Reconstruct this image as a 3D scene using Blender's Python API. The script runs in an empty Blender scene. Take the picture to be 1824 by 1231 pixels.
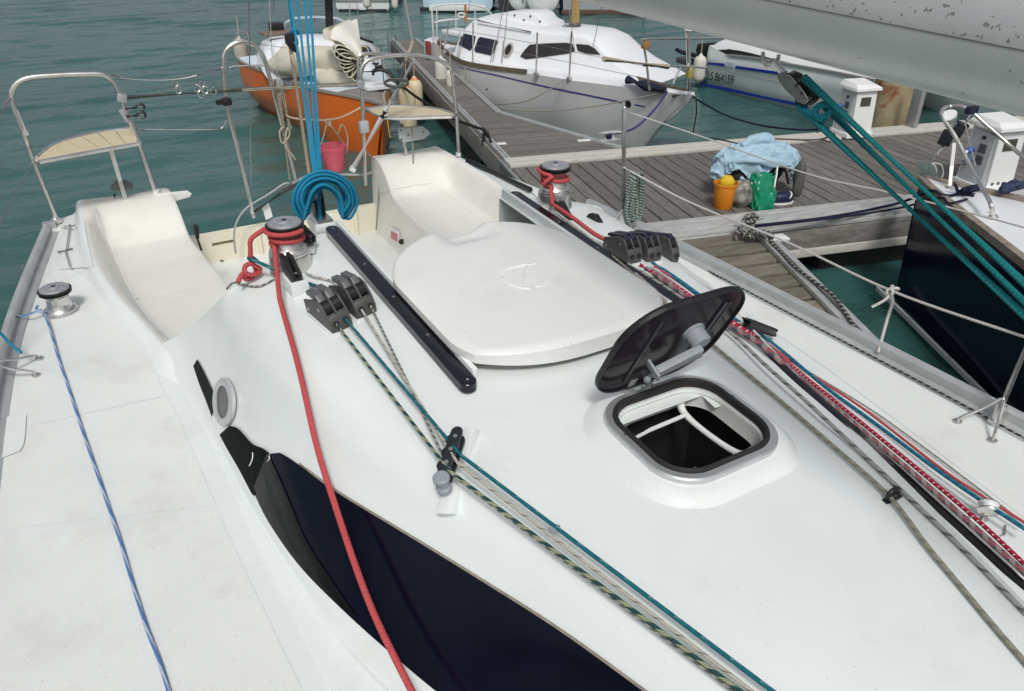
import bpy, bmesh, math, random
from mathutils import Vector, Matrix
from mathutils.bvhtree import BVHTree
import numpy as np
random.seed(7)
V = Vector
scene = bpy.context.scene
col = scene.collection

# ------------------------------------------------------------------ camera
FPX = 1370.0                      # focal length in photo pixels (1824 wide)
PITCH = math.radians(30.1)        # looking down
YAW = math.radians(29.9)          # to port of dead astern
EYE = V((0.0, 0.0, 2.60))
cam_d = bpy.data.cameras.new('camera')
cam = bpy.data.objects.new('camera', cam_d)
col.objects.link(cam)
cam.location = EYE
cam.rotation_euler = (math.pi / 2 - PITCH, 0, -YAW)
cam_d.sensor_fit = 'HORIZONTAL'
cam_d.sensor_width = 36.0
cam_d.lens = 36.0 * FPX / 1824.0
cam_d.clip_start = 0.05
cam_d.clip_end = 3000
scene.camera = cam

# ------------------------------------------------------------------ sky and sun (bright overcast)
SUN_EL, SUN_AZ = math.radians(52), math.radians(205)     # azimuth clockwise from +Y
w = bpy.data.worlds.new('World')
scene.world = w
w.use_nodes = True
nt = w.node_tree
nt.nodes.clear()
o_ = nt.nodes.new('ShaderNodeOutputWorld')
bg = nt.nodes.new('ShaderNodeBackground')
sky = nt.nodes.new('ShaderNodeTexSky')
sky.sky_type = 'NISHITA'
sky.sun_disc = False
sky.sun_elevation = SUN_EL
sky.sun_rotation = SUN_AZ
sky.air_density = 1.0
sky.dust_density = 4.0
sky.ozone_density = 1.0
hs = nt.nodes.new('ShaderNodeHueSaturation')             # thin cloud cover greys the blue out
hs.inputs['Saturation'].default_value = 0.38
nt.links.new(sky.outputs[0], hs.inputs['Color'])
nt.links.new(hs.outputs[0], bg.inputs['Color'])
nt.links.new(bg.outputs[0], o_.inputs['Surface'])
bg.inputs['Strength'].default_value = 0.09
sd = bpy.data.lights.new('sun', 'SUN')
sd.energy = 1.5
sd.angle = math.radians(10)
sd.color = (1.0, 0.985, 0.95)
sun = bpy.data.objects.new('sun', sd)
col.objects.link(sun)
sdir = V((math.sin(SUN_AZ) * math.cos(SUN_EL), math.cos(SUN_AZ) * math.cos(SUN_EL), math.sin(SUN_EL)))
sun.rotation_euler = sdir.to_track_quat('Z', 'Y').to_euler()
sun.location = (0, -20, 30)
vs = scene.view_settings
vs.view_transform = 'Standard'
vs.look = 'None'
vs.exposure = 0.17
vs.gamma = 1.0
vs.use_curve_mapping = False

# ------------------------------------------------------------------ measuring: photo pixel -> point on a real plane
def ray(px, py):
    r = px - 912.0
    d = py - 615.5
    dn = d * math.cos(PITCH) + FPX * math.sin(PITCH)
    fw = FPX * math.cos(PITCH) - d * math.sin(PITCH)
    return V((r * math.cos(YAW) + fw * math.sin(YAW), -r * math.sin(YAW) + fw * math.cos(YAW), -dn))
def P(px, py, z):
    a = ray(px, py)
    return EYE + a * ((z - EYE.z) / a.z)
def PX(px, py, x):
    a = ray(px, py)
    return EYE + a * ((x - EYE.x) / a.x)
def PY(px, py, y):
    a = ray(px, py)
    return EYE + a * ((y - EYE.y) / a.y)

# ------------------------------------------------------------------ mesh helpers
def catmull(pts, n, closed=False):
    pts = [V(p) for p in pts]
    if len(pts) < 3 and not closed:
        return [pts[0].lerp(pts[1], i / n) for i in range(n + 1)]
    out = []
    m = len(pts)
    segs = m if closed else m - 1
    for i in range(segs):
        if closed:
            a, b, c, d = pts[(i - 1) % m], pts[i], pts[(i + 1) % m], pts[(i + 2) % m]
        else:
            b, c = pts[i], pts[i + 1]
            a = pts[i - 1] if i > 0 else b * 2 - c
            d = pts[i + 2] if i + 2 < m else c * 2 - b
        for k in range(n):
            t = k / n
            out.append(0.5 * ((2 * b) + (c - a) * t + (2 * a - 5 * b + 4 * c - d) * t * t + (3 * b - a - 3 * c + d) * t ** 3))
    if not closed:
        out.append(pts[-1])
    return out

def frame(d):
    d = V(d).normalized()
    up = V((0, 0, 1)) if abs(d.z) < 0.95 else V((0, 1, 0))
    x = d.cross(up).normalized()
    return x, x.cross(d).normalized(), d

class MB:
    """collects shapes; build() links them as one mesh object"""
    def __init__(self):
        self.v, self.f, self.uv = [], [], {}
    def vert(self, p):
        self.v.append(V(p)); return len(self.v) - 1
    def quad(self, pts):
        i = len(self.v); self.v += [V(p) for p in pts]; self.f.append(tuple(range(i, i + len(pts)))); return self
    def box(self, c, size, ax=None):
        c = V(c)
        X, Y, Z = ax if ax else (V((1, 0, 0)), V((0, 1, 0)), V((0, 0, 1)))
        i = len(self.v)
        for sx, sy, sz in ((-1,-1,-1),(1,-1,-1),(1,1,-1),(-1,1,-1),(-1,-1,1),(1,-1,1),(1,1,1),(-1,1,1)):
            self.v.append(c + X * (sx * size[0] / 2) + Y * (sy * size[1] / 2) + Z * (sz * size[2] / 2))
        for q in ((3,2,1,0),(4,5,6,7),(0,1,5,4),(1,2,6,5),(2,3,7,6),(3,0,4,7)):
            self.f.append(tuple(i + k for k in q))
        return self
    def grid(self, rows, closed_u=False, closed_v=False, flip=False):
        i = len(self.v); nr, nc = len(rows), len(rows[0])
        for r in rows: self.v += [V(p) for p in r]
        for a in range(nr if closed_v else nr - 1):
            for b in range(nc if closed_u else nc - 1):
                q = [i + a * nc + b, i + a * nc + (b + 1) % nc, i + ((a + 1) % nr) * nc + (b + 1) % nc, i + ((a + 1) % nr) * nc + b]
                self.f.append(tuple(reversed(q)) if flip else tuple(q))
        return self
    def tube(self, pts, r, n=10, closed=False, caps=True, scale=None):
        pts = [V(p) for p in pts]
        m = len(pts)
        base = len(self.v)
        prev = None; dist = 0.0
        rings = m + 1 if closed else m
        for k in range(rings):
            p = pts[k % m]
            if closed: d = pts[(k + 1) % m] - pts[(k - 1) % m]
            else: d = pts[min(k + 1, m - 1)] - pts[max(k - 1, 0)]
            if d.length < 1e-9: d = V((0, 0, 1))
            d.normalize()
            if prev is None: x, y, _ = frame(d)
            else:
                x = prev - d * prev.dot(d)
                x = x.normalized() if x.length > 1e-6 else frame(d)[0]
                y = d.cross(x)
                y = y.normalized()
            prev = x
            if k: dist += (p - pts[(k - 1) % m]).length
            rr = r[k % m] if isinstance(r, (list, tuple)) else r
            for j in range(n):
                a = 2 * math.pi * j / n
                sx, sy = (1, 1) if scale is None else scale
                self.v.append(p + x * (math.cos(a) * rr * sx) + y * (math.sin(a) * rr * sy))
            if k:
                b0, b1 = base + (k - 1) * n, base + k * n
                d0 = dist - (p - pts[(k - 1) % m]).length
                for j in range(n):
                    fi = len(self.f)
                    self.f.append((b0 + j, b0 + (j + 1) % n, b1 + (j + 1) % n, b1 + j))
                    self.uv[fi] = ((j / n, d0), ((j + 1) / n, d0), ((j + 1) / n, dist), (j / n, dist))
        if caps and not closed:
            self.f.append(tuple(base + j for j in reversed(range(n))))
            e = base + (rings - 1) * n
            self.f.append(tuple(e + j for j in range(n)))
        return self
    def lathe(self, prof, c, axis=(0, 0, 1), n=28):
        x, y, d = frame(axis); c = V(c); base = len(self.v)
        for r, h in prof:
            for j in range(n):
                a = 2 * math.pi * j / n
                self.v.append(c + d * h + (x * math.cos(a) + y * math.sin(a)) * r)
        for k in range(len(prof) - 1):
            for j in range(n):
                a, b = base + k * n, base + (k + 1) * n
                self.f.append((a + j, a + (j + 1) % n, b + (j + 1) % n, b + j))
        self.f.append(tuple(base + j for j in reversed(range(n))))
        e = base + (len(prof) - 1) * n
        self.f.append(tuple(e + j for j in range(n)))
        return self
    def prism(self, outline, off):
        """closed outline (points) thickened by the vector off"""
        i = len(self.v); n = len(outline); off = V(off)
        self.v += [V(p) for p in outline] + [V(p) + off for p in outline]
        self.f.append(tuple(i + k for k in reversed(range(n))))
        self.f.append(tuple(i + n + k for k in range(n)))
        for k in range(n):
            self.f.append((i + k, i + (k + 1) % n, i + n + (k + 1) % n, i + n + k))
        return self
    def sphere(self, c, r, n=12, m=8, s=(1, 1, 1)):
        c = V(c)
        rows = []
        for a in range(m + 1):
            t = math.pi * a / m
            rr = max(math.sin(t), 0.02)
            rows.append([c + V((math.cos(2*math.pi*b/n) * rr * r * s[0], math.sin(2*math.pi*b/n) * rr * r * s[1], -math.cos(t) * r * s[2])) for b in range(n)])
        return self.grid(rows, closed_u=True)
    def mesh(self, name, origin=(0, 0, 0), bevel=0.0, smooth=35, seg=2):
        me = bpy.data.meshes.new(name)
        o = V(origin)
        me.from_pydata([tuple(p - o) for p in self.v], [], self.f)
        if self.uv:
            uvl = me.uv_layers.new(name='UVMap')
            for fi, q in self.uv.items():
                p = me.polygons[fi]
                for k, li in enumerate(p.loop_indices): uvl.data[li].uv = q[k]
        bm = bmesh.new(); bm.from_mesh(me)
        bmesh.ops.recalc_face_normals(bm, faces=bm.faces)
        if bevel > 0:
            es = [e for e in bm.edges if len(e.link_faces) == 2 and e.calc_face_angle(0) > math.radians(30)]
            bmesh.ops.bevel(bm, geom=es, offset=bevel, segments=seg, affect='EDGES', profile=0.6, clamp_overlap=True)
        for f in bm.faces: f.smooth = bool(smooth)
        bm.to_mesh(me); bm.free()
        if smooth: me.set_sharp_from_angle(angle=math.radians(smooth))
        return me
    def build(self, name, m, parent=None, bevel=0.0, smooth=35, origin=None, seg=2):
        """world-space shapes -> object; a parented object takes its root's origin"""
        root = parent
        while root is not None and root.parent is not None: root = root.parent
        if origin is None: origin = root.location if root is not None else V((0, 0, 0))
        me = self.mesh(name, origin, bevel, smooth, seg)
        me.materials.append(m)
        o = bpy.data.objects.new(name, me)
        col.objects.link(o)
        if parent is not None: o.parent = parent
        else: o.location = origin
        return o

def tag(o, label, cat, group=None):
    o['label'] = label; o['category'] = cat
    if group: o['group'] = group
    return o
def thing(name, loc, label, cat, group=None):
    o = bpy.data.objects.new(name, None)
    o.empty_display_size = 0.1
    col.objects.link(o); o.location = V(loc)
    return tag(o, label, cat, group)
def structure(o):
    o['kind'] = 'structure'; return o
def copy_tree(o, parent=None):
    c = o.copy(); col.objects.link(c)
    if parent is not None: c.parent = parent
    for ch in list(o.children): copy_tree(ch, c)
    return c

# ------------------------------------------------------------------ materials
MATS = {}
def mat(name, c=(.8, .8, .8), rough=.5, metal=0.0, mottle=0.0, mscale=6.0, bump=0.0, bscale=80.0, c2=None, spec=.5, coat=0.0, stretch=None, rand=0.0, trans=0.0, ior=1.45, rvar=0.0, coord='Object'):
    if name in MATS: return MATS[name]
    m = bpy.data.materials.new(name); m.use_nodes = True
    t = m.node_tree; b = t.nodes['Principled BSDF']
    b.inputs['Roughness'].default_value = rough
    b.inputs['Metallic'].default_value = metal
    b.inputs['Specular IOR Level'].default_value = spec
    b.inputs['Coat Weight'].default_value = coat
    b.inputs['Coat Roughness'].default_value = 0.08
    b.inputs['Transmission Weight'].default_value = trans
    b.inputs['IOR'].default_value = ior
    b.inputs['Base Color'].default_value = (*c, 1)
    tc = t.nodes.new('ShaderNodeTexCoord'); src = tc.outputs[coord]
    if rand or stretch:
        mp = t.nodes.new('ShaderNodeMapping'); t.links.new(src, mp.inputs['Vector'])
        if stretch: mp.inputs['Scale'].default_value = stretch
        if rand:
            oi = t.nodes.new('ShaderNodeObjectInfo'); mu = t.nodes.new('ShaderNodeVectorMath'); mu.operation = 'SCALE'
            cx = t.nodes.new('ShaderNodeCombineXYZ')
            for k in range(3): t.links.new(oi.outputs['Random'], cx.inputs[k])
            t.links.new(cx.outputs[0], mu.inputs[0]); mu.inputs['Scale'].default_value = 37.0
            t.links.new(mu.outputs[0], mp.inputs['Location'])
        src = mp.outputs[0]
    if mottle or c2:
        n = t.nodes.new('ShaderNodeTexNoise'); n.inputs['Scale'].default_value = mscale; n.inputs['Detail'].default_value = 6; n.inputs['Roughness'].default_value = .62
        t.links.new(src, n.inputs['Vector'])
        cr = t.nodes.new('ShaderNodeValToRGB'); t.links.new(n.outputs['Fac'], cr.inputs['Fac'])
        cc = c2 if c2 else tuple(x * (1 - mottle) for x in c)
        cr.color_ramp.elements[0].position = .32; cr.color_ramp.elements[0].color = (*cc, 1)
        cr.color_ramp.elements[1].position = .68; cr.color_ramp.elements[1].color = (*c, 1)
        out = cr.outputs[0]
        if rand:
            h = t.nodes.new('ShaderNodeHueSaturation'); oi2 = t.nodes.new('ShaderNodeObjectInfo')
            mr = t.nodes.new('ShaderNodeMapRange'); mr.inputs['To Min'].default_value = 1 - rand; mr.inputs['To Max'].default_value = 1 + rand
            t.links.new(oi2.outputs['Random'], mr.inputs['Value']); t.links.new(mr.outputs[0], h.inputs['Value']); t.links.new(out, h.inputs['Color'])
            out = h.outputs[0]
        t.links.new(out, b.inputs['Base Color'])
        if rvar:
            mr = t.nodes.new('ShaderNodeMapRange'); mr.inputs['To Min'].default_value = rough - rvar; mr.inputs['To Max'].default_value = rough + rvar
            t.links.new(n.outputs['Fac'], mr.inputs['Value']); t.links.new(mr.outputs[0], b.inputs['Roughness'])
    if bump:
        n2 = t.nodes.new('ShaderNodeTexNoise'); n2.inputs['Scale'].default_value = bscale; n2.inputs['Detail'].default_value = 3
        t.links.new(src, n2.inputs['Vector'])
        bp = t.nodes.new('ShaderNodeBump'); bp.inputs['Strength'].default_value = bump; bp.inputs['Distance'].default_value = .01
        t.links.new(n2.outputs['Fac'], bp.inputs['Height']); t.links.new(bp.outputs[0], b.inputs['Normal'])
    MATS[name] = m
    return m

def math_node(t, op, a, b=None):
    n = t.nodes.new('ShaderNodeMath'); n.operation = op
    for k, x in enumerate((a, b)):
        if x is None: continue
        if isinstance(x, (int, float)): n.inputs[k].default_value = x
        else: t.links.new(x, n.inputs[k])
    return n.outputs[0]

def rope_mat(name, c, fleck=None, pitch=.03, duty=.35, twist=1.0, strands=2, rough=.85, fleck2=None, braid=.5):
    """braided rope: UV u runs round the rope, v along it in metres"""
    if name in MATS: return MATS[name]
    m = bpy.data.materials.new(name); m.use_nodes = True
    t = m.node_tree; b = t.nodes['Principled BSDF']
    b.inputs['Roughness'].default_value = rough
    b.inputs['Specular IOR Level'].default_value = .25
    uv = t.nodes.new('ShaderNodeUVMap'); uv.uv_map = 'UVMap'
    sp = t.nodes.new('ShaderNodeSeparateXYZ'); t.links.new(uv.outputs[0], sp.inputs[0])
    u, v = sp.outputs[0], sp.outputs[1]
    n = t.nodes.new('ShaderNodeTexNoise'); n.inputs['Scale'].default_value = 60; n.inputs['Detail'].default_value = 3
    tc = t.nodes.new('ShaderNodeTexCoord'); t.links.new(tc.outputs['Object'], n.inputs['Vector'])
    mx = t.nodes.new('ShaderNodeMix'); mx.data_type = 'RGBA'
    mx.inputs[6].default_value = (*[x * .78 for x in c], 1); mx.inputs[7].default_value = (*c, 1)
    t.links.new(n.outputs['Fac'], mx.inputs[0])
    cur = mx.outputs[2]
    for i, fc in enumerate((fleck, fleck2)):
        if fc is None: continue
        ph = math_node(t, 'ADD', math_node(t, 'MULTIPLY', v, 1.0 / pitch), math_node(t, 'MULTIPLY', u, float(twist if i == 0 else -twist)))
        if i: ph = math_node(t, 'ADD', ph, .5)
        a = math_node(t, 'LESS_THAN', math_node(t, 'FRACT', ph), duty)
        cb = math_node(t, 'LESS_THAN', math_node(t, 'FRACT', math_node(t, 'ADD', math_node(t, 'MULTIPLY', v, 6.0 / pitch), math_node(t, 'MULTIPLY', u, 8.0))), .7)
        a = math_node(t, 'MULTIPLY', a, cb)
        if strands > 1:
            s = math_node(t, 'LESS_THAN', math_node(t, 'FRACT', math_node(t, 'MULTIPLY', u, float(strands))), .62)
            a = math_node(t, 'MULTIPLY', a, s)
        m2 = t.nodes.new('ShaderNodeMix'); m2.data_type = 'RGBA'
        t.links.new(a, m2.inputs[0]); t.links.new(cur, m2.inputs[6]); m2.inputs[7].default_value = (*fc, 1)
        cur = m2.outputs[2]
    t.links.new(cur, b.inputs['Base Color'])
    w1 = math_node(t, 'SINE', math_node(t, 'ADD', math_node(t, 'MULTIPLY', v, 900.0), math_node(t, 'MULTIPLY', u, 25.13)))
    w2 = math_node(t, 'SINE', math_node(t, 'SUBTRACT', math_node(t, 'MULTIPLY', v, 900.0), math_node(t, 'MULTIPLY', u, 25.13)))
    hgt = math_node(t, 'MAXIMUM', w1, w2)
    bp = t.nodes.new('ShaderNodeBump'); bp.inputs['Strength'].default_value = braid; bp.inputs['Distance'].default_value = .0015
    t.links.new(hgt, bp.inputs['Height']); t.links.new(bp.outputs[0], b.inputs['Normal'])
    MATS[name] = m
    return m

def add_specks(m, scale=260, amount=.04, colour=(.25, .22, .18)):
    """scattered grime dots and faint scuffs with shapes of their own"""
    t = m.node_tree; b = t.nodes['Principled BSDF']
    tc = t.nodes.new('ShaderNodeTexCoord')
    vo = t.nodes.new('ShaderNodeTexVoronoi'); vo.inputs['Scale'].default_value = scale; vo.inputs['Randomness'].default_value = 1
    t.links.new(tc.outputs['Object'], vo.inputs['Vector'])
    small = math_node(t, 'LESS_THAN', vo.outputs['Distance'], .22)
    sep = t.nodes.new('ShaderNodeSeparateXYZ'); t.links.new(vo.outputs['Color'], sep.inputs[0])
    few = math_node(t, 'LESS_THAN', sep.outputs[0], amount)
    a = math_node(t, 'MULTIPLY', math_node(t, 'MULTIPLY', small, few), .55)
    n = t.nodes.new('ShaderNodeTexNoise'); n.inputs['Scale'].default_value = 3.1; n.inputs['Detail'].default_value = 9; n.inputs['Roughness'].default_value = .7
    t.links.new(tc.outputs['Object'], n.inputs['Vector'])
    mr = t.nodes.new('ShaderNodeMapRange'); mr.inputs['From Min'].default_value = .53; mr.inputs['From Max'].default_value = .8; mr.inputs['To Max'].default_value = .36
    t.links.new(n.outputs['Fac'], mr.inputs['Value'])
    a = math_node(t, 'MAXIMUM', a, mr.outputs[0])
    mx = t.nodes.new('ShaderNodeMix'); mx.data_type = 'RGBA'
    l = b.inputs['Base Color'].links
    if l: t.links.new(l[0].from_socket, mx.inputs[6])
    else: mx.inputs[6].default_value = b.inputs['Base Color'].default_value
    mx.inputs[7].default_value = (*colour, 1)
    t.links.new(a, mx.inputs[0]); t.links.new(mx.outputs[2], b.inputs['Base Color'])
    return m

gel = add_specks(mat('gelcoat', (.765, .812, .797), .30, mottle=.06, mscale=2.2, bump=.03, bscale=9, coat=.15, rvar=.1), 130, .025, (.50, .47, .40))
nonskid = add_specks(mat('non_skid', (.765, .787, .762), .62, mottle=.05, mscale=5, bump=.22, bscale=420), 110, .05, (.42, .40, .33))
seat_gel = add_specks(mat('seat_gelcoat', (.795, .785, .73), .36, mottle=.06, mscale=3, bump=.03, bscale=9, coat=.1, rvar=.1), 120, .03, (.50, .45, .34))
cream = add_specks(mat('cream_gelcoat', (.80, .76, .62), .42, mottle=.06, mscale=4, bump=.03, bscale=14), 90, .03, (.45, .40, .28))
steel = mat('stainless', (.74, .73, .70), .24, .88, mottle=.25, mscale=14, rvar=.08)
alu = mat('aluminium', (.60, .62, .62), .48, .5, mottle=.2, mscale=9, bump=.05, bscale=60, rvar=.1)
anod = mat('anodised_boom', (.58, .60, .585), .42, .45, mottle=.12, mscale=5, bump=.03, bscale=40, rvar=.08)
black = mat('black_plastic', (.018, .018, .02), .38, mottle=.3, mscale=30, rvar=.1)
grey_pl = mat('grey_plastic', (.085, .088, .095), .45, mottle=.2, mscale=25)
ltgrey_pl = mat('light_grey_plastic', (.30, .33, .36), .5, mottle=.12, mscale=20)
acryl = mat('dark_acrylic', (.004, .0055, .017), .09, mottle=.5, mscale=3, spec=.3, bump=.02, bscale=5)
white_pl = mat('white_plastic', (.78, .79, .78), .4, mottle=.05, mscale=12)
wire_m = mat('steel_wire', (.45, .45, .43), .35, .9, mottle=.3, mscale=200)
# ================================================================== water
def water():
    def axis(lo, hi, core0, core1, n, far):
        a = np.linspace(core0, core1, n)
        g = np.geomspace(1, 1 + far, 26)[1:] - 1
        return np.concatenate([(core0 - g[::-1]), a, core1 + g])
    xs = axis(0, 0, -14, 30, 560, 700)
    ys = axis(0, 0, -6, 46, 660, 700)
    X, Y = np.meshgrid(xs, ys)
    Z = np.zeros_like(X)
    rng = np.random.RandomState(3)
    for k in range(34):
        lam = 0.28 * 1.09 ** k if k < 26 else rng.uniform(.35, 1.3)
        ang = rng.normal(.25, .55)
        kx, ky = math.sin(ang), -math.cos(ang)
        amp = .0050 * min(lam, 1.0) ** 1.0 * (1.0 if lam < 1.2 else .6)
        Z += amp * np.sin(2 * math.pi / lam * (X * kx * .55 + Y * ky) + rng.uniform(0, 6.28))
    fade = np.clip(1.2 - np.hypot(X - 5, Y - 12) / 60, 0, 1)
    Z *= fade
    vs_ = np.stack([X, Y, Z], -1).reshape(-1, 3)
    nx, ny = len(xs), len(ys)
    idx = np.arange(nx * ny).reshape(ny, nx)
    fs = np.stack([idx[:-1, :-1], idx[:-1, 1:], idx[1:, 1:], idx[1:, :-1]], -1).reshape(-1, 4)
    me = bpy.data.meshes.new('water')
    me.vertices.add(len(vs_)); me.vertices.foreach_set('co', vs_.ravel())
    me.loops.add(fs.size); me.loops.foreach_set('vertex_index', fs.ravel().astype(np.int32))
    me.polygons.add(len(fs)); me.polygons.foreach_set('loop_start', np.arange(0, fs.size, 4, dtype=np.int32))
    me.update(); me.validate()
    me.polygons.foreach_set('use_smooth', np.ones(len(fs), bool))
    m = bpy.data.materials.new('harbour_water'); m.use_nodes = True
    t = m.node_tree; b = t.nodes['Principled BSDF']
    b.inputs['Roughness'].default_value = .06
    b.inputs['IOR'].default_value = 1.33
    b.inputs['Specular IOR Level'].default_value = .5
    tc = t.nodes.new('ShaderNodeTexCoord')
    n = t.nodes.new('ShaderNodeTexNoise'); n.inputs['Scale'].default_value = .16; n.inputs['Detail'].default_value = 4
    t.links.new(tc.outputs['Object'], n.inputs['Vector'])
    cr = t.nodes.new('ShaderNodeValToRGB'); t.links.new(n.outputs['Fac'], cr.inputs['Fac'])
    cr.color_ramp.elements[0].position = .35; cr.color_ramp.elements[0].color = (.030, .094, .084, 1)
    cr.color_ramp.elements[1].position = .7; cr.color_ramp.elements[1].color = (.050, .130, .122, 1)
    t.links.new(cr.outputs[0], b.inputs['Base Color'])
    mp = t.nodes.new('ShaderNodeMapping'); mp.inputs['Scale'].default_value = (.7, 1.3, 1); mp.inputs['Rotation'].default_value = (0, 0, .25)
    t.links.new(tc.outputs['Object'], mp.inputs['Vector'])
    n1 = t.nodes.new('ShaderNodeTexNoise'); n1.inputs['Scale'].default_value = 4.6; n1.inputs['Detail'].default_value = 5; n1.inputs['Roughness'].default_value = .55
    t.links.new(mp.outputs[0], n1.inputs['Vector'])
    bp = t.nodes.new('ShaderNodeBump'); bp.inputs['Strength'].default_value = .5; bp.inputs['Distance'].default_value = .05
    t.links.new(n1.outputs['Fac'], bp.inputs['Height']); t.links.new(bp.outputs[0], b.inputs['Normal'])
    me.materials.append(m)
    o = bpy.data.objects.new('water', me); col.objects.link(o)
    return structure(o)
water()

# ================================================================== pontoons
wood = mat('weathered_decking', (.225, .213, .190), .8, mscale=7, c2=(.10, .094, .085), bump=.5, bscale=30, stretch=(1, 14, 14), rand=.16)
wood_g = mat('algae_decking', (.25, .232, .185), .75, mscale=3.5, c2=(.145, .128, .09), bump=.5, bscale=30, stretch=(1.5, 9, 9), rand=.25)
trim_w = mat('pale_edge_board', (.60, .585, .54), .7, mscale=8, c2=(.45, .43, .38), bump=.2, bscale=40, stretch=(1, 10, 10))
fascia = mat('grey_fascia', (.26, .245, .225), .85, mscale=4, c2=(.13, .125, .11), bump=.4, bscale=30, stretch=(1, 6, 6))
floatm = mat('float_hull', (.035, .036, .036), .7, mottle=.4, mscale=5)

DZ = .50                          # pontoon deck height above the water
E1 = V((.970, -.243, 0)); E2 = V((.243, .970, 0)); EZ = V((0, 0, 1))
PO = V((3.47, 6.20, 0))           # far left corner of the main pontoon
AX = (E1, E2, EZ)
def loc(a, b, z): return PO + E1 * a + E2 * b + EZ * z
MAIN_LEN, MAIN_W = 8.6, 2.22
main = thing('pontoon', loc(0, -MAIN_W, DZ), 'wide grey wooden main pontoon with pale edge boards, bags lying on it', 'pontoon')
rot_e = math.atan2(E1.y, E1.x)
pitch = .124
def plank_set(parent, items, m, name='plank', t=.028):
    """items: (centre, length, width, angle) ; one mesh for each size, shared"""
    cache = {}
    root = parent
    for c, L, w_, ang in items:
        key = (round(L, 2), round(w_, 3))
        if key not in cache:
            me = MB().box((0, 0, 0), (L, w_, t)).mesh(name, bevel=.004, seg=1)
            me.materials.append(m); cache[key] = me
        o = bpy.data.objects.new(name, cache[key]); col.objects.link(o)
        o.parent = parent
        o.location = V(c) - root.location + V((0, 0, random.uniform(-.0015, .0015)))
        o.rotation_euler = (0, 0, ang + random.uniform(-.003, .003))
ang_across = math.atan2(E2.y, E2.x)
items = []
k = 0
a = .06
while a < MAIN_LEN:
    items.append((loc(a, -MAIN_W / 2 + .02, DZ - .014), MAIN_W - .62, pitch - .012, ang_across)); a += pitch
plank_set(main, items, wood)
# far edge boards, near edge aluminium rail, fascias, floats
for i in range(2):
    MB().box(loc(MAIN_LEN / 2, -.07 - .125 * i, DZ - .004), (MAIN_LEN, .12, .035), AX).build('edge_board', trim_w, main, bevel=.005)
m_ = MB()
for i in range(4):
    m_.box(loc(MAIN_LEN / 2 + .02, -MAIN_W + .045 + .075 * i, DZ - .004 + .004 * (i % 2)), (MAIN_LEN - .04, .068, .032), AX)
m_.box(loc(MAIN_LEN / 2 + .02, -MAIN_W + .15, DZ - .03), (MAIN_LEN - .04, .29, .03), AX)
m_.build('edge_rail', mat('pale_rail', (.62, .63, .61), .5, .25, mottle=.35, mscale=6, bump=.1, bscale=40, stretch=(1, 5, 5)), main, bevel=.006)
MB().box(loc(MAIN_LEN / 2, -MAIN_W + .012, DZ - .125), (MAIN_LEN, .05, .15), AX).build('fascia', fascia, main, bevel=.006)
MB().box(loc(MAIN_LEN / 2, -MAIN_W - .002, DZ - .235), (MAIN_LEN, .05, .065), AX).build('lower_rail', trim_w, main, bevel=.006)
MB().box(loc(MAIN_LEN / 2, -.02, DZ - .125), (MAIN_LEN, .05, .18), AX).build('fascia', fascia, main, bevel=.006)
MB().box(loc(.0, -MAIN_W / 2, DZ - .10), (.05, MAIN_W, .17), AX).build('end_fascia', fascia, main, bevel=.006)
MB().box(loc(-.03, -MAIN_W / 2, DZ - .02), (.012, MAIN_W, .03), AX).build('end_rail', alu, main, bevel=.003)
for a in (.9, 2.6, 4.4, 6.2, 8.0):
    for b in (-.45, -MAIN_W + .45):
        MB().box(loc(a, b, .08), (1.1, .62, .66), AX).build('float', floatm, main, bevel=.05)

# finger between the orange and the silver boat
FW = .46
fing = thing('finger_pontoon', loc(FW / 2, .1, DZ), 'grey finger pontoon running out between the orange boat and the silver boat', 'pontoon', )
items = []
b = .07
FL = 7.4
def fwid(b): return FW + max(0, (1.75 - b)) * .45
while b < FL:
    w_ = fwid(b) - .14
    items.append((loc(.07 + w_ / 2, b, DZ - .014), round(w_, 2), .105, rot_e)); b += .113
plank_set(fing, items, wood)
def rail_poly(parent, name, pts, w_, h, m, z):
    mb = MB()
    for i in range(len(pts) - 1):
        p, q = pts[i], pts[i + 1]
        d = (q - p).normalized(); n = EZ.cross(d)
        c = (p + q) / 2; c.z = z
        mb.box(c, ((q - p).length, w_, h), (d, n, EZ))
    return mb.build(name, m, parent, bevel=.004)
lp = [loc(0, 0, 0), loc(0, FL, 0)]
rp = [loc(fwid(.02), .02, 0), loc(FW, 1.75, 0), loc(FW, FL, 0)]
for off, nm in ((.018, 'edge_rail'), (.052, 'edge_rail')):
    rail_poly(fing, nm, [p + E1 * off for p in lp], .022, .04, alu, DZ)
    rail_poly(fing, nm, [p - E1 * off for p in rp], .022, .04, alu, DZ)
rail_poly(fing, 'fascia', lp, .04, .2, fascia, DZ - .13)
rail_poly(fing, 'fascia', rp, .04, .2, fascia, DZ - .13)
for b in (1.6, 3.6, 5.6):
    MB().box(loc(FW / 2, b, .06), (.36, 1.0, .6), AX).build('float', floatm, fing, bevel=.05)
for px, py in ((890, 256), (1040, 250)):
    MB().box(P(px, py, DZ + .006), (.13, .07, .004), AX).build('number_plate', white_pl, fing)

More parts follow.
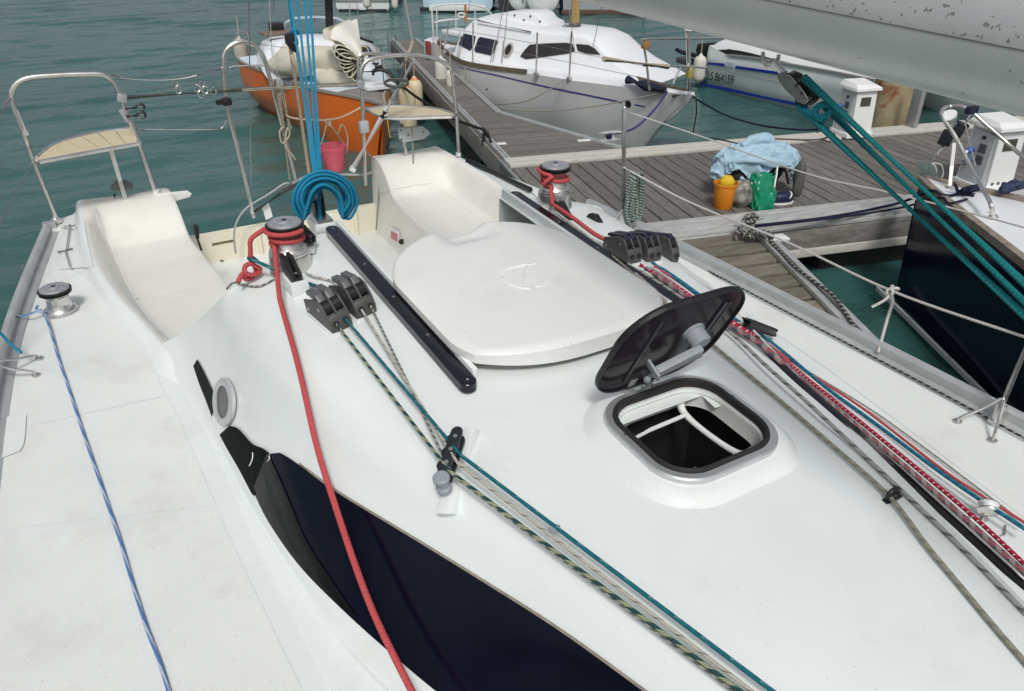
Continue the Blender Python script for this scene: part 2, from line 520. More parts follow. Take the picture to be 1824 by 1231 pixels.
# short finger alongside our boat with its slanting metal brace
FB = [V((3.0, 4.02, 0)), V((4.10, 3.72, 0)), V((3.36, 1.9, 0)), V((2.95, 1.0, 0)), V((2.70, 1.0, 0))]
nf = thing('finger_pontoon', V((3.3, 3.0, DZ)), 'short stained wooden finger pontoon beside the toe rail of the white yacht', 'pontoon')
items = []
b = .06
base_pt = V((3.42, 3.87, 0))
near_ang = rot_e - .02
def brace_x(y): return 4.15 - .4627 * (3.66 - y) - .03
while b < 2.95:
    c0 = base_pt - E2 * b
    sl_ = E1.y / E1.x
    def corner(x0, off):
        """board edge line crossed with the slanting brace (x0 None) or a fixed left end"""
        yc = c0.y + off
        if x0 is None:
            x = 3.6
            for _ in range(12): x = brace_x(yc + (x - c0.x) * sl_)
        else: x = x0
        return V((x, yc + (x - c0.x) * sl_, DZ - .028 + random.uniform(-.001, .001)))
    ol = [corner(2.74, -.074), corner(None, -.074), corner(None, .074), corner(2.74, .074)]
    if ol[1].x > 2.8:
        MB().prism(ol, (0, 0, .028)).build('plank', wood_g, nf, bevel=.004, seg=1)
    b += .180
bl0, bl1 = P(1352, 424, 0), P(1512, 600, 0)
p0, p1 = V((4.15, 3.66, 0)), V((2.91, .98, 0))
for off in (0.0, .06):
    q = V((off, -off * .3, 0))
    rail_poly(nf, 'brace_rail', [p0 + q, p1 + q], .042, .05, mat('bright_alu', (.66, .67, .66), .45, .5, mottle=.25, mscale=12), DZ + .004)
rail_poly(nf, 'fascia', [p0 + V((.03, 0, 0)), p1 + V((.03, 0, 0))], .06, .12, floatm, DZ - .09)
MB().box((3.35, 3.1, .06), (.55, .9, .5), AX).build('float', floatm, nf, bevel=.05)
# ================================================================== our own yacht
XC = 1.13                         # centreline
DK = .95                          # side deck height
yacht = thing('sailing_yacht', (XC, 2.0, 0), 'white yacht in the foreground with dark side windows and an open deck hatch', 'sailing yacht')
def interp(tab, y):
    if y <= tab[0][0]: return tab[0][1]
    for (a, va), (b, vb) in zip(tab, tab[1:]):
        if y <= b: return va + (vb - va) * (y - a) / (b - a)
    return tab[-1][1]
HB = [(-2.2, 1.2), (-1.2, 1.45), (-.4, 1.6), (.5, 1.67), (1.4, 1.69), (2.3, 1.665), (3.1, 1.615), (3.6, 1.565), (4.2, 1.475), (5.12, 1.32)]
HBP = [(-2.2, 1.05), (-1.2, 1.3), (-.4, 1.46), (.5, 1.55), (1.4, 1.575), (2.3, 1.575), (3.1, 1.57), (3.6, 1.54), (4.2, 1.47), (5.12, 1.32)]
def hb(y, sg=-1): return interp(HB if sg < 0 else HBP, y)
def mir(p): return V((2 * XC - p[0], p[1], p[2]))
# coachroof: control sections, starboard half (x, z) per station
ST = {
 -.9: [(.62, .955), (.74, .965), (.98, .985), (1.04, 1.02), (1.06, 1.16), (1.075, 1.25), (1.085, 1.29), (1.10, 1.305), (XC, 1.31)],
 -.3: [(.52, .955), (.56, .965), (.78, .985), (.90, 1.04), (.965, 1.20), (1.01, 1.285), (1.05, 1.325), (1.09, 1.345), (XC, 1.35)],
 .2: [(.34, .955), (.40, .965), (.60, .985), (.72, 1.045), (.835, 1.28), (.885, 1.355), (.95, 1.39), (1.04, 1.41), (XC, 1.415)],
 .7: [(.24, .955), (.29, .965), (.42, .985), (.535, 1.05), (.675, 1.30), (.735, 1.38), (.81, 1.42), (.97, 1.445), (XC, 1.45)],
 1.2: [(.175, .955), (.215, .965), (.30, .985), (.352, 1.05), (.515, 1.285), (.585, 1.385), (.67, 1.435), (.90, 1.475), (XC, 1.482)],
 1.7: [(.15, .955), (.18, .965), (.222, .985), (.246, 1.05), (.365, 1.27), (.43, 1.39), (.52, 1.452), (.80, 1.50), (XC, 1.510)],
 2.2: [(.14, .955), (.165, .965), (.188, .985), (.203, 1.05), (.285, 1.27), (.345, 1.40), (.45, 1.475), (.76, 1.522), (XC, 1.537)],
 2.5: [(.13, .955), (.155, .965), (.178, .99), (.20, 1.07), (.265, 1.27), (.325, 1.405), (.44, 1.487), (.75, 1.535), (XC, 1.552)],
}
rows = []
for y, sec in ST.items():
    s = [V((XC - hb(y), y, DK))] + [V((x, y, z)) for x, z in sec]
    rows.append(s)
rows.append([V(p) for p in ((XC - hb(3.2), 3.2, DK), (.085, 3.2, .957), (.105, 3.19, .968), (.13, 3.14, 1.0), (.185, 3.02, 1.08), (.245, 2.80, 1.23), (.335, 2.55, 1.43), (.46, 2.57, 1.49), (.75, 2.64, 1.54), (XC, 2.66, 1.556))])
full = [r + [mir(p) for p in reversed(r[:-1])] for r in rows]
def loft(ctrl, nu, nv):
    r1 = [catmull(r, nu) for r in ctrl]
    cols = [catmull([r[j] for r in r1], nv) for j in range(len(r1[0]))]
    return [[c[i] for c in cols] for i in range(len(cols[0]))]
for r in full: r[-1].x = XC + hb(r[-1].y, 1)
coach_rows = loft(full, 7, 9)
HX0, HX1, HY0, HY1 = .955, 1.305, .945, 1.245          # deck hatch opening zone
def in_hatch(c): return HX0 + .035 < c.x < HX1 - .035 and HY0 + .035 < c.y < HY1 - .035
def in_comp(c): return .80 < c.x < 2 * XC - .80 and c.y > 2.24
cm = MB().grid(coach_rows)
keep = []
for f in cm.f:
    c = sum((cm.v[i] for i in f), V()) / len(f)
    if not (in_hatch(c) or in_comp(c)): keep.append(f)
cm.f = keep
coach = cm.build('coachroof', gel, yacht, smooth=60)
# aft face of the cabin
edge = coach_rows[-1]
sk = MB()
n0 = [i for i, p in enumerate(edge) if p.z > .97]
for side in (0, 1):
    pts = [edge[i] for i in n0 if (edge[i].x < .80 if side == 0 else edge[i].x > 2 * XC - .80)]
    low = [V((p.x, p.y + .02, .49)) for p in pts]
    MB().grid([pts, low]).build('cabin_bulkhead', gel, yacht)

# cockpit: deck, coaming, seat back, seat, well side
CK = [  # y, ridge x, ridge z, seat outer x, seat inner x, seat z
 (2.62, .17, .995, .30, .56, .84), (3.0, .13, .995, .22, .56, .84), (3.3, .08, 1.0, .172, .555, .845), (3.7, .0, 1.01, .118, .54, .85), (4.1, -.05, 1.02, .075, .52, .85),
 (4.45, -.062, 1.03, .058, .495, .85), (4.66, -.058, 1.035, .050, .478, .86), (4.74, -.055, 1.038, .048, .472, .895), (4.86, -.05, 1.042, .045, .465, .985), (4.98, -.045, 1.045, .04, .46, 1.035), (5.12, -.04, 1.045, .04, .455, 1.04)]
rr = []
for y, rx, rz, so, si, sz in CK:
    dn_ = .03 if y < 2.9 else (.004 if y < 3.1 else 0)
    rr.append([V((XC - hb(y), y, DK - dn_)), V((rx - .16, y, .953 - dn_)), V((rx - .055, y, .965 - dn_ * 1.3)), V((rx - .02, y, rz - .012 - dn_ * 2)), V((rx + .012, y, rz - dn_ * 2)), V((rx + .05, y, rz - (.03 if sz < .9 else .004))), V((so - .02, y, min(sz + .035, rz - .004))), V((so + .03, y, sz)), V(((so + si) / 2, y, sz - .006)), V((si - .03, y, sz)), V((si - .004, y, sz - .012)), V((si + .004, y, sz - .05)), V((si + .03, y, .50))])
for sgn in (0, 1):
    ctrl = rr if sgn == 0 else [[mir(p) for p in r] for r in rr]
    if sgn:
        for r in ctrl: r[0].x = XC + hb(r[0].y, 1)
    g = loft(ctrl, 5, 7)
    MB().grid([r[:21] for r in g]).build('cockpit_deck', gel, yacht, smooth=50)
    MB().grid([r[20:] for r in g]).build('cockpit_seat', seat_gel, yacht, smooth=50)
MB().quad([(.45, 2.6, .502), (2 * XC - .45, 2.6, .502), (2 * XC - .45, 5.14, .502), (.45, 5.14, .502)]).build('cockpit_sole', nonskid, yacht)
# low transom wall with a hand slot at its starboard end
tw = MB()
zt = .70
y0, y1 = 5.08, 5.13
def panel(x0, x1, z0, z1): tw.box(((x0 + x1) / 2, (y0 + y1) / 2, (z0 + z1) / 2), (x1 - x0, y1 - y0, z1 - z0))
sl0, sl1, sz0, sz1 = PY(375, 422, 5.08).x, PY(415, 412, 5.08).x, .615, .640
panel(.44, sl0, .50, zt); panel(sl1, 2 * XC - .44, .50, zt); panel(sl0, sl1, .50, sz0); panel(sl0, sl1, sz1, zt)
tw.build('transom_wall', cream, yacht)
MB().box(((sl0 + sl1) / 2, y1 + .004, (sz0 + sz1) / 2), (sl1 - sl0, .004, sz1 - sz0)).build('hand_slot', black, yacht)
for px in (462, 556, 637):
    x = PY(px, 430, 5.075).x
    MB().box((x, 5.07, .60), (.022, .03, .2)).build('transom_batten', cream, yacht, bevel=.005)
# after faces and hull sides
hl = MB()
ys = [5.12, 4.7, 4.2, 3.6, 3.1, 2.3, 1.4, .5, -.4, -1.2, -2.2]
for sg in (-1, 1):
    r0 = [V((XC + sg * hb(y, sg), y, DK - .004)) for y in ys]
    r1 = [V((XC + sg * (hb(y, sg) - .03), y, .5)) for y in ys]
    r2 = [V((XC + sg * (hb(y, sg) - .22), y, -.15)) for y in ys]
    hl.grid([r0, r1, r2])
for sg in (-1, 1):
    a = [V((XC + sg * .675, 5.12, 1.035)), V((XC + sg * 1.05, 5.121, 1.0)), V((XC + sg * 1.32, 5.121, DK - .004))]
    hl.grid([a, [V((p.x, 5.135, -.15)) for p in a]])
hl.quad([(.43, 5.131, .70), (1.83, 5.131, .70), (1.83, 5.14, -.15), (.43, 5.14, -.15)])
hl.build('hull', gel, yacht, smooth=40)
# aluminium toe rails
for sg in (-1, 1):
    ps = [V((XC + sg * (hb(y, sg) + .012), y, DK)) for y in (-1.6, -.9, -.2, .5, 1.2, 1.9, 2.6, 3.2, 3.7, 4.2, 4.6, 4.88)[:12 if sg < 0 else 9]]
    ps = catmull(ps, 4)
    mb = MB()
    prof = [(-.004, -.02), (-.004, .05), (-.012, .06), (-.034, .06), (-.04, .05), (-.036, .012), (-.075, .006), (-.075, 0.0)]
    rws = []
    for i, p in enumerate(ps):
        rws.append([V((p.x + sg * (q[0] + .02), p.y, p.z + q[1])) for q in prof])
    mb.grid(rws)
    mb.build('toe_rail', alu, yacht, smooth=30)

# ---- rays from the measuring eye onto the finished boat surfaces
dep = {}
def surf_bvh(objs):
    vv, ff = [], []
    for o in objs:
        off = len(vv); mw = V((XC, 2.0, 0))
        vv += [v.co + mw for v in o.data.vertices]
        ff += [tuple(i + off for i in p.vertices) for p in o.data.polygons]
    return BVHTree.FromPolygons(vv, ff)
SEATS = [o for o in yacht.children if o.name.startswith('cockpit')]
BV = surf_bvh([coach] + SEATS)
def on(px, py, lift=0.0, bv=None):
    d = ray(px, py).normalized()
    h = (bv or BV).ray_cast(EYE, d)
    if h[0] is None: return P(px, py, DK), V((0, 0, 1))
    n = h[1] if h[1].z > 0 else -h[1]
    if n.dot(d) > 0: n = n if n.z > 0 else -n
    return h[0] + n * lift, n
def drop(x, y, lift=0.0, bv=None):
    h = (bv or BV).ray_cast(V((x, y, 3)), V((0, 0, -1)))
    if h[0] is None: return V((x, y, DK + lift)), V((0, 0, 1))
    n = h[1] if h[1].z > 0 else -h[1]
    return h[0] + n * lift, n
def resample(pts, n, curve=6):
    q = catmull([V((p[0], p[1], 0)) for p in pts], curve) if len(pts) > 2 else [V((p[0], p[1], 0)) for p in pts]
    L = [0]
    for a, b in zip(q, q[1:]): L.append(L[-1] + (b - a).length)
    out = []
    j = 0
    for i in range(n):
        s = L[-1] * i / (n - 1)
        while j < len(L) - 2 and L[j + 1] < s: j += 1
        t = (s - L[j]) / max(L[j + 1] - L[j], 1e-9)
        out.append(q[j].lerp(q[j + 1], min(max(t, 0), 1)))
    return out
def patch(lo, up, n, m, lift, name, mt, thick=0.0, parent=None, smooth=40):
    """sheet laid on the boat between two edge lines"""
    a, b = resample(lo, n), resample(up, n)
    rws = []
    for j in range(m + 1):
        t = j / m
        rws.append([on(*(a[i].lerp(b[i], t)).xy, lift)[0] for i in range(n)])
    mb = MB().grid(rws)
    return mb.build(name, mt, parent or yacht, smooth=smooth)

# side window: dark acrylic, torn tape at its after end
WIN_LO = [(452, 872), (472, 915), (500, 960), (535, 1007), (575, 1050), (640, 1112), (715, 1178), (775, 1228), (850, 1285), (960, 1360)]
WIN_UP = [(484, 808), (500, 806), (535, 828), (600, 876), (720, 949), (860, 1035), (1000, 1124), (1150, 1232), (1240, 1300), (1360, 1390)]
def side_pair(lo, up, n, m, lift, name, mt, both=True):
    o = patch(lo, up, n, m, lift, name, mt)
    if both:
        me = o.data.copy()
        for v in me.vertices: v.co.x = -v.co.x
        me.flip_normals()
        o2 = bpy.data.objects.new(name, me); col.objects.link(o2); o2.parent = yacht
    return o
side_pair(WIN_LO, WIN_UP, 60, 10, .004, 'side_window', acryl)
tape = mat('black_tape', (.006, .009, .009), .55, spec=.05, mottle=.4, mscale=18, bump=.25, bscale=20)
patch([(394, 774), (408, 800), (430, 838), (452, 880), (456, 884)], [(412, 758), (428, 764), (452, 790), (470, 798), (482, 806)], 16, 5, .006, 'window_tape', tape)
patch([(456, 868), (480, 922), (520, 985), (560, 1032), (610, 1082)], [(480, 806), (505, 860), (528, 915), (556, 975), (640, 1100)], 24, 5, .007, 'window_tape', mat('black_gloss_film', (.004, .006, .006), .14, spec=.25, mottle=.4, mscale=9, bump=.08, bscale=14))
patch([(346, 652), (356, 682), (368, 712), (379, 742)], [(353, 640), (366, 664), (378, 690), (388, 712)], 12, 3, .004, 'window_tape', tape)
for a_, b_ in (((455, 806), (449, 830)), ((484, 812), (481, 822))):
    pts = resample([a_, ((a_[0] + b_[0]) / 2 + 2.5, (a_[1] + b_[1]) / 2), b_], 6)
    MB().tube([on(p.x, p.y, .009)[0] for p in pts], .0014, 4, scale=(1, .3)).build('torn_edge', white_pl, yacht)
# sealant line along the window's upper edge
seal = mat('old_sealant', (.34, .30, .24), .7, mottle=.4, mscale=40)
MB().tube([on(p.x, p.y - 2, .003)[0] for p in resample(WIN_UP[2:], 50)], .0032, 5).build('window_seal', seal, yacht)

# round portlight let into the cabin side
pc, pn = on(403, 716, .006)
ex = (on(404, 690)[0] - on(402, 742)[0]).normalized(); ey = pn.cross(ex).normalized()
pl = bpy.data.objects.new('portlight', None)
ringp = MB(); ro = []
for (rx_, h_) in ((.074, -.004), (.074, .006), (.070, .010), (.056, .012), (.050, .008), (.050, .0)):
    ro.append([pc + ex * (math.cos(t) * rx_ * 1.08) + ey * (math.sin(t) * rx_ * 1.45) + pn * h_ for t in [2 * math.pi * i / 40 for i in range(40)]])
fr = ringp.grid(ro, closed_u=True).build('portlight', mat('grey_paint_ring', (.55, .57, .58), .35, .3, mottle=.1), yacht, smooth=50)
MB().prism([pc + ex * (math.cos(t) * .0515 * 1.08) + ey * (math.sin(t) * .0515 * 1.45) + pn * .002 for t in [2 * math.pi * i / 40 for i in range(40)]], pn * .002).build('pane', mat('dull_glass', (.075, .08, .082), .2, mottle=.6, mscale=12, spec=.3), fr)

# deck panels: non-skid sheets with a seam, kerb line beside the cabin
patch([(4, 770), (30, 640), (56, 560), (96, 470)], [(296, 705), (256, 622), (200, 556), (150, 492)], 26, 14, .0016, 'deck_panel', nonskid)
patch([(-40, 950), (2, 780), (4, 770)], [(384, 900), (318, 745), (298, 708)], 26, 14, .0016, 'deck_panel', nonskid)
patch([(-60, 1235), (-50, 1100), (-42, 960)], [(540, 1231), (458, 1062), (388, 912)], 26, 14, .0016, 'deck_panel', nonskid)
MB().tube([on(p.x, p.y, .002)[0] for p in resample([(392, 800), (440, 892), (500, 988), (560, 1080), (640, 1180), (700, 1240)], 40)], .006, 6, scale=(1, .5)).build('deck_moulding', gel, yacht)
patch([(1222, 486), (1330, 560), (1440, 634), (1560, 722), (1700, 828), (1860, 950)], [(1262, 486), (1400, 565), (1520, 630), (1640, 694), (1770, 768), (1900, 846)], 40, 10, .0016, 'deck_panel', nonskid)
patch([(104, 482), (112, 450), (121, 420), (131, 390)], [(168, 476), (160, 448), (154, 420), (150, 396)], 10, 6, .005, 'locker_lid', gel)
patch([(0, 820), (1, 790), (3, 745)], [(36, 806), (44, 790), (48, 742)], 6, 4, .006, 'deck_pad', gel)

# moulded creases in the cockpit seats
for l in ([(203, 448), (235, 442), (285, 431), (330, 420)], [(190, 424), (203, 446), (222, 495), (245, 540), (300, 610)], [(240, 532), (300, 520), (352, 508)], [(676, 344), (720, 334), (770, 326)], [(772, 328), (806, 350), (850, 385)]):
    MB().tube([on(p.x, p.y, .0)[0] for p in resample(l, 20)], .0045, 6, scale=(1, .5)).build('seat_moulding', seat_gel, yacht, smooth=60)
# companionway rails and sliding hood
for sg in (-1, 1):
    x = XC + sg * .385
    mb = MB()
    ol = []
    ya, yb = 1.505, 2.63
    for i in range(9):
        t = math.pi * i / 8
        ol.append((x - math.cos(t) * .024, ya + .024 - math.sin(t) * .024))
    for i in range(9):
        t = math.pi * i / 8
        ol.append((x + math.cos(t) * .024, yb - .024 + math.sin(t) * .024))
    zb = lambda y: 1.497 + (y - 1.505) * .052
    mb.prism([V((p[0], p[1], zb(p[1]) - .012)) for p in ol], (0, 0, .026))
    r_ = mb.build('hood_rail', mat('black_anodised', (.012, .013, .022), .22, .3, mottle=.3, mscale=8, coat=.3), yacht, bevel=.0018, seg=1)
    for y in (1.53, 1.78, 2.03, 2.28, 2.60):
        MB().lathe([(.0045, 0), (.0045, .0012), (.003, .0018)], (x, y, zb(y) + .0142), n=10).build('screw', steel, r_)
    MB().box((x + sg * -.034, 2.1, zb(2.1) + .0), (.016, 1.1, .05), (V((1, 0, 0)), V((0, 1, .052)).normalized(), V((0, -.052, 1)).normalized())).build('slide_coaming', gel, yacht, bevel=.004)
hood_m = add_specks(mat('hood_gelcoat', (.785, .795, .765), .42, mottle=.06, mscale=4, bump=.03, bscale=15), 60, .05, (.5, .47, .40))
def hood_pt(u, v, dz=0.0):
    """u -1..1 across, v 0..1 forward edge to after edge"""
    hw = .350 - .03 * max(0, 1 - v * 5) ** 2 - .03 * max(0, v * 5 - 4) ** 2
    x = XC - .018 + u * hw
    yf = 1.468 + .105 * abs(u) ** 2.6
    ya = 2.315 - .17 * abs(u) ** 3
    y = yf + (ya - yf) * v
    z = 1.556 + .040 * (y - 1.47) + .020 * (1 - u * u) + dz
    e = max(0, abs(u) - .9) / .1
    f = max(0, .035 - v) / .035
    g = max(0, v - .965) / .035
    z -= .010 * max(e, f, g) ** 2
    return V((x, y, z))
us = [-1, -.985, -.96, -.92, -.86] + [-.8 + .1 * i for i in range(17)] + [.86, .92, .96, .985, 1]
vsr = [0, .012, .028, .05] + [.1 + .05 * i for i in range(17)] + [.95, .972, .988, 1]
top = [[hood_pt(u, v) for u in us] for v in vsr]
# finger recess at the after edge
for r, v in zip(top, vsr):
    for i, u in enumerate(us):
        s = max(0, 1 - ((u + .02) / .26) ** 6) if abs(u + .02) < .26 else 0
        tt = min(max((v - .84) / .05, 0), 1)
        r[i].z -= .034 * s * tt
hm = MB().grid(top)
ring = top[0] + [r[-1] for r in top[1:-1]] + list(reversed(top[-1])) + [r[0] for r in reversed(top[1:-1])]
low = [V((p.x, p.y, 1.522 + .05 * (p.y - 1.5))) for p in ring]
mid_ = [V((p.x, p.y, p.z - .006)) for p in ring]
hm.grid([ring, low], closed_u=True)
hood = hm.build('sliding_hood', hood_m, yacht, smooth=50)
BVH2 = surf_bvh([coach, hood] + SEATS)
# moulded emblem on the hood: an open bow crossed by a stroke
em = [[(893, 488), (900, 500), (922, 512), (945, 515)], [(893, 488), (900, 480), (920, 474), (938, 472)], [(926, 513), (932, 496), (938, 474)], [(960, 468), (945, 471), (905, 479)], [(950, 510), (965, 510), (975, 504)]]
for i, e in enumerate(em):
    pts = [on(p.x, p.y, .0, BVH2)[0] for p in resample(e, 10)]
    MB().tube(pts, .0045 if i < 3 else .003, 6).build('emblem_stroke', hood_m, hood)

# traveller pillar in the cockpit
pcx = P(572, 390, 1.33)
PXC = pcx.x
MB().box((PXC, pcx.y, pcx.z - .02), (.10, .15, .04)).build('pillar_cap', gel, yacht, bevel=.012)
pr = MB()
pr.grid([[V((PXC - .045, pcx.y - .07, pcx.z - .04)), V((PXC + .045, pcx.y - .07, pcx.z - .04)), V((PXC + .045, pcx.y + .07, pcx.z - .04)), V((PXC - .045, pcx.y + .07, pcx.z - .04))],
         [V((PXC - .05, pcx.y - .09, 1.1)), V((PXC + .07, pcx.y - .09, 1.1)), V((PXC + .06, pcx.y + .08, 1.1)), V((PXC - .05, pcx.y + .08, 1.1))],
         [V((PXC - .08, pcx.y - .20, .5)), V((PXC + .16, pcx.y - .20, .5)), V((PXC + .12, pcx.y + .10, .5)), V((PXC - .07, pcx.y + .10, .5))]], closed_u=True)
pr.build('traveller_pillar', gel, yacht, bevel=.012)
MB().box((PXC, pcx.y, pcx.z + .008), (.075, .13, .012)).build('traveller_plate', steel, yacht, bevel=.003)
MB().box((PXC, pcx.y + .02, pcx.z + .05), (.05, .06, .075)).build('traveller_car', black, yacht, bevel=.01)
for sx in (-1, 1):
    MB().lathe([(.03, -.006), (.022, 0), (.03, .006)], (PXC + sx * .02, pcx.y + .03, pcx.z + .10), (1, 0, 0), 20).build('traveller_sheave', mat('sheave_grey', (.12, .12, .12), .4), yacht)
# ================================================================== fittings fixed to the yacht
def rrect(cx, cy, w_, h_, r, n=8):
    out = []
    for sx, sy, a0 in ((1, 1, 0), (-1, 1, 90), (-1, -1, 180), (1, -1, 270)):
        for i in range(n + 1):
            a = math.radians(a0 + 90 * i / n)
            out.append((cx + sx * (w_ / 2 - r) + math.cos(a) * r, cy + sy * (h_ / 2 - r) + math.sin(a) * r))
    return out
# ---- deck hatch
HCX, HCY, HZ = 1.128, 1.098, 1.500
def hz(y): return HZ + .055 * (y - HCY)
def ring_loft(mb, specs):
    rws = []
    for w_, h_, r, dz in specs:
        rws.append([V((x, y, hz(y) + dz)) for x, y in rrect(HCX, HCY, w_, h_, r)])
    return mb.grid(rws, closed_u=True)
def plinth_ring(w_, h_, r, dz, lift):
    pts = []
    for x, y in rrect(HCX, HCY, w_, h_, r):
        p, n = drop(x, y, lift)
        pts.append(V((x, y, p.z)) if dz is None else V((x, y, hz(y) + dz)))
    return pts
mb = MB()
mb.grid([plinth_ring(.47, .455, .15, None, -.003), plinth_ring(.44, .42, .14, None, .006), plinth_ring(.415, .395, .13, -.010, 0), plinth_ring(.375, .35, .11, -.008, 0), plinth_ring(.30, .275, .08, -.012, 0), plinth_ring(.296, .272, .08, -.05, 0)], closed_u=True)
mb.build('hatch_plinth', gel, yacht, smooth=60)
mb = MB()
ring_loft(mb, [(.366, .342, .105, -.012), (.366, .342, .105, .003), (.360, .336, .102, .007), (.330, .306, .09, .007), (.326, .302, .088, .002)])
hf = mb.build('hatch_frame', mat('hatch_aluminium', (.66, .68, .68), .35, .7, mottle=.12, mscale=12, rvar=.08), yacht, smooth=35)
mb = MB()
ring_loft(mb, [(.328, .304, .089, .000), (.326, .302, .088, .012), (.318, .294, .084, .016), (.306, .282, .08, .012), (.304, .280, .08, -.012)])
mb.build('hatch_gasket', mat('black_rubber', (.02, .02, .02), .7, mottle=.3, mscale=40), hf, smooth=45)
mb = MB()
ring_loft(mb, [(.305, .281, .08, -.006), (.296, .272, .078, -.025), (.288, .264, .075, -.055), (.284, .260, .074, -.058)])
mb  .build('hatch_liner', mat('liner_grey', (.50, .50, .48), .5, mottle=.1), hf, smooth=45)
for x0 in (1.205,):
    pts = [V((x0, HCY + .125, HZ - .03)), V((x0 - .004, HCY + .09, HZ - .052)), V((x0, HCY, HZ - .062)), V((x0 + .006, HCY - .09, HZ - .058)), V((x0 + .012, HCY - .125, HZ - .03))]
    MB().tube(catmull(pts, 6), [.0115 - .004 * math.sin(math.pi * i / 24) for i in range(25)], 10).build('hatch_stay', white_pl, hf)
MB().tube([V((1.000, HCY + .068, HZ - .045)), V((1.075, HCY + .078, HZ - .045)), V((1.198, HCY + .084, HZ - .045))], .0055, 8).build('hatch_rod', white_pl, hf)
pts = [V((.998, HCY + .10, HZ - .02)), V((.996, HCY + .04, HZ - .06)), V((1.000, HCY - .04, HZ - .062)), V((1.03, HCY - .115, HZ - .03))]
MB().tube(catmull(pts, 6), .008, 8).build('hatch_stay', white_pl, hf)
for a in (.2, 1.5, 2.9, 4.1, 5.2):
    MB().lathe([(.0035, 0), (.0035, .001)], (HCX + math.cos(a) * .172, HCY + math.sin(a) * .160, hz(HCY + math.sin(a) * .16) + .007), n=8).build('screw', grey_pl, hf)
dark = mat('cabin_shade', (.012, .012, .012), .9)  # near-black colour stands in for the shade inside the cabin
cb = MB()  # box added below the hatch to look like an unlit interior
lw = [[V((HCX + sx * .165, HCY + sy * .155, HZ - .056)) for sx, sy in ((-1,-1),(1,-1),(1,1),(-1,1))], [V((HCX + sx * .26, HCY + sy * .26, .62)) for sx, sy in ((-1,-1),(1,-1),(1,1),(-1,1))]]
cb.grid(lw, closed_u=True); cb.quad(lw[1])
cb.build('cabin_shade_box', dark, yacht, smooth=0)
# ---- hatch lid standing open on its hinges
AL = math.radians(63)
hy, hzz = 1.283, 1.522
LX = V((1, 0, 0)); LU = V((0, -math.cos(AL), math.sin(AL))); LN = V((0, -math.sin(AL), -math.cos(AL)))    # LN = inner face
smoked = mat('smoked_acrylic', (.030, .024, .031), .14, mottle=.15, mscale=8, trans=.10, ior=1.2)
def lp_(x, u, n=0.0): return V((HCX + x, hy, hzz)) + LU * u + LN * n
ol = [(x, y + .178) for x, y in rrect(0, 0, .37, .345, .115, 10)]
mb = MB()
mb.prism([lp_(x, u, -.006) for x, u in ol], LN * .010)
lid = mb.build('hatch_lid', smoked, yacht, bevel=.002)
rws = []
for s, n in ((.995, -.008), (1.008, -.004), (1.008, .004), (.998, .008), (.982, .008), (.98, .004)):
    rws.append([lp_(x * s, .178 + (u - .178) * s, n) for x, u in ol])
MB().grid(rws, closed_u=True).build('lid_edge', mat('edge_rubber', (.016, .014, .018), .5, mottle=.4, mscale=60, bump=.3, bscale=80), lid, smooth=45)
for x0, x1, u0, u1 in ((-.09, -.082, .05, .30), (.10, .112, .06, .30), (.118, .124, .06, .30)):
    MB().prism([lp_(x0, u0, .0045), lp_(x1, u0, .0045), lp_(x1, u1, .0045), lp_(x0, u1, .0045)], LN * .004).build('lid_rib', mat('dark_trim', (.03, .027, .034), .3), lid)
# handle: pivot barrel and lever
MB().lathe([(.026, 0), (.026, .038), (.023, .042)], lp_(.055, .205, .004), LN, 24).build('handle_barrel', ltgrey_pl, lid)
MB().lathe([(.030, 0), (.030, .008)], lp_(.055, .205, .004), LN, 24).build('handle_flange', ltgrey_pl, lid)
a0, a1 = V((.055, .19)), V((-.062, .150))
d2 = (a1 - a0).normalized(); n2 = V((-d2.y, d2.x))
hp = [a0 + n2 * .019, a1 + n2 * .015, a1 - n2 * .015, a0 - n2 * .019]
MB().prism([lp_(q.x, q.y, .043) for q in hp], LN * .020).build('handle_lever', ltgrey_pl, lid, bevel=.003)
hq = [a1 + n2 * .015, a1 + n2 * .015 + d2 * .007, a1 - n2 * .015 + d2 * .007, a1 - n2 * .015]
MB().prism([lp_(q.x, q.y, .02) for q in hq], LN * .05).build('handle_tip', ltgrey_pl, lid, bevel=.002)
for x, u in ((.012, .045), (-.008, .030)):
    MB().sphere(lp_(x, u, .012), .010, 14, 10).build('hinge_knob', ltgrey_pl, lid)
for x in (-.045, .012):
    mb = MB().box(lp_(x, .012, -.003), (.022, .05, .018), (LX, LU, LN))
    mb.box((HCX + x, hy - .012, hzz - .012), (.022, .05, .012))
    mb.build('hinge_arm', mat('hatch_aluminium'), lid, bevel=.003)
MB().tube([V((HCX - .06, hy, hzz - .003)), V((HCX + .03, hy, hzz - .003))], .0075, 12).build('hinge_pin', steel, lid)

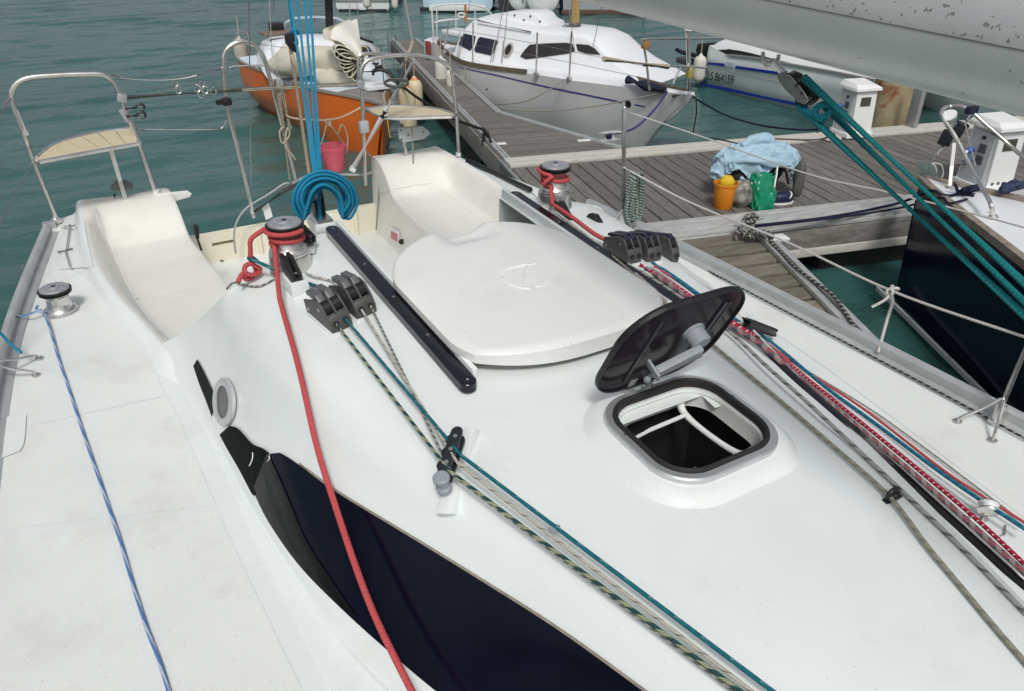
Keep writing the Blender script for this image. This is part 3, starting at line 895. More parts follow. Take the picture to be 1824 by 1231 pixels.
# ---- winches
crown_m = mat('winch_crown', (.62, .63, .65), .3, .7, mottle=.2, mscale=40)
def winch(x, y, z, s=1.0, rotz=0.0, n=36):
    c = V((x, y, z))
    q = lambda pr: [(r * s, h * s) for r, h in pr]
    dr = MB().lathe(q([(.050, .026), (.049, .030), (.045, .038), (.0435, .050), (.0435, .066), (.047, .076), (.055, .083), (.058, .086)]), c, n=n).build('winch', steel, yacht, smooth=30)
    MB().lathe(q([(.066, 0), (.066, .007), (.062, .010), (.062, .016), (.059, .021), (.052, .027)]), c, n=n).build('winch_base', steel, dr, smooth=30)
    MB().lathe(q([(.058, .0865), (.0615, .0885), (.0615, .0915), (.055, .094), (.055, .097), (.0635, .0995), (.0635, .103), (.060, .1045)]), c, n=n).build('self_tailer', black, dr, smooth=30)
    MB().lathe(q([(.056, .1048), (.055, .109), (.050, .1125), (.022, .113), (.022, .117), (.013, .1175)]), c, n=n).build('winch_top', crown_m, dr, smooth=30)
    st = []
    for i in range(16):
        a = 2 * math.pi * i / 16; r = .0105 if i % 2 else .0075
        st.append(c + V((math.cos(a) * r, math.sin(a) * r, .1176)) * 1.0 if s == 1 else c + V((math.cos(a) * r * s, math.sin(a) * r * s, .1176 * s)))
    MB().prism(st, (0, 0, .0006)).build('handle_socket', black, dr, smooth=0)
    a = rotz
    for k in range(4):
        aa = a + k * math.pi / 2 + .5
        MB().lathe([(.004 * s, 0), (.004 * s, .0012)], c + V((math.cos(aa) * .035 * s, math.sin(aa) * .035 * s, .1126 * s)), n=8).build('crown_screw', steel, dr)
    return dr
WS = V((.548, 2.470, 0))
WP = V((1.655, 2.53, 0))
zs = drop(WS.x, WS.y)[0].z
zp = drop(WP.x, WP.y)[0].z
for c, z in ((WS, zs), (WP, zp)):
    MB().lathe([(.074, -.02), (.070, .012), (.068, .050), (.067, .056)], V((c.x, c.y, z)), n=36).build('winch_pedestal', steel, yacht, smooth=30)
winch(WS.x, WS.y, zs + .056, 1.0, .3)
winch(WP.x, WP.y, zp + .056, 1.0, 1.1)
wd, _ = on(110, 556)
winch(wd.x, wd.y, wd.z + .002, 1.12, .8)
# black jamming wedges on stainless plates beside the winches
def jam_cleat(px0, px1, lift, w_=.034, h_=.052):
    p0, p1 = px0, px1
    d = (p1 - p0); L = d.length; d.normalize()
    up = V((0, 0, 1)); up = (up - d * up.dot(d)).normalized(); s = d.cross(up)
    pl_ = MB().prism([p0 + s * (w_ * .62) - up * .004, p1 + s * (w_ * .62) - up * .004, p1 - s * (w_ * .62) - up * .004, p0 - s * (w_ * .62) - up * .004], up * .004).build('cleat_plate', steel, yacht, bevel=.001)
    for sg in (-1, 1):
        o1, o2 = s * (sg * w_ * .5), s * (sg * w_ * .12)
        prof = [p0 + o1, p1 + o1, p1 + o1 + up * (h_ * .45), p0.lerp(p1, .35) + o1 + up * h_, p0 + o1 + up * (h_ * .9)]
        MB().prism(prof, o2 - o1).build('jam_jaw', black, pl_, bevel=.003)
    MB().lathe([(.005, 0), (.005, .0015)], p1 - d * .012 + up * h_ * .46, up, 10).build('screw', steel, pl_)
jam_cleat(V((.515, 2.40, zs + .045)), V((.520, 2.285, zs + .030)), 0)
MB().prism([V((.485, 2.42, zs - .02)), V((.555, 2.42, zs - .02)), V((.552, 2.27, zs - .02)), V((.492, 2.27, zs - .02))], (0, 0, .05)).build('cleat_pad', gel, yacht, bevel=.008)
jam_cleat(V((.615, 2.60, zs + .055)), V((.650, 2.53, zs + .048)), 0, .03, .05)
MB().prism([V((.57, 2.52, zs + .02)), V((.62, 2.62, zs + .02)), V((.67, 2.58, zs + .02)), V((.645, 2.50, zs + .02))], (0, 0, .028)).build('cleat_plate', steel, yacht, bevel=.003)
def shark(px0, px1, z0, w_=.028, h_=.065):
    p0, p1 = P(*px0, z0), P(*px1, z0)
    d = p1 - p0; d.normalize(); s = d.cross(EZ)
    L = (p1 - p0).length
    prof = [(0, 0), (L, 0), (L, h_ * .3), (L * .8, h_ * .62), (L * .55, h_), (L * .25, h_ * .95), (0, h_ * .4)]
    MB().prism([p0 + d * a + EZ * b + s * w_ / 2 for a, b in prof], -s * w_).build('jammer', black, yacht, bevel=.005)
shark((978, 372), (1018, 400), 1.50); shark((1042, 402), (1076, 416), 1.46)

# ---- rope clutches
def clutch(front, ydir, nrm, cells=2, scale=1.0, lever_up=True):
    """front = middle of the foot of the forward face; ydir points aft along the lines"""
    Z = V(nrm).normalized(); Y = (V(ydir) - Z * V(ydir).dot(Z)).normalized(); X = Y.cross(Z)
    q = lambda x, y, z: V(front) + (X * x + Y * y + Z * z) * scale
    W = .021 * cells + .004
    body = MB()
    side = [(0, -.012), (-.004, .010), (.004, .030), (.022, .052), (.045, .054), (.075, .040), (.108, .026), (.112, -.012)]
    for k in range(cells + 1):
        x = -W / 2 + k * (W - .004) / cells
        body.prism([q(x, y, z) for y, z in side], X * .004 * scale)
    base = [(0, -.012), (-.003, .012), (.003, .027), (.014, .028), (.014, .004), (.112, .004), (.112, -.012)]
    body.prism([q(-W / 2 + .002, y, z) for y, z in base], X * (W - .004) * scale)
    o = body.build('rope_clutch', mat('clutch_grey', (.085, .086, .082), .5, mottle=.2, mscale=30), yacht, bevel=.0015, seg=1)
    for k in range(cells):
        x = -W / 2 + .004 + (k + .5) * (W - .004) / cells - .002
        MB().lathe([(.016 * scale, 0), (.016 * scale, .016 * scale)], q(x - .008, .030, .034), X, 18).build('clutch_cam', black, o)
        lv = [(.030, .046), (.046, .060), (.092, .052), (.094, .042), (.052, .044)] if lever_up else [(.020, .050), (.034, .060), (.100, .040), (.100, .032), (.046, .044)]
        MB().prism([q(x - .0075, y, z) for y, z in lv], X * .015 * scale).build('clutch_lever', mat('lever_grey', (.12, .125, .13), .35, mottle=.15) if lever_up else mat('lever_blue_black', (.016, .017, .035), .35), o, bevel=.002)
        MB().lathe([(.0062 * scale, 0), (.0062 * scale, .003)], q(x, -.0045, .013), -Y, 14).build('rope_hole', black, o)
    for y, z in ((.035, .034), (.095, .008)):
        for sx in (-1, 1):
            MB().lathe([(.004 * scale, 0), (.004 * scale, .001)], q(sx * (W / 2 + .000), y, z), X * sx, 8).build('screw', steel, o)
    return o, [q(-W / 2 + .004 + (k + .5) * (W - .004) / cells - .002, -.004, .013) for k in range(cells)]
org_s, _ = on(800, 800)
f1, n1 = on(611, 588, .016); f2, n2_ = on(654, 563, .016)
yd = V((-.03, 1, .05))
_, HS1 = clutch(f1, (-.16, 1, .05), n1, 2, 1.5)
_, HS2 = clutch(f2, (-.16, 1, .05), n2_, 2, 1.5)
for f_, n_ in ((f1, n1), (f2, n2_)):
    MB().box(f_ + V((-.010, .075, -.026)), (.076, .17, .028), (V((1, .16, 0)).normalized(), V((-.16, 1, .05)).normalized(), n_)).build('clutch_pad', gel, yacht, bevel=.006)
def flat(px, py, lift=0.0):
    return on(px, py, lift)
g1, m1 = flat(1128, 470, .014); g2, m2_ = flat(1163, 467, .014); g3, m3 = flat(1200, 467, .012)
_, HP1 = clutch(g1, (.02, 1, .05), V((0, -.05, 1)), 2, 1.35, False)
_, HP2 = clutch(g2, (.02, 1, .05), V((0, -.05, 1)), 2, 1.35, False)
_, HP3 = clutch(g3, (.02, 1, .03), V((0, -.03, 1)), 1, 1.35, False)
for f_ in (g1, g2):
    MB().box(f_ + V((0, .075, -.024)), (.07, .17, .022)).build('clutch_pad', gel, yacht, bevel=.006)

# ---- deck organisers
def organiser(a, b, n, cap=None, mt=None):
    """two-plate organiser from a to b (centre line on the deck), sheaves between"""
    up = V(n).normalized(); d = (b - a); L = d.length; d.normalize(); s = d.cross(up)
    ol = []
    for i in range(9):
        t = math.pi * i / 8; ol.append(a - d * math.sin(t) * .015 + s * math.cos(t) * .015)
    for i in range(9):
        t = math.pi * i / 8; ol.append(b + d * math.sin(t) * .015 - s * math.cos(t) * .015)
    o = MB().prism([p + up * .036 for p in ol], up * .006).build('deck_organiser', mt or mat('organiser_grey', (.028, .031, .036), .35, .3), yacht, bevel=.0015)
    MB().prism([p + up * .006 for p in ol], up * .005).build('base_plate', mt or mat('organiser_grey'), o, bevel=.0015)
    k = max(2, round(L / .04))
    for i in range(k):
        c = a.lerp(b, (i + .5) / k)
        MB().lathe([(.0175, 0), (.0135, .006), (.0125, .0125), (.0135, .019), (.0175, .025)], c + up * .011 + s * .006, up, 18).build('sheave', black, o)
    for i in range(k):
        c = a.lerp(b, (i + .35) / k)
        MB().lathe([(.0055, 0), (.0055, .0012), (.0025, .002)], c + up * .042, up, 10).build('bolt', steel, o)
    return o
oa, on_a = on(822, 800); ob, _ = on(800, 872)
nn = V((-.22, -.1, 1)).normalized()
organiser(oa + nn * .022, ob + nn * .028, nn)
oc = ob + nn * .030 + (ob - oa).normalized() * .018
MB().lathe([(.019, 0), (.019, .008), (.015, .012), (.015, .026), (.020, .034), (.020, .042), (.017, .045)], oc, nn, 20).build('organiser_end_post', ltgrey_pl, yacht)
pad0, pn0 = on(803, 900); pad1, _ = on(835, 780)
dd = (pad1 - pad0).normalized()
MB().box((pad0 + pad1) / 2 + pn0 * .006, (.05, (pad1 - pad0).length + .05, .034), (dd.cross(pn0), dd, pn0)).build('organiser_pad', gel, yacht, bevel=.01)
pa, _ = on(1322, 592); pb, _ = on(1372, 604)
pnn = V((.1, -.06, 1)).normalized()
organiser(pa + pnn * .008, pb + pnn * .012, pnn)
# small fairlead eye on the roof
fe, fn = on(1588, 890)
eye = []
for i in range(20):
    t = 2 * math.pi * i / 20
    eye.append(fe + V((math.cos(t) * .017, 0, .016 + math.sin(t) * .014)))
MB().tube(eye, .006, 8, closed=True).build('fairlead', black, yacht)
MB().box(fe + V((0, 0, .003)), (.055, .016, .008)).build('fairlead_foot', black, yacht, bevel=.003)
# stand-up block on the port side deck
bk, _ = on(1752, 925)
MB().lathe([(.028, -.010), (.020, -.004), (.020, .004), (.028, .010)], bk + V((0, 0, .05)), (.75, .5, .42), 24).build('block_sheave', white_pl, yacht)
mbk = MB()
for sg in (-1, 1):
    ax = V((.75, .5, .42)).normalized()
    mbk.lathe([(.030, 0), (.029, .003)], bk + V((0, 0, .048)) + ax * (sg * .0125), ax * sg, 20)
mbk.build('block_cheek', steel, yacht)
MB().tube([bk + V((0, 0, .022)), bk + V((0, 0, -.002))], [.008, .014], 12).build('block_spring', steel, yacht)
MB().tube([bk + V((-.05, .02, .0)), bk + V((-.05, .02, .022)), bk + V((-.045, .02, .026))], .006, 8).build('pad_eye', steel, yacht)
MB().tube([bk + V((.03, -.05, .002)), bk + V((-.02, -.075, .006)), bk + V((-.028, -.07, .004))], .003, 6).build('ring_pin', steel, yacht)

# ---- stanchions with their braces
def tube_part(name, pts, r, m=None, n=10, parent=None, k=8):
    return MB().tube(catmull(pts, k), r, n).build(name, m or steel, parent or yacht)
def stanchion(base, top, br):
    o = MB().tube([base, top], .0125, 12).build('stanchion', steel, yacht)
    MB().lathe([(.026, -.004), (.026, .012), (.018, .02), (.017, .075), (.0145, .08)], base, (top - base), 16).build('stanchion_socket', steel, o)
    u = (top - base).normalized()
    for b_ in br:
        b_ = V(b_)
        pts = [b_ + V((0, 0, .003)), b_ + V((0, 0, .02)) + (base - b_) * .08, b_.lerp(base, .5) + u * .055, base.lerp(b_, .12) + u * .098, base + u * .092]
        MB().tube(catmull(pts, 6), .0055, 8).build('stanchion_brace', steel, o)
        MB().lathe([(.016, 0), (.016, .003), (.010, .005)], b_, n=14).build('brace_foot', steel, o)
    return o
sb1 = P(1110, 404, .957); st1 = V((sb1.x + .045, sb1.y, 1.56)); st1 = PY(1112, 193, sb1.y + .01)
stanchion(sb1, st1, [P(1083, 402, .957), P(1096, 420, .957)])
MB().sphere(st1, .0135, 10, 6).build('stanchion_cap', steel, yacht)
sb2 = P(1772, 752, .957); st2 = sb2 + V((.035, .0, .62))
stanchion(sb2, st2, [P(1706, 750, .957), P(1768, 784, .957)])
sb3 = V((-.50, 3.20, .957))
stanchion(sb3, sb3 + V((-.04, 0, .6)), [P(70, 638, .957), P(64, 668, .957)])

# ---- pushpits
YQ = 5.03
def py(l, y=YQ): return [PY(a, b, y) for a, b in l]
board = mat('varnished_board', (.66, .58, .40), .45, mscale=10, c2=(.56, .47, .30), stretch=(1, 8, 8))
def pushpit(legs_px, seat_back, seat_front, post, name, slats, zseat):
    rail = MB().tube(catmull(py(legs_px), 8), .0135, 12).build(name, steel, yacht)
    bk_ = [P(a, b, zseat) for a, b in seat_back]; fr_ = [P(a, b, zseat) for a, b in seat_front]
    MB().tube(catmull(bk_, 6), .0115, 10).build('seat_rail', steel, rail)
    MB().tube(catmull(fr_, 6), .0115, 10).build('seat_rail', steel, rail)
    MB().tube([bk_[-1], fr_[-1]], .0115, 10).build('seat_rail', steel, rail)
    n = slats * 4
    a_ = resample3(bk_, n + 1); b_ = resample3(fr_, n + 1)
    for s in range(slats):
        rws = []
        for t in (.03, .97):
            rws.append([a_[s * 4 + i].lerp(b_[s * 4 + i], t) + V((0, 0, .004)) for i in range(5)])
        ctr_ = sum((p for r in rws for p in r), V()) / 10
        ax_s = (rws[0][4] - rws[0][0]).normalized()
        rws = [[p - ax_s * ((p - ctr_).dot(ax_s) * .05) for p in r] for r in rws]
        mbs = MB()
        lo_ = [[p - V((0, 0, .012)) for p in r] for r in rws]
        ring_ = rws[0] + list(reversed(rws[1]))
        mbs.prism([p - V((0, 0, .012)) for p in ring_], (0, 0, .012))
        mbs.build('seat_slat', board, rail, bevel=.0015, seg=1)
    MB().tube(post, .012, 10).build('seat_post', steel, rail)
    MB().lathe([(.028, 0), (.028, .004), (.016, .008)], post[0], n=16).build('post_foot', steel, rail)
    return rail
def resample3(pts, n):
    q = catmull(pts, 12) if len(pts) > 2 else [V(p) for p in pts]
    L = [0]
    for a, b in zip(q, q[1:]): L.append(L[-1] + (b - a).length)
    out = []; j = 0
    for i in range(n):
        s = L[-1] * i / (n - 1)
        while j < len(L) - 2 and L[j + 1] < s: j += 1
        t = (s - L[j]) / max(L[j + 1] - L[j], 1e-9)
        out.append(q[j].lerp(q[j + 1], min(max(t, 0), 1)))
    return out
zS = PY(150, 255, YQ).z
pS = pushpit([(101, 394), (80, 340), (58, 285), (38, 228), (21, 178), (26, 153), (50, 139), (100, 134), (150, 132), (182, 133), (202, 147), (216, 176), (237, 230), (262, 300), (284, 362)],
        [(62, 285), (90, 262), (130, 247), (180, 236), (236, 229)], [(62, 290), (110, 281), (180, 268), (249, 256)], py([(229, 374), (198, 268)]), 'pushpit', 8, zS)
zP = PY(720, 200, YQ).z
pP = pushpit([(818, 290), (813, 205), (806, 136), (796, 115), (762, 101), (720, 98), (682, 101), (655, 108), (643, 126), (644, 160), (646, 196), (648, 250), (651, 330)],
        [(812, 205), (780, 195), (735, 190), (690, 190), (649, 195)], [(812, 208), (770, 209), (720, 211), (681, 210)], py([(727, 299), (714, 212)]), 'pushpit', 1, zP)
# centre hoop, cross bar, extra rail
tube_part('transom_hoop', py([(452, 388), (425, 272), (405, 190), (399, 120), (402, 92), (420, 77), (445, 77), (465, 94), (476, 122), (494, 190), (512, 262), (530, 335)], 5.10), .0135)
MB().tube(py([(217, 174), (430, 160), (640, 149)], 5.03), .0125, 12).build('cross_bar', mat('brassy_steel', (.60, .55, .43), .22, 1.0, mottle=.25, mscale=20), yacht)
tube_part('upper_rail', py([(641, 166), (638, 110), (648, 96), (690, 97), (735, 99)], 5.12), .011)
for q in ((217, 174), (641, 150)):
    c = PY(*q, 5.03)
    MB().box(c, (.05, .05, .045), frame((.3, 0, 1))).build('bar_clamp', mat('clamp_grey', (.45, .47, .48), .4, .6), yacht, bevel=.006)
MB().box(PY(222, 206, 5.03), (.035, .03, .075), frame((.35, 0, -1))).build('bar_clamp', mat('clamp_grey'), yacht, bevel=.006)
for q in ((240, 192), (242, 206)):
    c = PY(*q, 5.0)
    pts = [c + V((-.05, 0, 0)), c + V((0, 0, .0))] + [c + V((.03 + .022 * math.cos(t), 0, .018 * math.sin(t))) for t in [math.pi - i * .62 for i in range(9)]]
    MB().tube(pts, .0075, 6).build('pole_clip', black, yacht)
MB().box(PY(404, 181, 5.07), (.055, .05, .045)).build('pole_clip', black, yacht, bevel=.01)
MB().box(PY(392, 182, 5.07), (.05, .03, .03)).build('pole_clip', black, yacht, bevel=.008)
# guard wires across the stern
tube_part('guard_wire', py([(197, 133), (222, 140), (280, 143), (325, 140), (362, 131), (397, 120)], 5.03), .0028, wire_m, 6)
tube_part('guard_wire', py([(238, 230), (300, 231), (360, 231), (393, 229), (404, 214)], 5.03), .0028, wire_m, 6)
tube_part('guard_wire', py([(409, 125), (412, 119), (440, 117), (480, 117)], 5.1), .005)
for q0, q1, r in (((200, 133), (214, 138), .006), ((350, 134), (394, 121), .0055), ((238, 230), (258, 231), .006), ((376, 230), (393, 229), .005)):
    MB().tube(py([q0, q1], 5.03), r, 8).build('wire_terminal', steel, yacht)
for i, q in enumerate(((312, 152), (318, 160), (352, 158), (360, 152), (366, 160), (358, 168), (380, 163))):
    c = PY(*q, 5.01)
    pts = [c + V((math.cos(t) * .016, .004 * (i % 3), math.sin(t) * .022)) for t in [i + k * math.pi / 5 for k in range(10)]]
    MB().tube(pts, .0032, 6, closed=True).build('shackle', steel, yacht)
# compass-like log housing behind the starboard seat post
c = PY(217, 332, 5.10)
MB().lathe([(.025, -.02), (.062, -.006), (.062, .008), (.04, .022), (.036, .03), (.02, .034)], c, (0, -.15, 1), 24).build('log_housing', mat('housing_grey', (.16, .17, .175), .4), yacht)
tube_part('cable', py([(204, 345), (205, 358), (214, 371)], 5.1), .005, black)
# white bracket plates by the starboard inner leg
q = py([(283, 345), (334, 340), (342, 345), (338, 351), (300, 362), (286, 363)], 5.0)
MB().prism(q, (0, .012, 0)).build('bracket_plate', white_pl, yacht, bevel=.002)
q = py([(241, 352), (264, 347), (284, 358), (262, 366), (250, 366)], 5.06)
MB().prism(q, (0, .02, .01)).build('bracket_plate', white_pl, yacht, bevel=.002)
MB().lathe([(.02, 0), (.02, .05)], PY(281, 352, 5.03), n=14).build('leg_clamp', white_pl, yacht)
MB().lathe([(.02, 0), (.021, .04), (.018, .075)], PY(817, 290, 5.03), n=14).build('leg_tape', white_pl, yacht)
for z in (.02, .045):
    MB().lathe([(.0215, 0), (.0215, .006)], PY(817, 290, 5.03) + V((0, 0, z)), n=14).build('tape_band', black, yacht)
MB().lathe([(.03, 0), (.03, .012), (.02, .03)], PY(101, 396, 5.03), n=14).build('leg_foot', steel, yacht)
MB().box(PY(88, 402, 4.98), (.07, .05, .05)).build('rail_end_fitting', mat('clamp_grey'), yacht, bevel=.012)
# grey plate on the port seat post
q = py([(707, 226), (750, 224), (762, 232), (762, 238), (752, 246), (716, 253), (709, 246)], 5.0)
MB().prism(q, (0, -.03, 0)).build('bracket_plate', mat('pale_grey_plate', (.42, .45, .46), .5, mottle=.1), yacht, bevel=.004)
for a in ((714, 232), (715, 249), (754, 235), (727, 240)):
    MB().lathe([(.006, 0), (.006, .002)], PY(*a, 4.968), (0, -1, 0), 8).build('bolt', black, yacht)
MB().box(PY(648, 226, 5.0), (.06, .04, .075)).build('bracket_plate', mat('pale_grey_plate'), yacht, bevel=.006)
# tiller and its grey cable
MB().tube(py([(452, 378), (500, 345), (545, 318)], 4.95), .011, 10).build('tiller', mat('dark_tube', (.06, .058, .055), .35, .5), yacht)
MB().tube(py([(470, 352), (520, 326), (560, 308), (648, 312), (690, 296)], 5.08), .010, 10).build('push_bar', steel, yacht)
MB().prism(py([(467, 370), (479, 362), (486, 386), (474, 392)], 4.97), (0, .015, 0)).build('rudder_stock_plate', white_pl, yacht)
tube_part('grey_hose', py([(420, 452), (417, 420), (422, 395), (440, 370), (480, 345), (505, 328), (515, 326)], 4.97), .0065, mat('hose_grey', (.34, .36, .35), .6))
MB().tube([PY(359, 446, 4.6), PY(351, 424, 4.6)], .006, 8).build('engine_lever', black, yacht)
MB().lathe([(.010, 0), (.016, .03), (.017, .07), (.012, .085)], PY(352, 425, 4.6), PY(348, 403, 4.6) - PY(352, 425, 4.6), 12).build('lever_knob', black, yacht)
tube_part('cable', [P(370, 450, .52), P(382, 462, .51), P(398, 465, .51)], .004, black)
# locker lock bars on the starboard quarter
for l in ([(127, 404), (121, 446), (118, 450), (128, 482)],):
    pts = [on(p.x, p.y, .014)[0] for p in resample(l, 14)]
    MB().tube(pts, .0055, 8).build('lock_bar', steel, yacht)
for a, b in (((112, 407), (140, 403)), ((104, 453), (132, 446))):
    MB().tube([on(*a, .012)[0], on(*b, .012)[0]], .0065, 8).build('lock_bar', steel, yacht)
# switch panel on the port seat front
def psx(l, x): return [PX(a, b, x) for a, b in l]
MB().prism(psx([(694, 404), (712, 413), (712, 438), (695, 428)], 1.752), (-.006, 0, 0)).build('switch_panel', white_pl, yacht, bevel=.002)
MB().prism(psx([(697, 411), (708, 417), (708, 431), (697, 424)], 1.745), (-.004, 0, 0)).build('panel_label', mat('faded_red', (.55, .22, .22), .6), yacht)
MB().lathe([(.018, 0), (.018, .02), (.01, .03)], PX(718, 430, 1.752), (-1, 0, 0), 12).build('ignition_switch', black, yacht)

# ---- port coaming edge: black hose lying along the outer deck
tube_part('black_hose', [P(832, 286, .99), P(870, 303, .97), P(910, 322, .97), P(945, 338, .98)], .018, black)

# standing wires of our own rig and the starboard guard rail
MB().tube([PY(447, 330, 5.1), PY(443, -40, 5.0)], .0032, 6).build('backstay', wire_m, yacht)
MB().tube([PY(58, 288, 5.03), V((-.53, 3.2, 1.28))], .0030, 6).build('guard_wire', wire_m, yacht)
MB().tube([PY(20, 172, 5.03), V((-.54, 3.2, 1.555))], .0030, 6).build('guard_wire', wire_m, yacht)
MB().tube([PY(20, 172, 5.03), PY(6, 186, 4.9)], .006, 8).build('wire_terminal', steel, yacht)
tube_part('guard_lashing', py([(30, 195), (38, 215), (46, 232), (50, 240), (44, 238), (44, 228)], 5.0), .005, mat('lashing_cord', (.55, .54, .50), .8))
# ================================================================== ropes, boom and tackles
red = rope_mat('red_rope', (.56, .085, .09), (.66, .20, .19), .012, .12, 1.0, 3)
teal = rope_mat('teal_rope', (.010, .155, .20), (.30, .42, .36), .06, .14, 1.5, 2, fleck2=(.004, .05, .08))
teal_plain = rope_mat('green_tackle_rope', (.009, .195, .21))
blue_ms = rope_mat('bright_blue_rope', (.018, .255, .44))
blk_wht = rope_mat('black_white_rope', (.42, .42, .38), (.025, .04, .04), .024, .5, 1.0, 1)
grn_spk = rope_mat('green_speckled_rope', (.02, .075, .075), (.42, .42, .26), .045, .5, 1.2, 1)
wht_blk = rope_mat('white_fleck_rope', (.62, .60, .55), (.04, .04, .04), .04, .22, 1.0, 2)
beige = rope_mat('beige_fleck_rope', (.56, .52, .44), (.04, .035, .03), .05, .12, 1.0, 1)
old_line = rope_mat('weathered_line', (.36, .34, .27), (.20, .19, .14), .03, .4, 1.0, 1)
blu_wht = rope_mat('blue_white_rope', (.10, .24, .52), (.62, .66, .72), .16, .38, 2.0, 1)
red_dot = rope_mat('red_dotted_rope', (.42, .015, .05), (.80, .66, .66), .020, .26, 1.0, 4)
red_teal = rope_mat('red_teal_rope', (.30, .11, .125), (.008, .08, .105), .05, .42, 1.0, 1, fleck2=(.30, .28, .26))
blue_ln = rope_mat('petrol_blue_rope', (.01, .15, .26), (.03, .24, .33), .03, .3, 1.0, 1)
grey_fl = rope_mat('grey_fleck_rope', (.40, .40, .37), (.05, .05, .06), .05, .25, 1.0, 1)
sand = rope_mat('sand_rope', (.60, .50, .38), (.50, .40, .28), .02, .4, 1.0, 1)
blk_grn = rope_mat('green_black_white_rope', (.05, .10, .09), (.50, .53, .48), .016, .4, 1.0, 1)
navy_r = rope_mat('navy_rope', (.010, .012, .035), (.03, .03, .07), .02, .4, 1.0, 1)
white_r = rope_mat('white_rope', (.62, .61, .57), (.48, .46, .42), .015, .4, 1.0, 1)

def rope(name, pts, r, m, label, n=8, k=6, cat='rope', group=None, closed=False, raw=False):
    q = [V(p) for p in pts] if raw else catmull(pts, k, closed)
    lowest = min(q, key=lambda p: p.z)
    o = MB().tube(q, r, n, closed=closed).build(name, m, None, smooth=80, origin=q[0])
    if label: tag(o, label, cat, group)
    return o
def lifted(px, py, h, bv=None):
    b_ = on(px, py, 0, bv or BVH2)[0]
    d = ray(px, py).normalized()
    return b_ - d * (h / -d.z)
def sfc(l, lift=.008, n=24, bv=None):
    """a line laid on the boat through these photo points; an item may carry its own lift"""
    pts = resample([(p[0], p[1]) for p in l], n)
    lf = [p[2] if len(p) > 2 else lift for p in l]
    out = []
    for i, p in enumerate(pts):
        t = i / (n - 1) * (len(l) - 1); j = min(int(t), len(l) - 2)
        h = lf[j] + (lf[j + 1] - lf[j]) * (t - j)
        out.append(lifted(p.x, p.y, h, bv or BVH2))
    return out
def smooth3(pts, it=3):
    for _ in range(it):
        pts = [pts[0]] + [(pts[i - 1] + pts[i] * 2 + pts[i + 1]) / 4 for i in range(1, len(pts) - 1)] + [pts[-1]]
    return pts

# ---- red sheet on the starboard winch
wz = zs + .056
def helix(c, r0, z0, z1, a0, a1, n=40):
    return [V((c.x + math.cos(a0 + (a1 - a0) * i / n) * r0, c.y + math.sin(a0 + (a1 - a0) * i / n) * r0, z0 + (z1 - z0) * i / n)) for i in range(n + 1)]
RR = .0082
lead = smooth3(sfc([(489, 490, .05), (497, 530, .045), (512, 582, .03), (530, 645, .03), (546, 715, .035), (565, 800, .045), (592, 885, .06), (625, 985, .07), (662, 1085, .075), (700, 1165, .08), (738, 1240, .085), (775, 1310, .085)], n=44), 4)
hx = helix(WS, .053, wz + .062, wz + .038, math.radians(160), math.radians(160 + 395), 44)
h_end = hx[-1]
lead_full = [V((WS.x - .055, WS.y - .03, wz + .034))] + lead[1:]
tail_top = helix(WS, .064, wz + .088, wz + .086, math.radians(-40), math.radians(-215), 18)
tl = [tail_top[-1], PY(448, 425, 2.50), PY(446, 445, 2.50), PY(447, 462, 2.5), PY(452, 472, 2.49), PY(462, 478, 2.48), PY(460, 487, 2.48), PY(447, 490, 2.47), PY(436, 484, 2.47), PY(438, 473, 2.485), PY(450, 470, 2.49), PY(456, 482, 2.50), PY(450, 494, 2.49), PY(438, 497, 2.48), PY(433, 488, 2.47), PY(428, 494, 2.46), PY(424, 503, 2.45)]
path = list(reversed(catmull(tl, 6)))[:-1] + list(reversed(tail_top))[:-1]
path += catmull([tail_top[0], V((WS.x + .058, WS.y + .02, wz + .075)), hx[0]], 5)[1:-1] if False else []
o = rope('jib_sheet', path, RR, red, 'thick red jib sheet with a knotted tail wound on the starboard winch', raw=True, n=10)
sheet2 = hx + catmull([hx[-1], V((WS.x - .052, WS.y - .035, wz + .034)), lead[2]], 5)[1:-1] + lead[2:]
mb = MB().tube(sheet2, RR, 10)
c2_ = mb.build('standing_part', red, None, smooth=80, origin=o.location); c2_.parent = o; c2_.location = (0, 0, 0)

# port winch sheet
wzp = zp + .056
hx = helix(WP, .053, wzp + .066, wzp + .036, math.radians(100), math.radians(100 + 480), 50)
ld = smooth3(sfc([(975, 358, .05), (1000, 374, .05), (1030, 395, .045), (1060, 418, .04), (1090, 432, .03), (1110, 440, .03)], n=16), 2)
hx2 = helix(WP, .066, wzp + .098, wzp + .084, math.radians(10), math.radians(230), 20)
o = rope('jib_sheet', hx2 + [V((WP.x - .075, WP.y - .04, wzp + .06))] , RR, red, 'red jib sheet wound on the port winch by the pontoon', raw=True, n=10)
c2_ = MB().tube(hx + ld[1:], RR, 10).build('standing_part', red, None, smooth=80, origin=o.location); c2_.parent = o; c2_.location = (0, 0, 0)

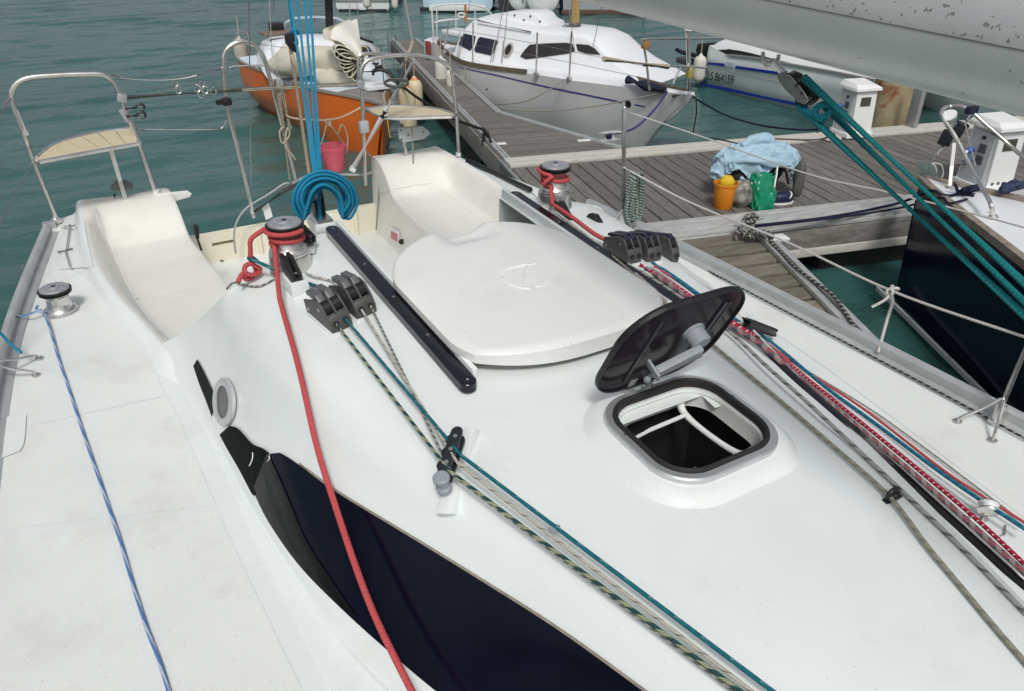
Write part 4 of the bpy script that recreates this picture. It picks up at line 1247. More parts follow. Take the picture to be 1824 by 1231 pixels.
# ---- starboard control lines: clutch -> organiser -> forward
ORG = [on(818, 795)[0] + nn * .045, on(812, 815)[0] + nn * .045, on(806, 832)[0] + nn * .045, on(800, 846)[0] + nn * .045]
def fwd_line(start, org_px, far_px, lift=.03, n=14):
    a = start
    b = lifted(*org_px, .046)
    out = [a, a.lerp(b, .5) - V((0, 0, .004)), b]
    f1_ = lifted(*far_px[-2][0], far_px[-2][1]); f1_ = b + (f1_ - b) * 1.15
    return [a.lerp(b, i / 8) for i in range(9)] + [b.lerp(f1_, i / 16) for i in range(1, 17)]
def far(l): return [((x, y), h) for x, y, h in l]
TEAL_PTS = fwd_line(HS1[1], (822, 812), far([(1390, 1242, .03), (1480, 1310, .03)]))
rope('control_line', fwd_line(HS1[1], (822, 812), far([(905, 865, .036), (1000, 938, .03), (1120, 1030, .028), (1250, 1133, .028), (1390, 1242, .03), (1480, 1310, .03)])), .0046, teal, 'teal control line leading forward from the starboard clutch through the organiser', raw=True, n=8)
rope('control_line', fwd_line(HS2[0], (816, 826), far([(900, 892, .03), (980, 950, .028), (1100, 1045, .026), (1220, 1135, .026), (1350, 1240, .028), (1440, 1310, .03)])), .0038, beige, 'beige control line with dark flecks between the teal and green lines', raw=True, n=8)
rope('control_line', fwd_line(HS1[0], (800, 838), far([(880, 892, .03), (980, 964, .027), (1080, 1040, .026), (1200, 1134, .026), (1330, 1240, .028), (1420, 1310, .03)])), .0042, grn_spk, 'green control line with yellow speckles, lowest on the white roof', raw=True, n=8)
rope('control_line', fwd_line(HS2[1], (806, 846), far([(870, 893, .02), (980, 972, .017), (1080, 1048, .016), (1200, 1142, .016), (1318, 1240, .018), (1410, 1310, .02)])), .0032, blk_wht, 'thin black and white line under the green speckled line', raw=True, n=8)
# light clip on the teal line
cq = TEAL_PTS[13]
tag(MB().box(cq - V((0, 0, .006)), (.016, .012, .022), frame((.7, -.7, 0))).build('line_clip', ltgrey_pl, None, bevel=.002, origin=cq), 'small grey clip hanging on the teal control line', 'clip')
# tails behind the clutches
tz = zs + .03
rope('line_tail', [HS1[1] + V((-.02, .15, .045)), PY(545, 503, 2.36), PY(510, 490, 2.38), PY(480, 476, 2.42), PY(455, 465, 2.46), PY(443, 461, 2.5), PY(446, 456, 2.53), PY(458, 464, 2.5)], .0056, teal, 'dark teal rope tail pulled tight across the starboard winch pedestal', k=8)
rope('line_tail', [HS1[0] + V((-.01, .14, .03)), PY(556, 512, 2.34), PY(545, 500, 2.38), PY(520, 496, 2.42), PY(490, 486, 2.46)], .0045, blk_wht, 'black and white rope tail tucked into the starboard jam cleat')
rope('line_tail', [HS2[0] + V((-.01, .14, .03)), on(590, 505, .012)[0], on(560, 497, .01)[0], on(545, 490, .01)[0]], .004, wht_blk, 'short white rope tail behind the right starboard clutch')
rope('line_tail', [on(490, 500, .006)[0], on(465, 512, .006)[0], on(440, 511, .006)[0], on(420, 510, .007)[0] + V((0, .02, .004)), on(418, 512, .006)[0] + V((-.02, .05, -.02))], .0035, blk_wht, 'thin black and white line along the after edge of the cabin roof')

# ---- blue and white line on the starboard side deck
dz_ = sfc([(76, 540, .03), (82, 565, .016), (92, 595, .008), (105, 640, .008), (122, 690, .008), (140, 745, .008), (160, 805, .008), (180, 862, .008), (196, 910, .008), (215, 965, .008), (235, 1035, .008), (262, 1120, .008), (285, 1180, .008), (303, 1240, .008), (320, 1300, .008)], n=60)
knot = [wd + V((-.085, .02, .045)), wd + V((-.09, -.03, .05)), wd + V((-.07, -.05, .04)), wd + V((-.06, -.02, .03))]
o = rope('deck_line', catmull(knot + dz_[1:2], 5)[:-1] + dz_[1:], .0052, blu_wht, 'blue and white line running down the starboard side deck from the small winch', raw=True)
e = MB().tube(catmull([wd + V((-.07, -.03, .045)), wd + V((-.12, -.04, .04)), wd + V((-.17, -.02, .03))], 5), .005, 8).build('rope_end', blu_wht, None, smooth=80, origin=o.location); e.parent = o; e.location = (0, 0, 0)
e = MB().tube([wd + V((-.165, -.022, .031)), wd + V((-.185, -.014, .028))], .006, 8).build('whipping', black, None, origin=o.location); e.parent = o; e.location = (0, 0, 0)
rope('lashing', [P(0, 592, 1.08), P(18, 612, 1.05), P(38, 628, 1.03)], .006, blue_ms, 'short blue lashing on the starboard stanchion foot at the left edge')

# ---- port lines
def pl_line(name, l, r, m, label, lift=.02, n=40):
    return rope(name, smooth3(sfc(l, lift, n), 3), r, m, label, raw=True)
pl_line('halyard', [(1118, 470, .03), (1160, 495, .02), (1200, 520, .02), (1260, 565, .025), (1310, 596, .035), (1345, 635, .03), (1420, 700, .012), (1500, 775, .01), (1580, 850, .01), (1660, 925, .01), (1740, 1003, .01), (1830, 1095, .012)], .0052, grey_fl, 'grey flecked halyard running forward inside the port roof edge')
pl_line('halyard', [(1140, 472, .03), (1185, 498, .025), (1225, 525, .03), (1290, 570, .04), (1350, 600, .05), (1420, 660, .05), (1500, 725, .05), (1580, 790, .05), (1660, 857, .05), (1740, 925, .05), (1835, 1015, .05)], .0074, red_dot, 'red halyard with white dots along the port roof edge')
pl_line('halyard', [(1150, 478, .03), (1185, 502, .02), (1225, 530, .02), (1290, 575, .03), (1345, 605, .035), (1420, 669, .04), (1500, 737, .04), (1580, 804, .04), (1660, 872, .04), (1740, 943, .04), (1835, 1030, .04)], .0092, red_teal, 'dusty red and teal halyard lowest in the port bundle')
pl_line('halyard', [(1162, 468, .03), (1200, 492, .03), (1240, 522, .03), (1300, 565, .04), (1355, 595, .05), (1400, 630, .05), (1470, 690, .05), (1540, 740, .05), (1600, 785, .05), (1680, 845, .05), (1750, 893, .06), (1835, 948, .06)], .0066, blue_ln, 'petrol blue halyard leading through the upright block on the port deck')
pl_line('halyard', [(1165, 474, .03), (1205, 498, .02), (1245, 528, .02), (1300, 570, .03), (1350, 600, .035), (1440, 665, .04), (1520, 715, .04), (1600, 775, .04), (1680, 838, .045), (1750, 884, .05), (1835, 937, .05)], .0048, red, 'thin plain red line just under the petrol blue halyard')
pl_line('furling_line', [(1010, 395, .03), (1090, 455, .02), (1180, 535, .02), (1240, 590, .02), (1300, 640, .012), (1400, 722, .012), (1490, 800, .012), (1560, 860, .014), (1588, 884, .016), (1610, 912, .014), (1640, 960, .012), (1700, 1030, .01), (1770, 1115, .01), (1840, 1195, .01)], .0050, old_line, 'weathered greenish furling line passing through the black fairlead on the roof')
pl_line('guy_line', [(1405, 640, .02), (1470, 680, .015), (1560, 735, .012), (1650, 800, .012), (1740, 868, .012), (1835, 940, .012)], .0032, old_line, 'thin grey line along the port side deck outside the halyards', n=24)
pl_line('furling_line', [(948, 345, .04), (1000, 385, .03), (1060, 432, .025), (1110, 470, .02), (1170, 520, .02), (1215, 562, .02)], .0048, wht_blk, 'pale line lying along the port hood rail beside the red sheet', n=24)
pr_ = [V((XC + hb(y, 1) - .055, y, DK + .016)) for y in (-.4, .2, .8, 1.4, 2.0, 2.5, 2.85)]
rope('toe_rail_line', pr_ + [HP3[0]], .0042, rope_mat('black_fleck_rope', (.03, .034, .034), (.40, .40, .36), .03, .3, 1.0, 1), 'black and white line laid along the inside of the port toe rail')
# black track under the port bundle
tp = smooth3(sfc([(1330, 588), (1400, 660), (1480, 731), (1560, 804), (1640, 878), (1720, 951), (1840, 1062)], .003, 40), 3)
MB().tube(tp, .016, 8, scale=(1, .45)).build('genoa_track', black, yacht, smooth=60)
# lifelines
lower0 = sb1.lerp(st1, .52)
rope('lifeline', [lower0, P(1228, 360, 1.20), P(1410, 435, 1.20), P(1590, 519, 1.22), P(1824, 600, 1.28), P(1990, 655, 1.30)], .0055, white_r, 'white rope lifeline with a knot, lower of the two on the port side', k=8)
kb = P(1590, 519, 1.22)
kn = [kb + V((math.cos(t) * .020, math.sin(t * 1.5) * .014, math.sin(t) * .018)) for t in [i * .5 for i in range(22)]]
rope('lashing', catmull([kb + V((.02, 0, .01))] + kn[::2] + [kb + V((.01, -.005, -.04)), P(1580, 570, 1.08), P(1564, 628, .975)], 5), .0065, white_r, 'cream rope tied round the lower lifeline and down to the toe rail', raw=True)
rope('lashing', [kb + V((-.01, 0, -.01)), P(1575, 535, 1.19), P(1553, 547, 1.16)], .006, white_r, 'short loose rope end at the lifeline knot')
rope('lifeline', [st1 - V((0, 0, .012)), P(1260, 247, 1.53), P(1439, 310, 1.53), P(1585, 343, 1.54), P(1727, 379, 1.55), P(1860, 415, 1.57)], .0035, wire_m if False else white_r, 'thin pale upper lifeline from the port stanchion top to the right edge', k=8)
# coiled green line on the port stanchion
cc = PY(1124, 352, sb1.y - .02)
vx, _u, _d = V((1, 0, 0)), None, None
coil = []
for i in range(9):
    ph = random.uniform(-.01, .01)
    w2 = .033 + .006 * (i % 4); hh = .135 + random.uniform(-.012, .012)
    cx_ = cc + V((-.012 + .0045 * i, -.02 - .008 * (i % 3), random.uniform(-.012, .012)))
    for j in range(10):
        t = 2 * math.pi * j / 10
        sq = abs(math.cos(t)) ** .6 * (1 if math.cos(t) > 0 else -1)
        coil.append(cx_ + V((sq * w2 * (1.1 if math.sin(t) < 0 else .9), .012 * math.sin(t * 2 + i), math.sin(t) * hh)))
rope('coiled_line', coil, .0085, blk_grn, 'green, black and white rope coil hanging on the port stanchion', k=4)
g_ = [cc + V((-.03, -.03, .06)), cc + V((.0, -.055, .065)), cc + V((.04, -.03, .06)), cc + V((.05, .01, .06)), cc + V((.0, .03, .062)), cc + V((-.03, 0, .058))]

# ---- boom with kicker tackle
SL = .044
def bz(y): return 2.422 + SL * (y - .563)
boom = thing('boom', (XC, 2.4, bz(2.4)), 'pitted grey aluminium boom overhead at the top right', 'boom')
prof = []
for i in range(40):
    t = 2 * math.pi * i / 40
    sx = math.copysign(abs(math.cos(t)) ** .85, math.cos(t)); sz = math.copysign(abs(math.sin(t)) ** .9, math.sin(t))
    x, z = sx * .052, sz * .076
    prof.append((x, z))
fb, ft = 0, 0
rws = [[V((XC + x, y, bz(y) + z)) for x, z in prof] for y in (-.3, .8, 2.0, 3.2, 4.4)]
boom_m = anod
t = anod.node_tree; bs = t.nodes['Principled BSDF']
tc = t.nodes.new('ShaderNodeTexCoord'); sp_ = t.nodes.new('ShaderNodeSeparateXYZ'); t.links.new(tc.outputs['Object'], sp_.inputs[0])
nz = t.nodes.new('ShaderNodeTexNoise'); nz.inputs['Scale'].default_value = 120; nz.inputs['Detail'].default_value = 2; t.links.new(tc.outputs['Object'], nz.inputs['Vector'])
nz2 = t.nodes.new('ShaderNodeTexNoise'); nz2.inputs['Scale'].default_value = 13; nz2.inputs['Detail'].default_value = 3; t.links.new(tc.outputs['Object'], nz2.inputs['Vector'])
hgt = math_node(t, 'SUBTRACT', sp_.outputs[2], math_node(t, 'MULTIPLY', sp_.outputs[1], SL))
upm = math_node(t, 'GREATER_THAN', hgt, .014)
thr = math_node(t, 'ADD', .645, math_node(t, 'MULTIPLY', math_node(t, 'SUBTRACT', .5, nz2.outputs['Fac']), .30))
thr = math_node(t, 'ADD', thr, math_node(t, 'MULTIPLY', math_node(t, 'SUBTRACT', 1.0, upm), .10))
pit = math_node(t, 'MULTIPLY', math_node(t, 'GREATER_THAN', nz.outputs['Fac'], thr), .7)
mx = t.nodes.new('ShaderNodeMix'); mx.data_type = 'RGBA'; t.links.new(pit, mx.inputs[0]); t.links.new(bs.inputs['Base Color'].links[0].from_socket, mx.inputs[6]); mx.inputs[7].default_value = (.13, .13, .13, 1); t.links.new(mx.outputs[2], bs.inputs['Base Color'])
bo = MB().grid(rws, closed_u=True); bo.quad([rws[-1][i] for i in range(40)])
ext = bo.build('extrusion', boom_m, boom, smooth=50)
for sg in (-1, 1):
    MB().tube([V((XC + sg * .0520, -.3, bz(-.3) + .012)), V((XC + sg * .0520, 4.4, bz(4.4) + .012))], .0009, 6).build('seam', mat('seam_dark', (.10, .10, .10), .6), ext)
MB().box((XC, 2.05, bz(2.05) + .078), (.034, 4.7, .022), (V((1, 0, 0)), V((0, 1, SL)).normalized(), V((0, -SL, 1)).normalized())).build('luff_groove', black, ext)
for sg in (-1, 1):
    MB().box((XC + sg * .022, 2.05, bz(2.05) + .081), (.010, 4.7, .022), (V((1, 0, 0)), V((0, 1, SL)).normalized(), V((0, -SL, 1)).normalized())).build('groove_lip', anod, ext, bevel=.003)
# hanger and fiddle block of the kicker
sh0 = PX(1362, 96, XC); sh1 = PX(1384, 108, XC); b0 = PX(1392, 118, XC); b1 = PX(1450, 180, XC)
hang = MB().tube(catmull([PX(1359, 92, XC), PX(1360, 112, XC), PX(1368, 120, XC), PX(1378, 116, XC), PX(1386, 104, XC), PX(1387, 97, XC)], 6), .0035, 8).build('hanger', steel, boom)
kb_ = thing('kicker_tackle', b1, 'teal multi-part kicker tackle with a steel block below the boom', 'tackle')
MB().tube(catmull([PX(1376, 108, XC), PX(1388, 122, XC), PX(1398, 132, XC)], 4), .006, 8).build('shackle', steel, kb_)
cl = [PX(a, b, XC) for a, b in ((1394, 132), (1404, 126), (1418, 132), (1440, 158), (1452, 176), (1444, 185), (1432, 180), (1410, 160), (1398, 144))]
for sg in (-1, 1):
    MB().prism([p + V((sg * .013, 0, 0)) for p in cl], (sg * .0025, 0, 0)).build('block_cheek', mat('dull_steel', (.40, .39, .37), .38, .9, mottle=.3, mscale=40), kb_, bevel=.001, seg=1)
MB().lathe([(.020, -.008), (.015, 0), (.020, .008)], PX(1436, 168, XC), (1, 0, 0), 20).build('sheave', black, kb_)
MB().lathe([(.014, -.008), (.010, 0), (.014, .008)], PX(1410, 144, XC), (1, 0, 0), 20).build('sheave', black, kb_)
for a in ((1424, 143), (1419, 152), (1428, 166), (1443, 175)):
    MB().lathe([(.0035, 0), (.0035, .001)], PX(*a, XC - .0156), (-1, 0, 0), 10).build('bolt', mat('rivet_dark', (.12, .11, .10), .4, .8), kb_)
for a, b, dx, r in (((1432, 138), (1900, 575), -.012, .0068), ((1424, 190), (1900, 632), -.004, .0068), ((1470, 190), (1900, 612), .012, .0064)):
    MB().tube([PX(*a, XC + dx), PX(*b, XC + dx)], r, 8).build('tackle_part', teal_plain, kb_, smooth=80)
ht = [PX(a, b, XC - .006) for a, b in ((1422, 186), (1430, 196), (1448, 204), (1462, 210), (1478, 200), (1480, 190), (1466, 186), (1452, 196), (1456, 210), (1468, 214))]
MB().tube(catmull(ht, 5), .0055, 8).build('hitch', rope_mat('teal_hitch', (.008, .20, .25), None), kb_, smooth=80)

# ---- mainsheet tackle
mt_ = thing('mainsheet', pcx + V((0, 0, .10)), 'bright blue mainsheet parts dropping from the boom to the traveller', 'mainsheet')
base = pcx + V((0, .02, .12))
for (ax_, ay_), (bx_, by_), dz0 in (((515, -20), (562, 330), 0), ((527, -20), (566, 335), .01), ((541, -20), (570, 340), 0), ((551, -20), (573, 338), .01)):
    t0 = PX(ax_, ay_, XC - .03)
    q0 = PY(bx_, by_, pcx.y + .02)
    MB().tube([q0, t0], .0058, 8).build('sheet_part', blue_ms, mt_, smooth=80)
MB().tube([PY(570, 392, pcx.y - .03), PY(568, 340, pcx.y - .01), PY(567, 300, pcx.y)], .009, 8).build('sheet_fall', blue_ms, mt_, smooth=80)
# its coil
cl_ = []
for i in range(7):
    s = .86 + .07 * (i - 3)
    dd_ = random.uniform(-.006, .006)
    pat = [(537, 386), (527, 360), (533, 333), (553, 315), (580, 309), (607, 316), (625, 335), (632, 362), (618, 387), (606, 380), (603, 358), (594, 341), (578, 333), (562, 341), (553, 362), (548, 382)]
    for (a, b) in pat:
        ox, oy = 580, 350
        inner = b > 325 and 545 < a < 610
        k_ = s if not inner else 2 - s * .98
        cl_.append(PY(ox + (a - ox) * k_ + random.uniform(-1.5, 1.5), oy + (b - oy) * k_ + random.uniform(-1.5, 1.5), pcx.y - .05 - .022 * ((i * 3) % 7) / 1.6 + dd_))
rope('coiled_line', cl_, .0066, blue_ms, 'bright blue rope coil hung over the traveller in the cockpit', k=4, n=10)
# backstay tackle with a black block and two pale falls
bt = thing('backstay_tackle', PX(523, 110, XC + .05), 'pale rope tackle on a black block beside the blue mainsheet', 'tackle')
bc = PX(523, 74, XC + .05)
ax3 = V((1, 0, 0))
ol = [(509, 62), (519, 58), (529, 62), (533, 78), (527, 95), (520, 90), (511, 78)]
MB().prism([PY(a, b, bc.y - .02) for a, b in ol], (0, .04, 0)).build('block', black, bt, bevel=.006)
MB().lathe([(.008, 0), (.008, .002)], PY(526, 76, bc.y - .022), (0, -1, 0), 10).build('pin', steel, bt)
MB().tube([PY(524, 60, bc.y), PY(519, 30, bc.y), PY(514, -20, bc.y)], .010, 8).build('strop', blue_ms, bt, smooth=80)
MB().tube(catmull([PY(517, 62, bc.y), PY(523, 52, bc.y - .02), PY(532, 60, bc.y)], 5), .010, 8).build('strop_bight', blue_ms, bt, smooth=80)
for a, b in (((517, 82), (551, 312)), ((530, 92), (560, 305))):
    MB().tube([PY(*a, bc.y), PY(*b, 4.95)], .0105, 8).build('fall', sand, bt, smooth=80)
MB().tube(catmull([PY(519, 95, bc.y - .01), PY(524, 110, bc.y - .015), PY(529, 118, bc.y - .01), PY(530, 112, bc.y - .01)], 5), .011, 8).build('fall_bight', sand, bt, smooth=80)
# small tackle hanging at the centre hoop
ct = thing('stern_tackle', PY(500, 150, 5.06), 'thin weathered rope tackle hanging from the cross bar by the centre hoop', 'tackle')
MB().prism([PY(a, b, 5.04) for a, b in ((492, 142), (498, 138), (505, 145), (507, 165), (500, 172), (494, 160))], (0, .03, 0)).build('block', mat('clamp_grey'), ct, bevel=.005)
MB().tube(catmull([PY(495, 140, 5.05), PY(493, 130, 5.05), PY(496, 124, 5.05)], 4), .004, 6).build('hook', steel, ct)
for a, b in (((493, 150), (516, 320)), ((500, 165), (519, 230)), ((505, 160), (514, 225)), ((497, 160), (508, 240))):
    MB().tube([PY(*a, 5.04), PY(*b, 5.04)], .0055, 6).build('fall', old_line, ct, smooth=80)
MB().tube(catmull([PY(506, 225, 5.02), PY(498, 235, 5.02), PY(503, 255, 5.02), PY(516, 240, 5.02), PY(512, 228, 5.02), PY(508, 260, 5.02), PY(520, 275, 5.02), PY(526, 285, 5.02)], 6), .005, 6).build('tail', sand, ct, smooth=80)
# rope between the pushpits that holds the bucket
rope('lashing', [PY(508, 205, 5.03), PY(525, 211, 5.03), PY(560, 214, 5.03), PY(590, 213, 5.03), PY(615, 206, 5.03), PY(642, 192, 5.03)], .006, sand, 'pale lashing tied between the centre hoop and the port pushpit')

# ---- pink bucket
bkt = thing('bucket', PY(592, 300, 5.12), 'pink plastic bucket hanging from a pale rope off the stern', 'bucket')
pink = mat('pink_plastic', (.72, .12, .18), .4, mottle=.12, mscale=8)
cz = PY(592, 259, 5.12); zb_ = PY(592, 303, 5.12).z
Hh = cz.z - zb_
c = V((cz.x, cz.y, zb_))
pr2 = [(.062, 0), (.064, .002), (.084, Hh - .03), (.090, Hh - .028), (.091, Hh - .012), (.093, Hh), (.089, Hh + .002), (.083, Hh - .006), (.061, .006)]
mbu = MB(); x_, y_, d_ = frame((0, 0, 1))
rw = [[c + V((math.cos(2*math.pi*j/32) * r, math.sin(2*math.pi*j/32) * r, h)) for j in range(32)] for r, h in pr2]
mbu.grid(rw, closed_u=True); mbu.quad(rw[-1]); mbu.quad(rw[0])
mbu.build('pail', pink, bkt, smooth=40)
kt = PY(584, 218, 5.10)
MB().tube(catmull([c + V((-.085, 0, Hh)), c + V((-.06, -.02, Hh + .07)), kt, c + V((.03, 0, Hh + .09)), c + V((.09, .02, Hh - .01))], 6), .0045, 6).build('bail_rope', sand, bkt, smooth=80)
MB().tube(catmull([kt, kt + V((.02, -.02, -.03)), kt + V((.06, 0, -.08)), kt + V((.10, .02, -.03)), kt + V((.13, .02, -.10)), kt + V((.11, .0, -.20)), kt + V((.06, 0, -.26))], 6), .0045, 6).build('rope_tail', sand, bkt, smooth=80)
MB().tube([kt + V((math.cos(t) * .016, math.sin(2 * t) * .01, math.sin(t) * .022)) for t in [i * .45 for i in range(26)]], .005, 6).build('knot', sand, bkt, smooth=80)

# ---- boat hook leaning at the port pushpit
p0, p1 = PY(627, 303, 4.98), PY(735, 112, 4.86)
hk = thing('boat_hook', p0, 'white and steel telescopic boat hook with a dark ring, leaning on the port pushpit', 'boat hook')
def along(t): return p0.lerp(p1, t)
MB().tube([along(0), along(.50)], .019, 12).build('lower_tube', white_pl, hk)
MB().tube([along(.50), along(.56)], .0195, 12).build('locking_collar', black, hk)
MB().tube([along(.56), along(.66)], .018, 12).build('middle_sleeve', white_pl, hk)
MB().tube([along(.66), along(1.0)], .0135, 12).build('upper_tube', alu, hk)
rc = PY(706, 148, 4.84)
MB().tube([rc + V((math.cos(t) * .075, math.sin(t) * .06, math.sin(t) * .012)) for t in [2 * math.pi * i / 28 for i in range(28)]], .0095, 10, closed=True).build('ring', mat('dark_ring', (.07, .07, .065), .5), hk)
MB().box(along(.01), (.05, .04, .03), frame(p1 - p0)).build('hook_end', white_pl, hk, bevel=.006)
rope('lashing', [PY(650, 265, 5.1), PY(664, 282, 5.08), PY(680, 293, 5.05), PY(684, 300, 5.0), PY(678, 306, 5.0), PY(676, 330, 4.98), PY(670, 410, 4.95)], .006, old_line, 'old grey lashing from the port pushpit down the transom')
rope('lashing', [PY(733, 225, 4.97), PY(735, 260, 4.97), PY(736, 300, 4.9), PY(733, 318, 4.85), PY(718, 340, 4.8)], .0055, old_line, 'grey rope hanging from the plate on the port seat post')
# ================================================================== neighbouring boats
def planeproj(a, b):
    """vertical plane through two points -> pixel projector and horizontal normal facing away from the eye"""
    d = V((b.x - a.x, b.y - a.y, 0)).normalized(); n = V((-d.y, d.x, 0))
    if n.dot(V((a.x, a.y, 0))) < 0: n = -n
    def f(px, py):
        r = ray(px, py); t = (a - EYE).dot(n) / r.dot(n)
        return EYE + r * t
    return f, n
def hull(parent, near, far_, mt, deck_m, zb=-.12, inset=.16, rake=.0, camber=.03, fine=6, mid=.985, transom=True, stripe=None):
    nc, fc = catmull(near, fine), catmull(far_, fine)
    m = len(nc)
    def side(c, o, name):
        rows_ = [[], [], [], [], []]
        for i in range(m):
            g = c[i]; k = (c[i] + o[i]) / 2; s = i / (m - 1)
            ax = (c[-1] + o[-1]) / 2 - (c[0] + o[0]) / 2; ax.z = 0; ax.normalize()
            rk = ax * (rake * max(0, 1 - s * 3.0) ** 1.5)
            def at(f, z, rf): 
                q = k + (g - k) * f; return V((q.x, q.y, z)) + rk * rf
            rows_[0].append(g.copy()); rows_[1].append(at(mid + .01, g.z * .72, .25)); rows_[2].append(at(mid - .02, g.z * .40, .6)); rows_[3].append(at(1 - inset, 0.02, 1.0)); rows_[4].append(at(1 - inset * 1.6, zb, 1.25))
        lr = loft_rows(rows_); stems.append([r[0] for r in lr])
        return MB().grid(lr).build(name, mt, parent, smooth=45)
    def loft_rows(r): 
        cols_ = [catmull([r[j][i] for j in range(len(r))], 3) for i in range(m)]
        return [[c[j] for c in cols_] for j in range(len(cols_[0]))]
    stems = []
    h = side(nc, fc, 'hull_side'); side(fc, nc, 'hull_side')
    MB().tube([(a + b) / 2 for a, b in zip(*stems)], .014, 8).build('stem', mt, parent, smooth=60)
    rows_ = []
    for i in range(m):
        a, b = nc[i], fc[i]
        rows_.append([a.lerp(b, t) + V((0, 0, camber * math.sin(math.pi * t) - .002)) for t in [j / 6 for j in range(7)]])
    MB().grid(rows_).build('deck', deck_m, parent, smooth=45)
    if transom:
        a, b = nc[-1], fc[-1]; k = (a + b) / 2
        bt_ = [V((k.x + (p.x - k.x) * (1 - inset * 1.6), k.y + (p.y - k.y) * (1 - inset * 1.6), zb)) for p in (a, b)]
        MB().quad([a, b, bt_[1], bt_[0]]).build('transom', mt, parent)
    return nc, fc
def strip(parent, name, pts, w_, h_, mt, dz=0.0, out=(0, 0, 0)):
    q = [p + V(out) + V((0, 0, dz)) for p in pts]
    rows_ = [[p + V((0, 0, -h_ / 2)) for p in q], [p + V((0, 0, h_ / 2)) for p in q]]
    mb = MB()
    for i in range(len(q) - 1):
        d = (q[i + 1] - q[i]); L = d.length
        if L < 1e-5: continue
        d.normalize(); n = V((0, 0, 1)).cross(d).normalized(); u = d.cross(n)
        mb.box((q[i] + q[i + 1]) / 2, (L * 1.02, w_, h_), (d, n, u))
    return mb.build(name, mt, parent)
def wires(parent, name, a, b, r=.004, mt=None): return MB().tube([a, b], r, 5).build(name, mt or wire_m, parent)

# ---------------------------------------------------------------- silver sloop
silver = mat('silver_topsides', (.57, .575, .57), .3, .1, mottle=.06, mscale=2, coat=.4)
bt_white = mat('boat_white', (.80, .82, .84), .35, mottle=.05, mscale=3, coat=.2)
navy_pane = mat('tinted_pane', (.018, .022, .042), .08, mottle=.4, mscale=4, coat=.5)
brown_pane = mat('brown_pane', (.035, .028, .026), .1, mottle=.4, mscale=4, coat=.5)
teak_trim = mat('teak_trim', (.16, .125, .085), .6, mscale=12, c2=(.09, .075, .05))
purple = mat('purple_stripe', (.06, .045, .20), .4)
letter_m = mat('black_vinyl', (.012, .012, .014), .4)
sv = thing('sailing_boat', (6.0, 8.6, 0), 'silver-grey sloop with a white cabin and wooden mast moored behind the finger pontoon', 'sailing boat')
SH = E1 * .10
near = [P(1222, 170, .74), P(1187, 167, .73), P(1100, 156, .72), P(1011, 145, .71), P(937, 133, .70), P(862, 124, .70), P(811, 114, .70), P(782, 95, .71), P(772, 78, .73), P(776, 68, .74)]
near = [p + SH for p in near]
axd = V((-.2, .98, 0)).normalized(); axn = V((axd.y, -axd.x, 0))
b0_ = near[0]
far_ = []
for p in near:
    s = (p - b0_).dot(axd); t = (p - b0_).dot(axn)
    far_.append(b0_ + axd * s + axn * max(.003, -t * .98) + V((0, 0, p.z - b0_.z)))
nc, fc = hull(sv, near, far_, silver, bt_white, rake=.75, inset=.22)
# stripe, toe rails
def on_thing(parent, names=('hull_side',)):
    vv, ff = [], []
    for o in parent.children:
        if o.name.split('.')[0] in names:
            off = len(vv); vv += [v.co + parent.location for v in o.data.vertices]; ff += [tuple(i + off for i in p.vertices) for p in o.data.polygons]
    bv = BVHTree.FromPolygons(vv, ff)
    def f(px, py, lift=.006):
        d = ray(px, py).normalized(); h = bv.ray_cast(EYE, d)
        return (h[0] - d * lift) if h[0] is not None else None
    return f
def band(parent, f, top, bot, n, mt, name):
    a, b = resample(top, n), resample(bot, n); r0, r1 = [], []
    for p, q in zip(a, b):
        u, v = f(p.x, p.y), f(q.x, q.y)
        if u is not None and v is not None: r0.append(u); r1.append(v)
    return MB().grid([r0, r1]).build(name, mt, parent) if len(r0) > 1 else None
def hull_line(c, o, z_off, f, i0, i1):
    out = []
    for i in range(i0, i1):
        k = (c[i] + o[i]) / 2; q = k + (c[i] - k) * f; out.append(V((q.x, q.y, c[i].z + z_off)))
    return out
fsv = on_thing(sv)
band(sv, fsv, [(1108, 181), (1060, 171), (1000, 159), (940, 146), (880, 132), (840, 124), (818, 119)], [(1108, 184), (1060, 174), (1000, 162), (940, 148.5), (880, 134.5), (840, 126), (818, 121)], 40, purple, 'purple_band')
band(sv, fsv, [(1130, 185), (1149, 189)], [(1130, 187.5), (1149, 191)], 6, purple, 'purple_dash')
band(sv, fsv, [(1114, 180), (1119, 179), (1124, 183)], [(1114, 188), (1119, 192), (1124, 190)], 6, letter_m, 'black_emblem')
strip(sv, 'toe_rail', [p + V((0, 0, .02)) for p in nc[len(nc) * 46 // 100: len(nc) * 96 // 100]], .03, .05, teak_trim)
strip(sv, 'toe_rail', [p + V((0, 0, .02)) for p in fc[4: len(fc) * 90 // 100]], .03, .05, teak_trim)
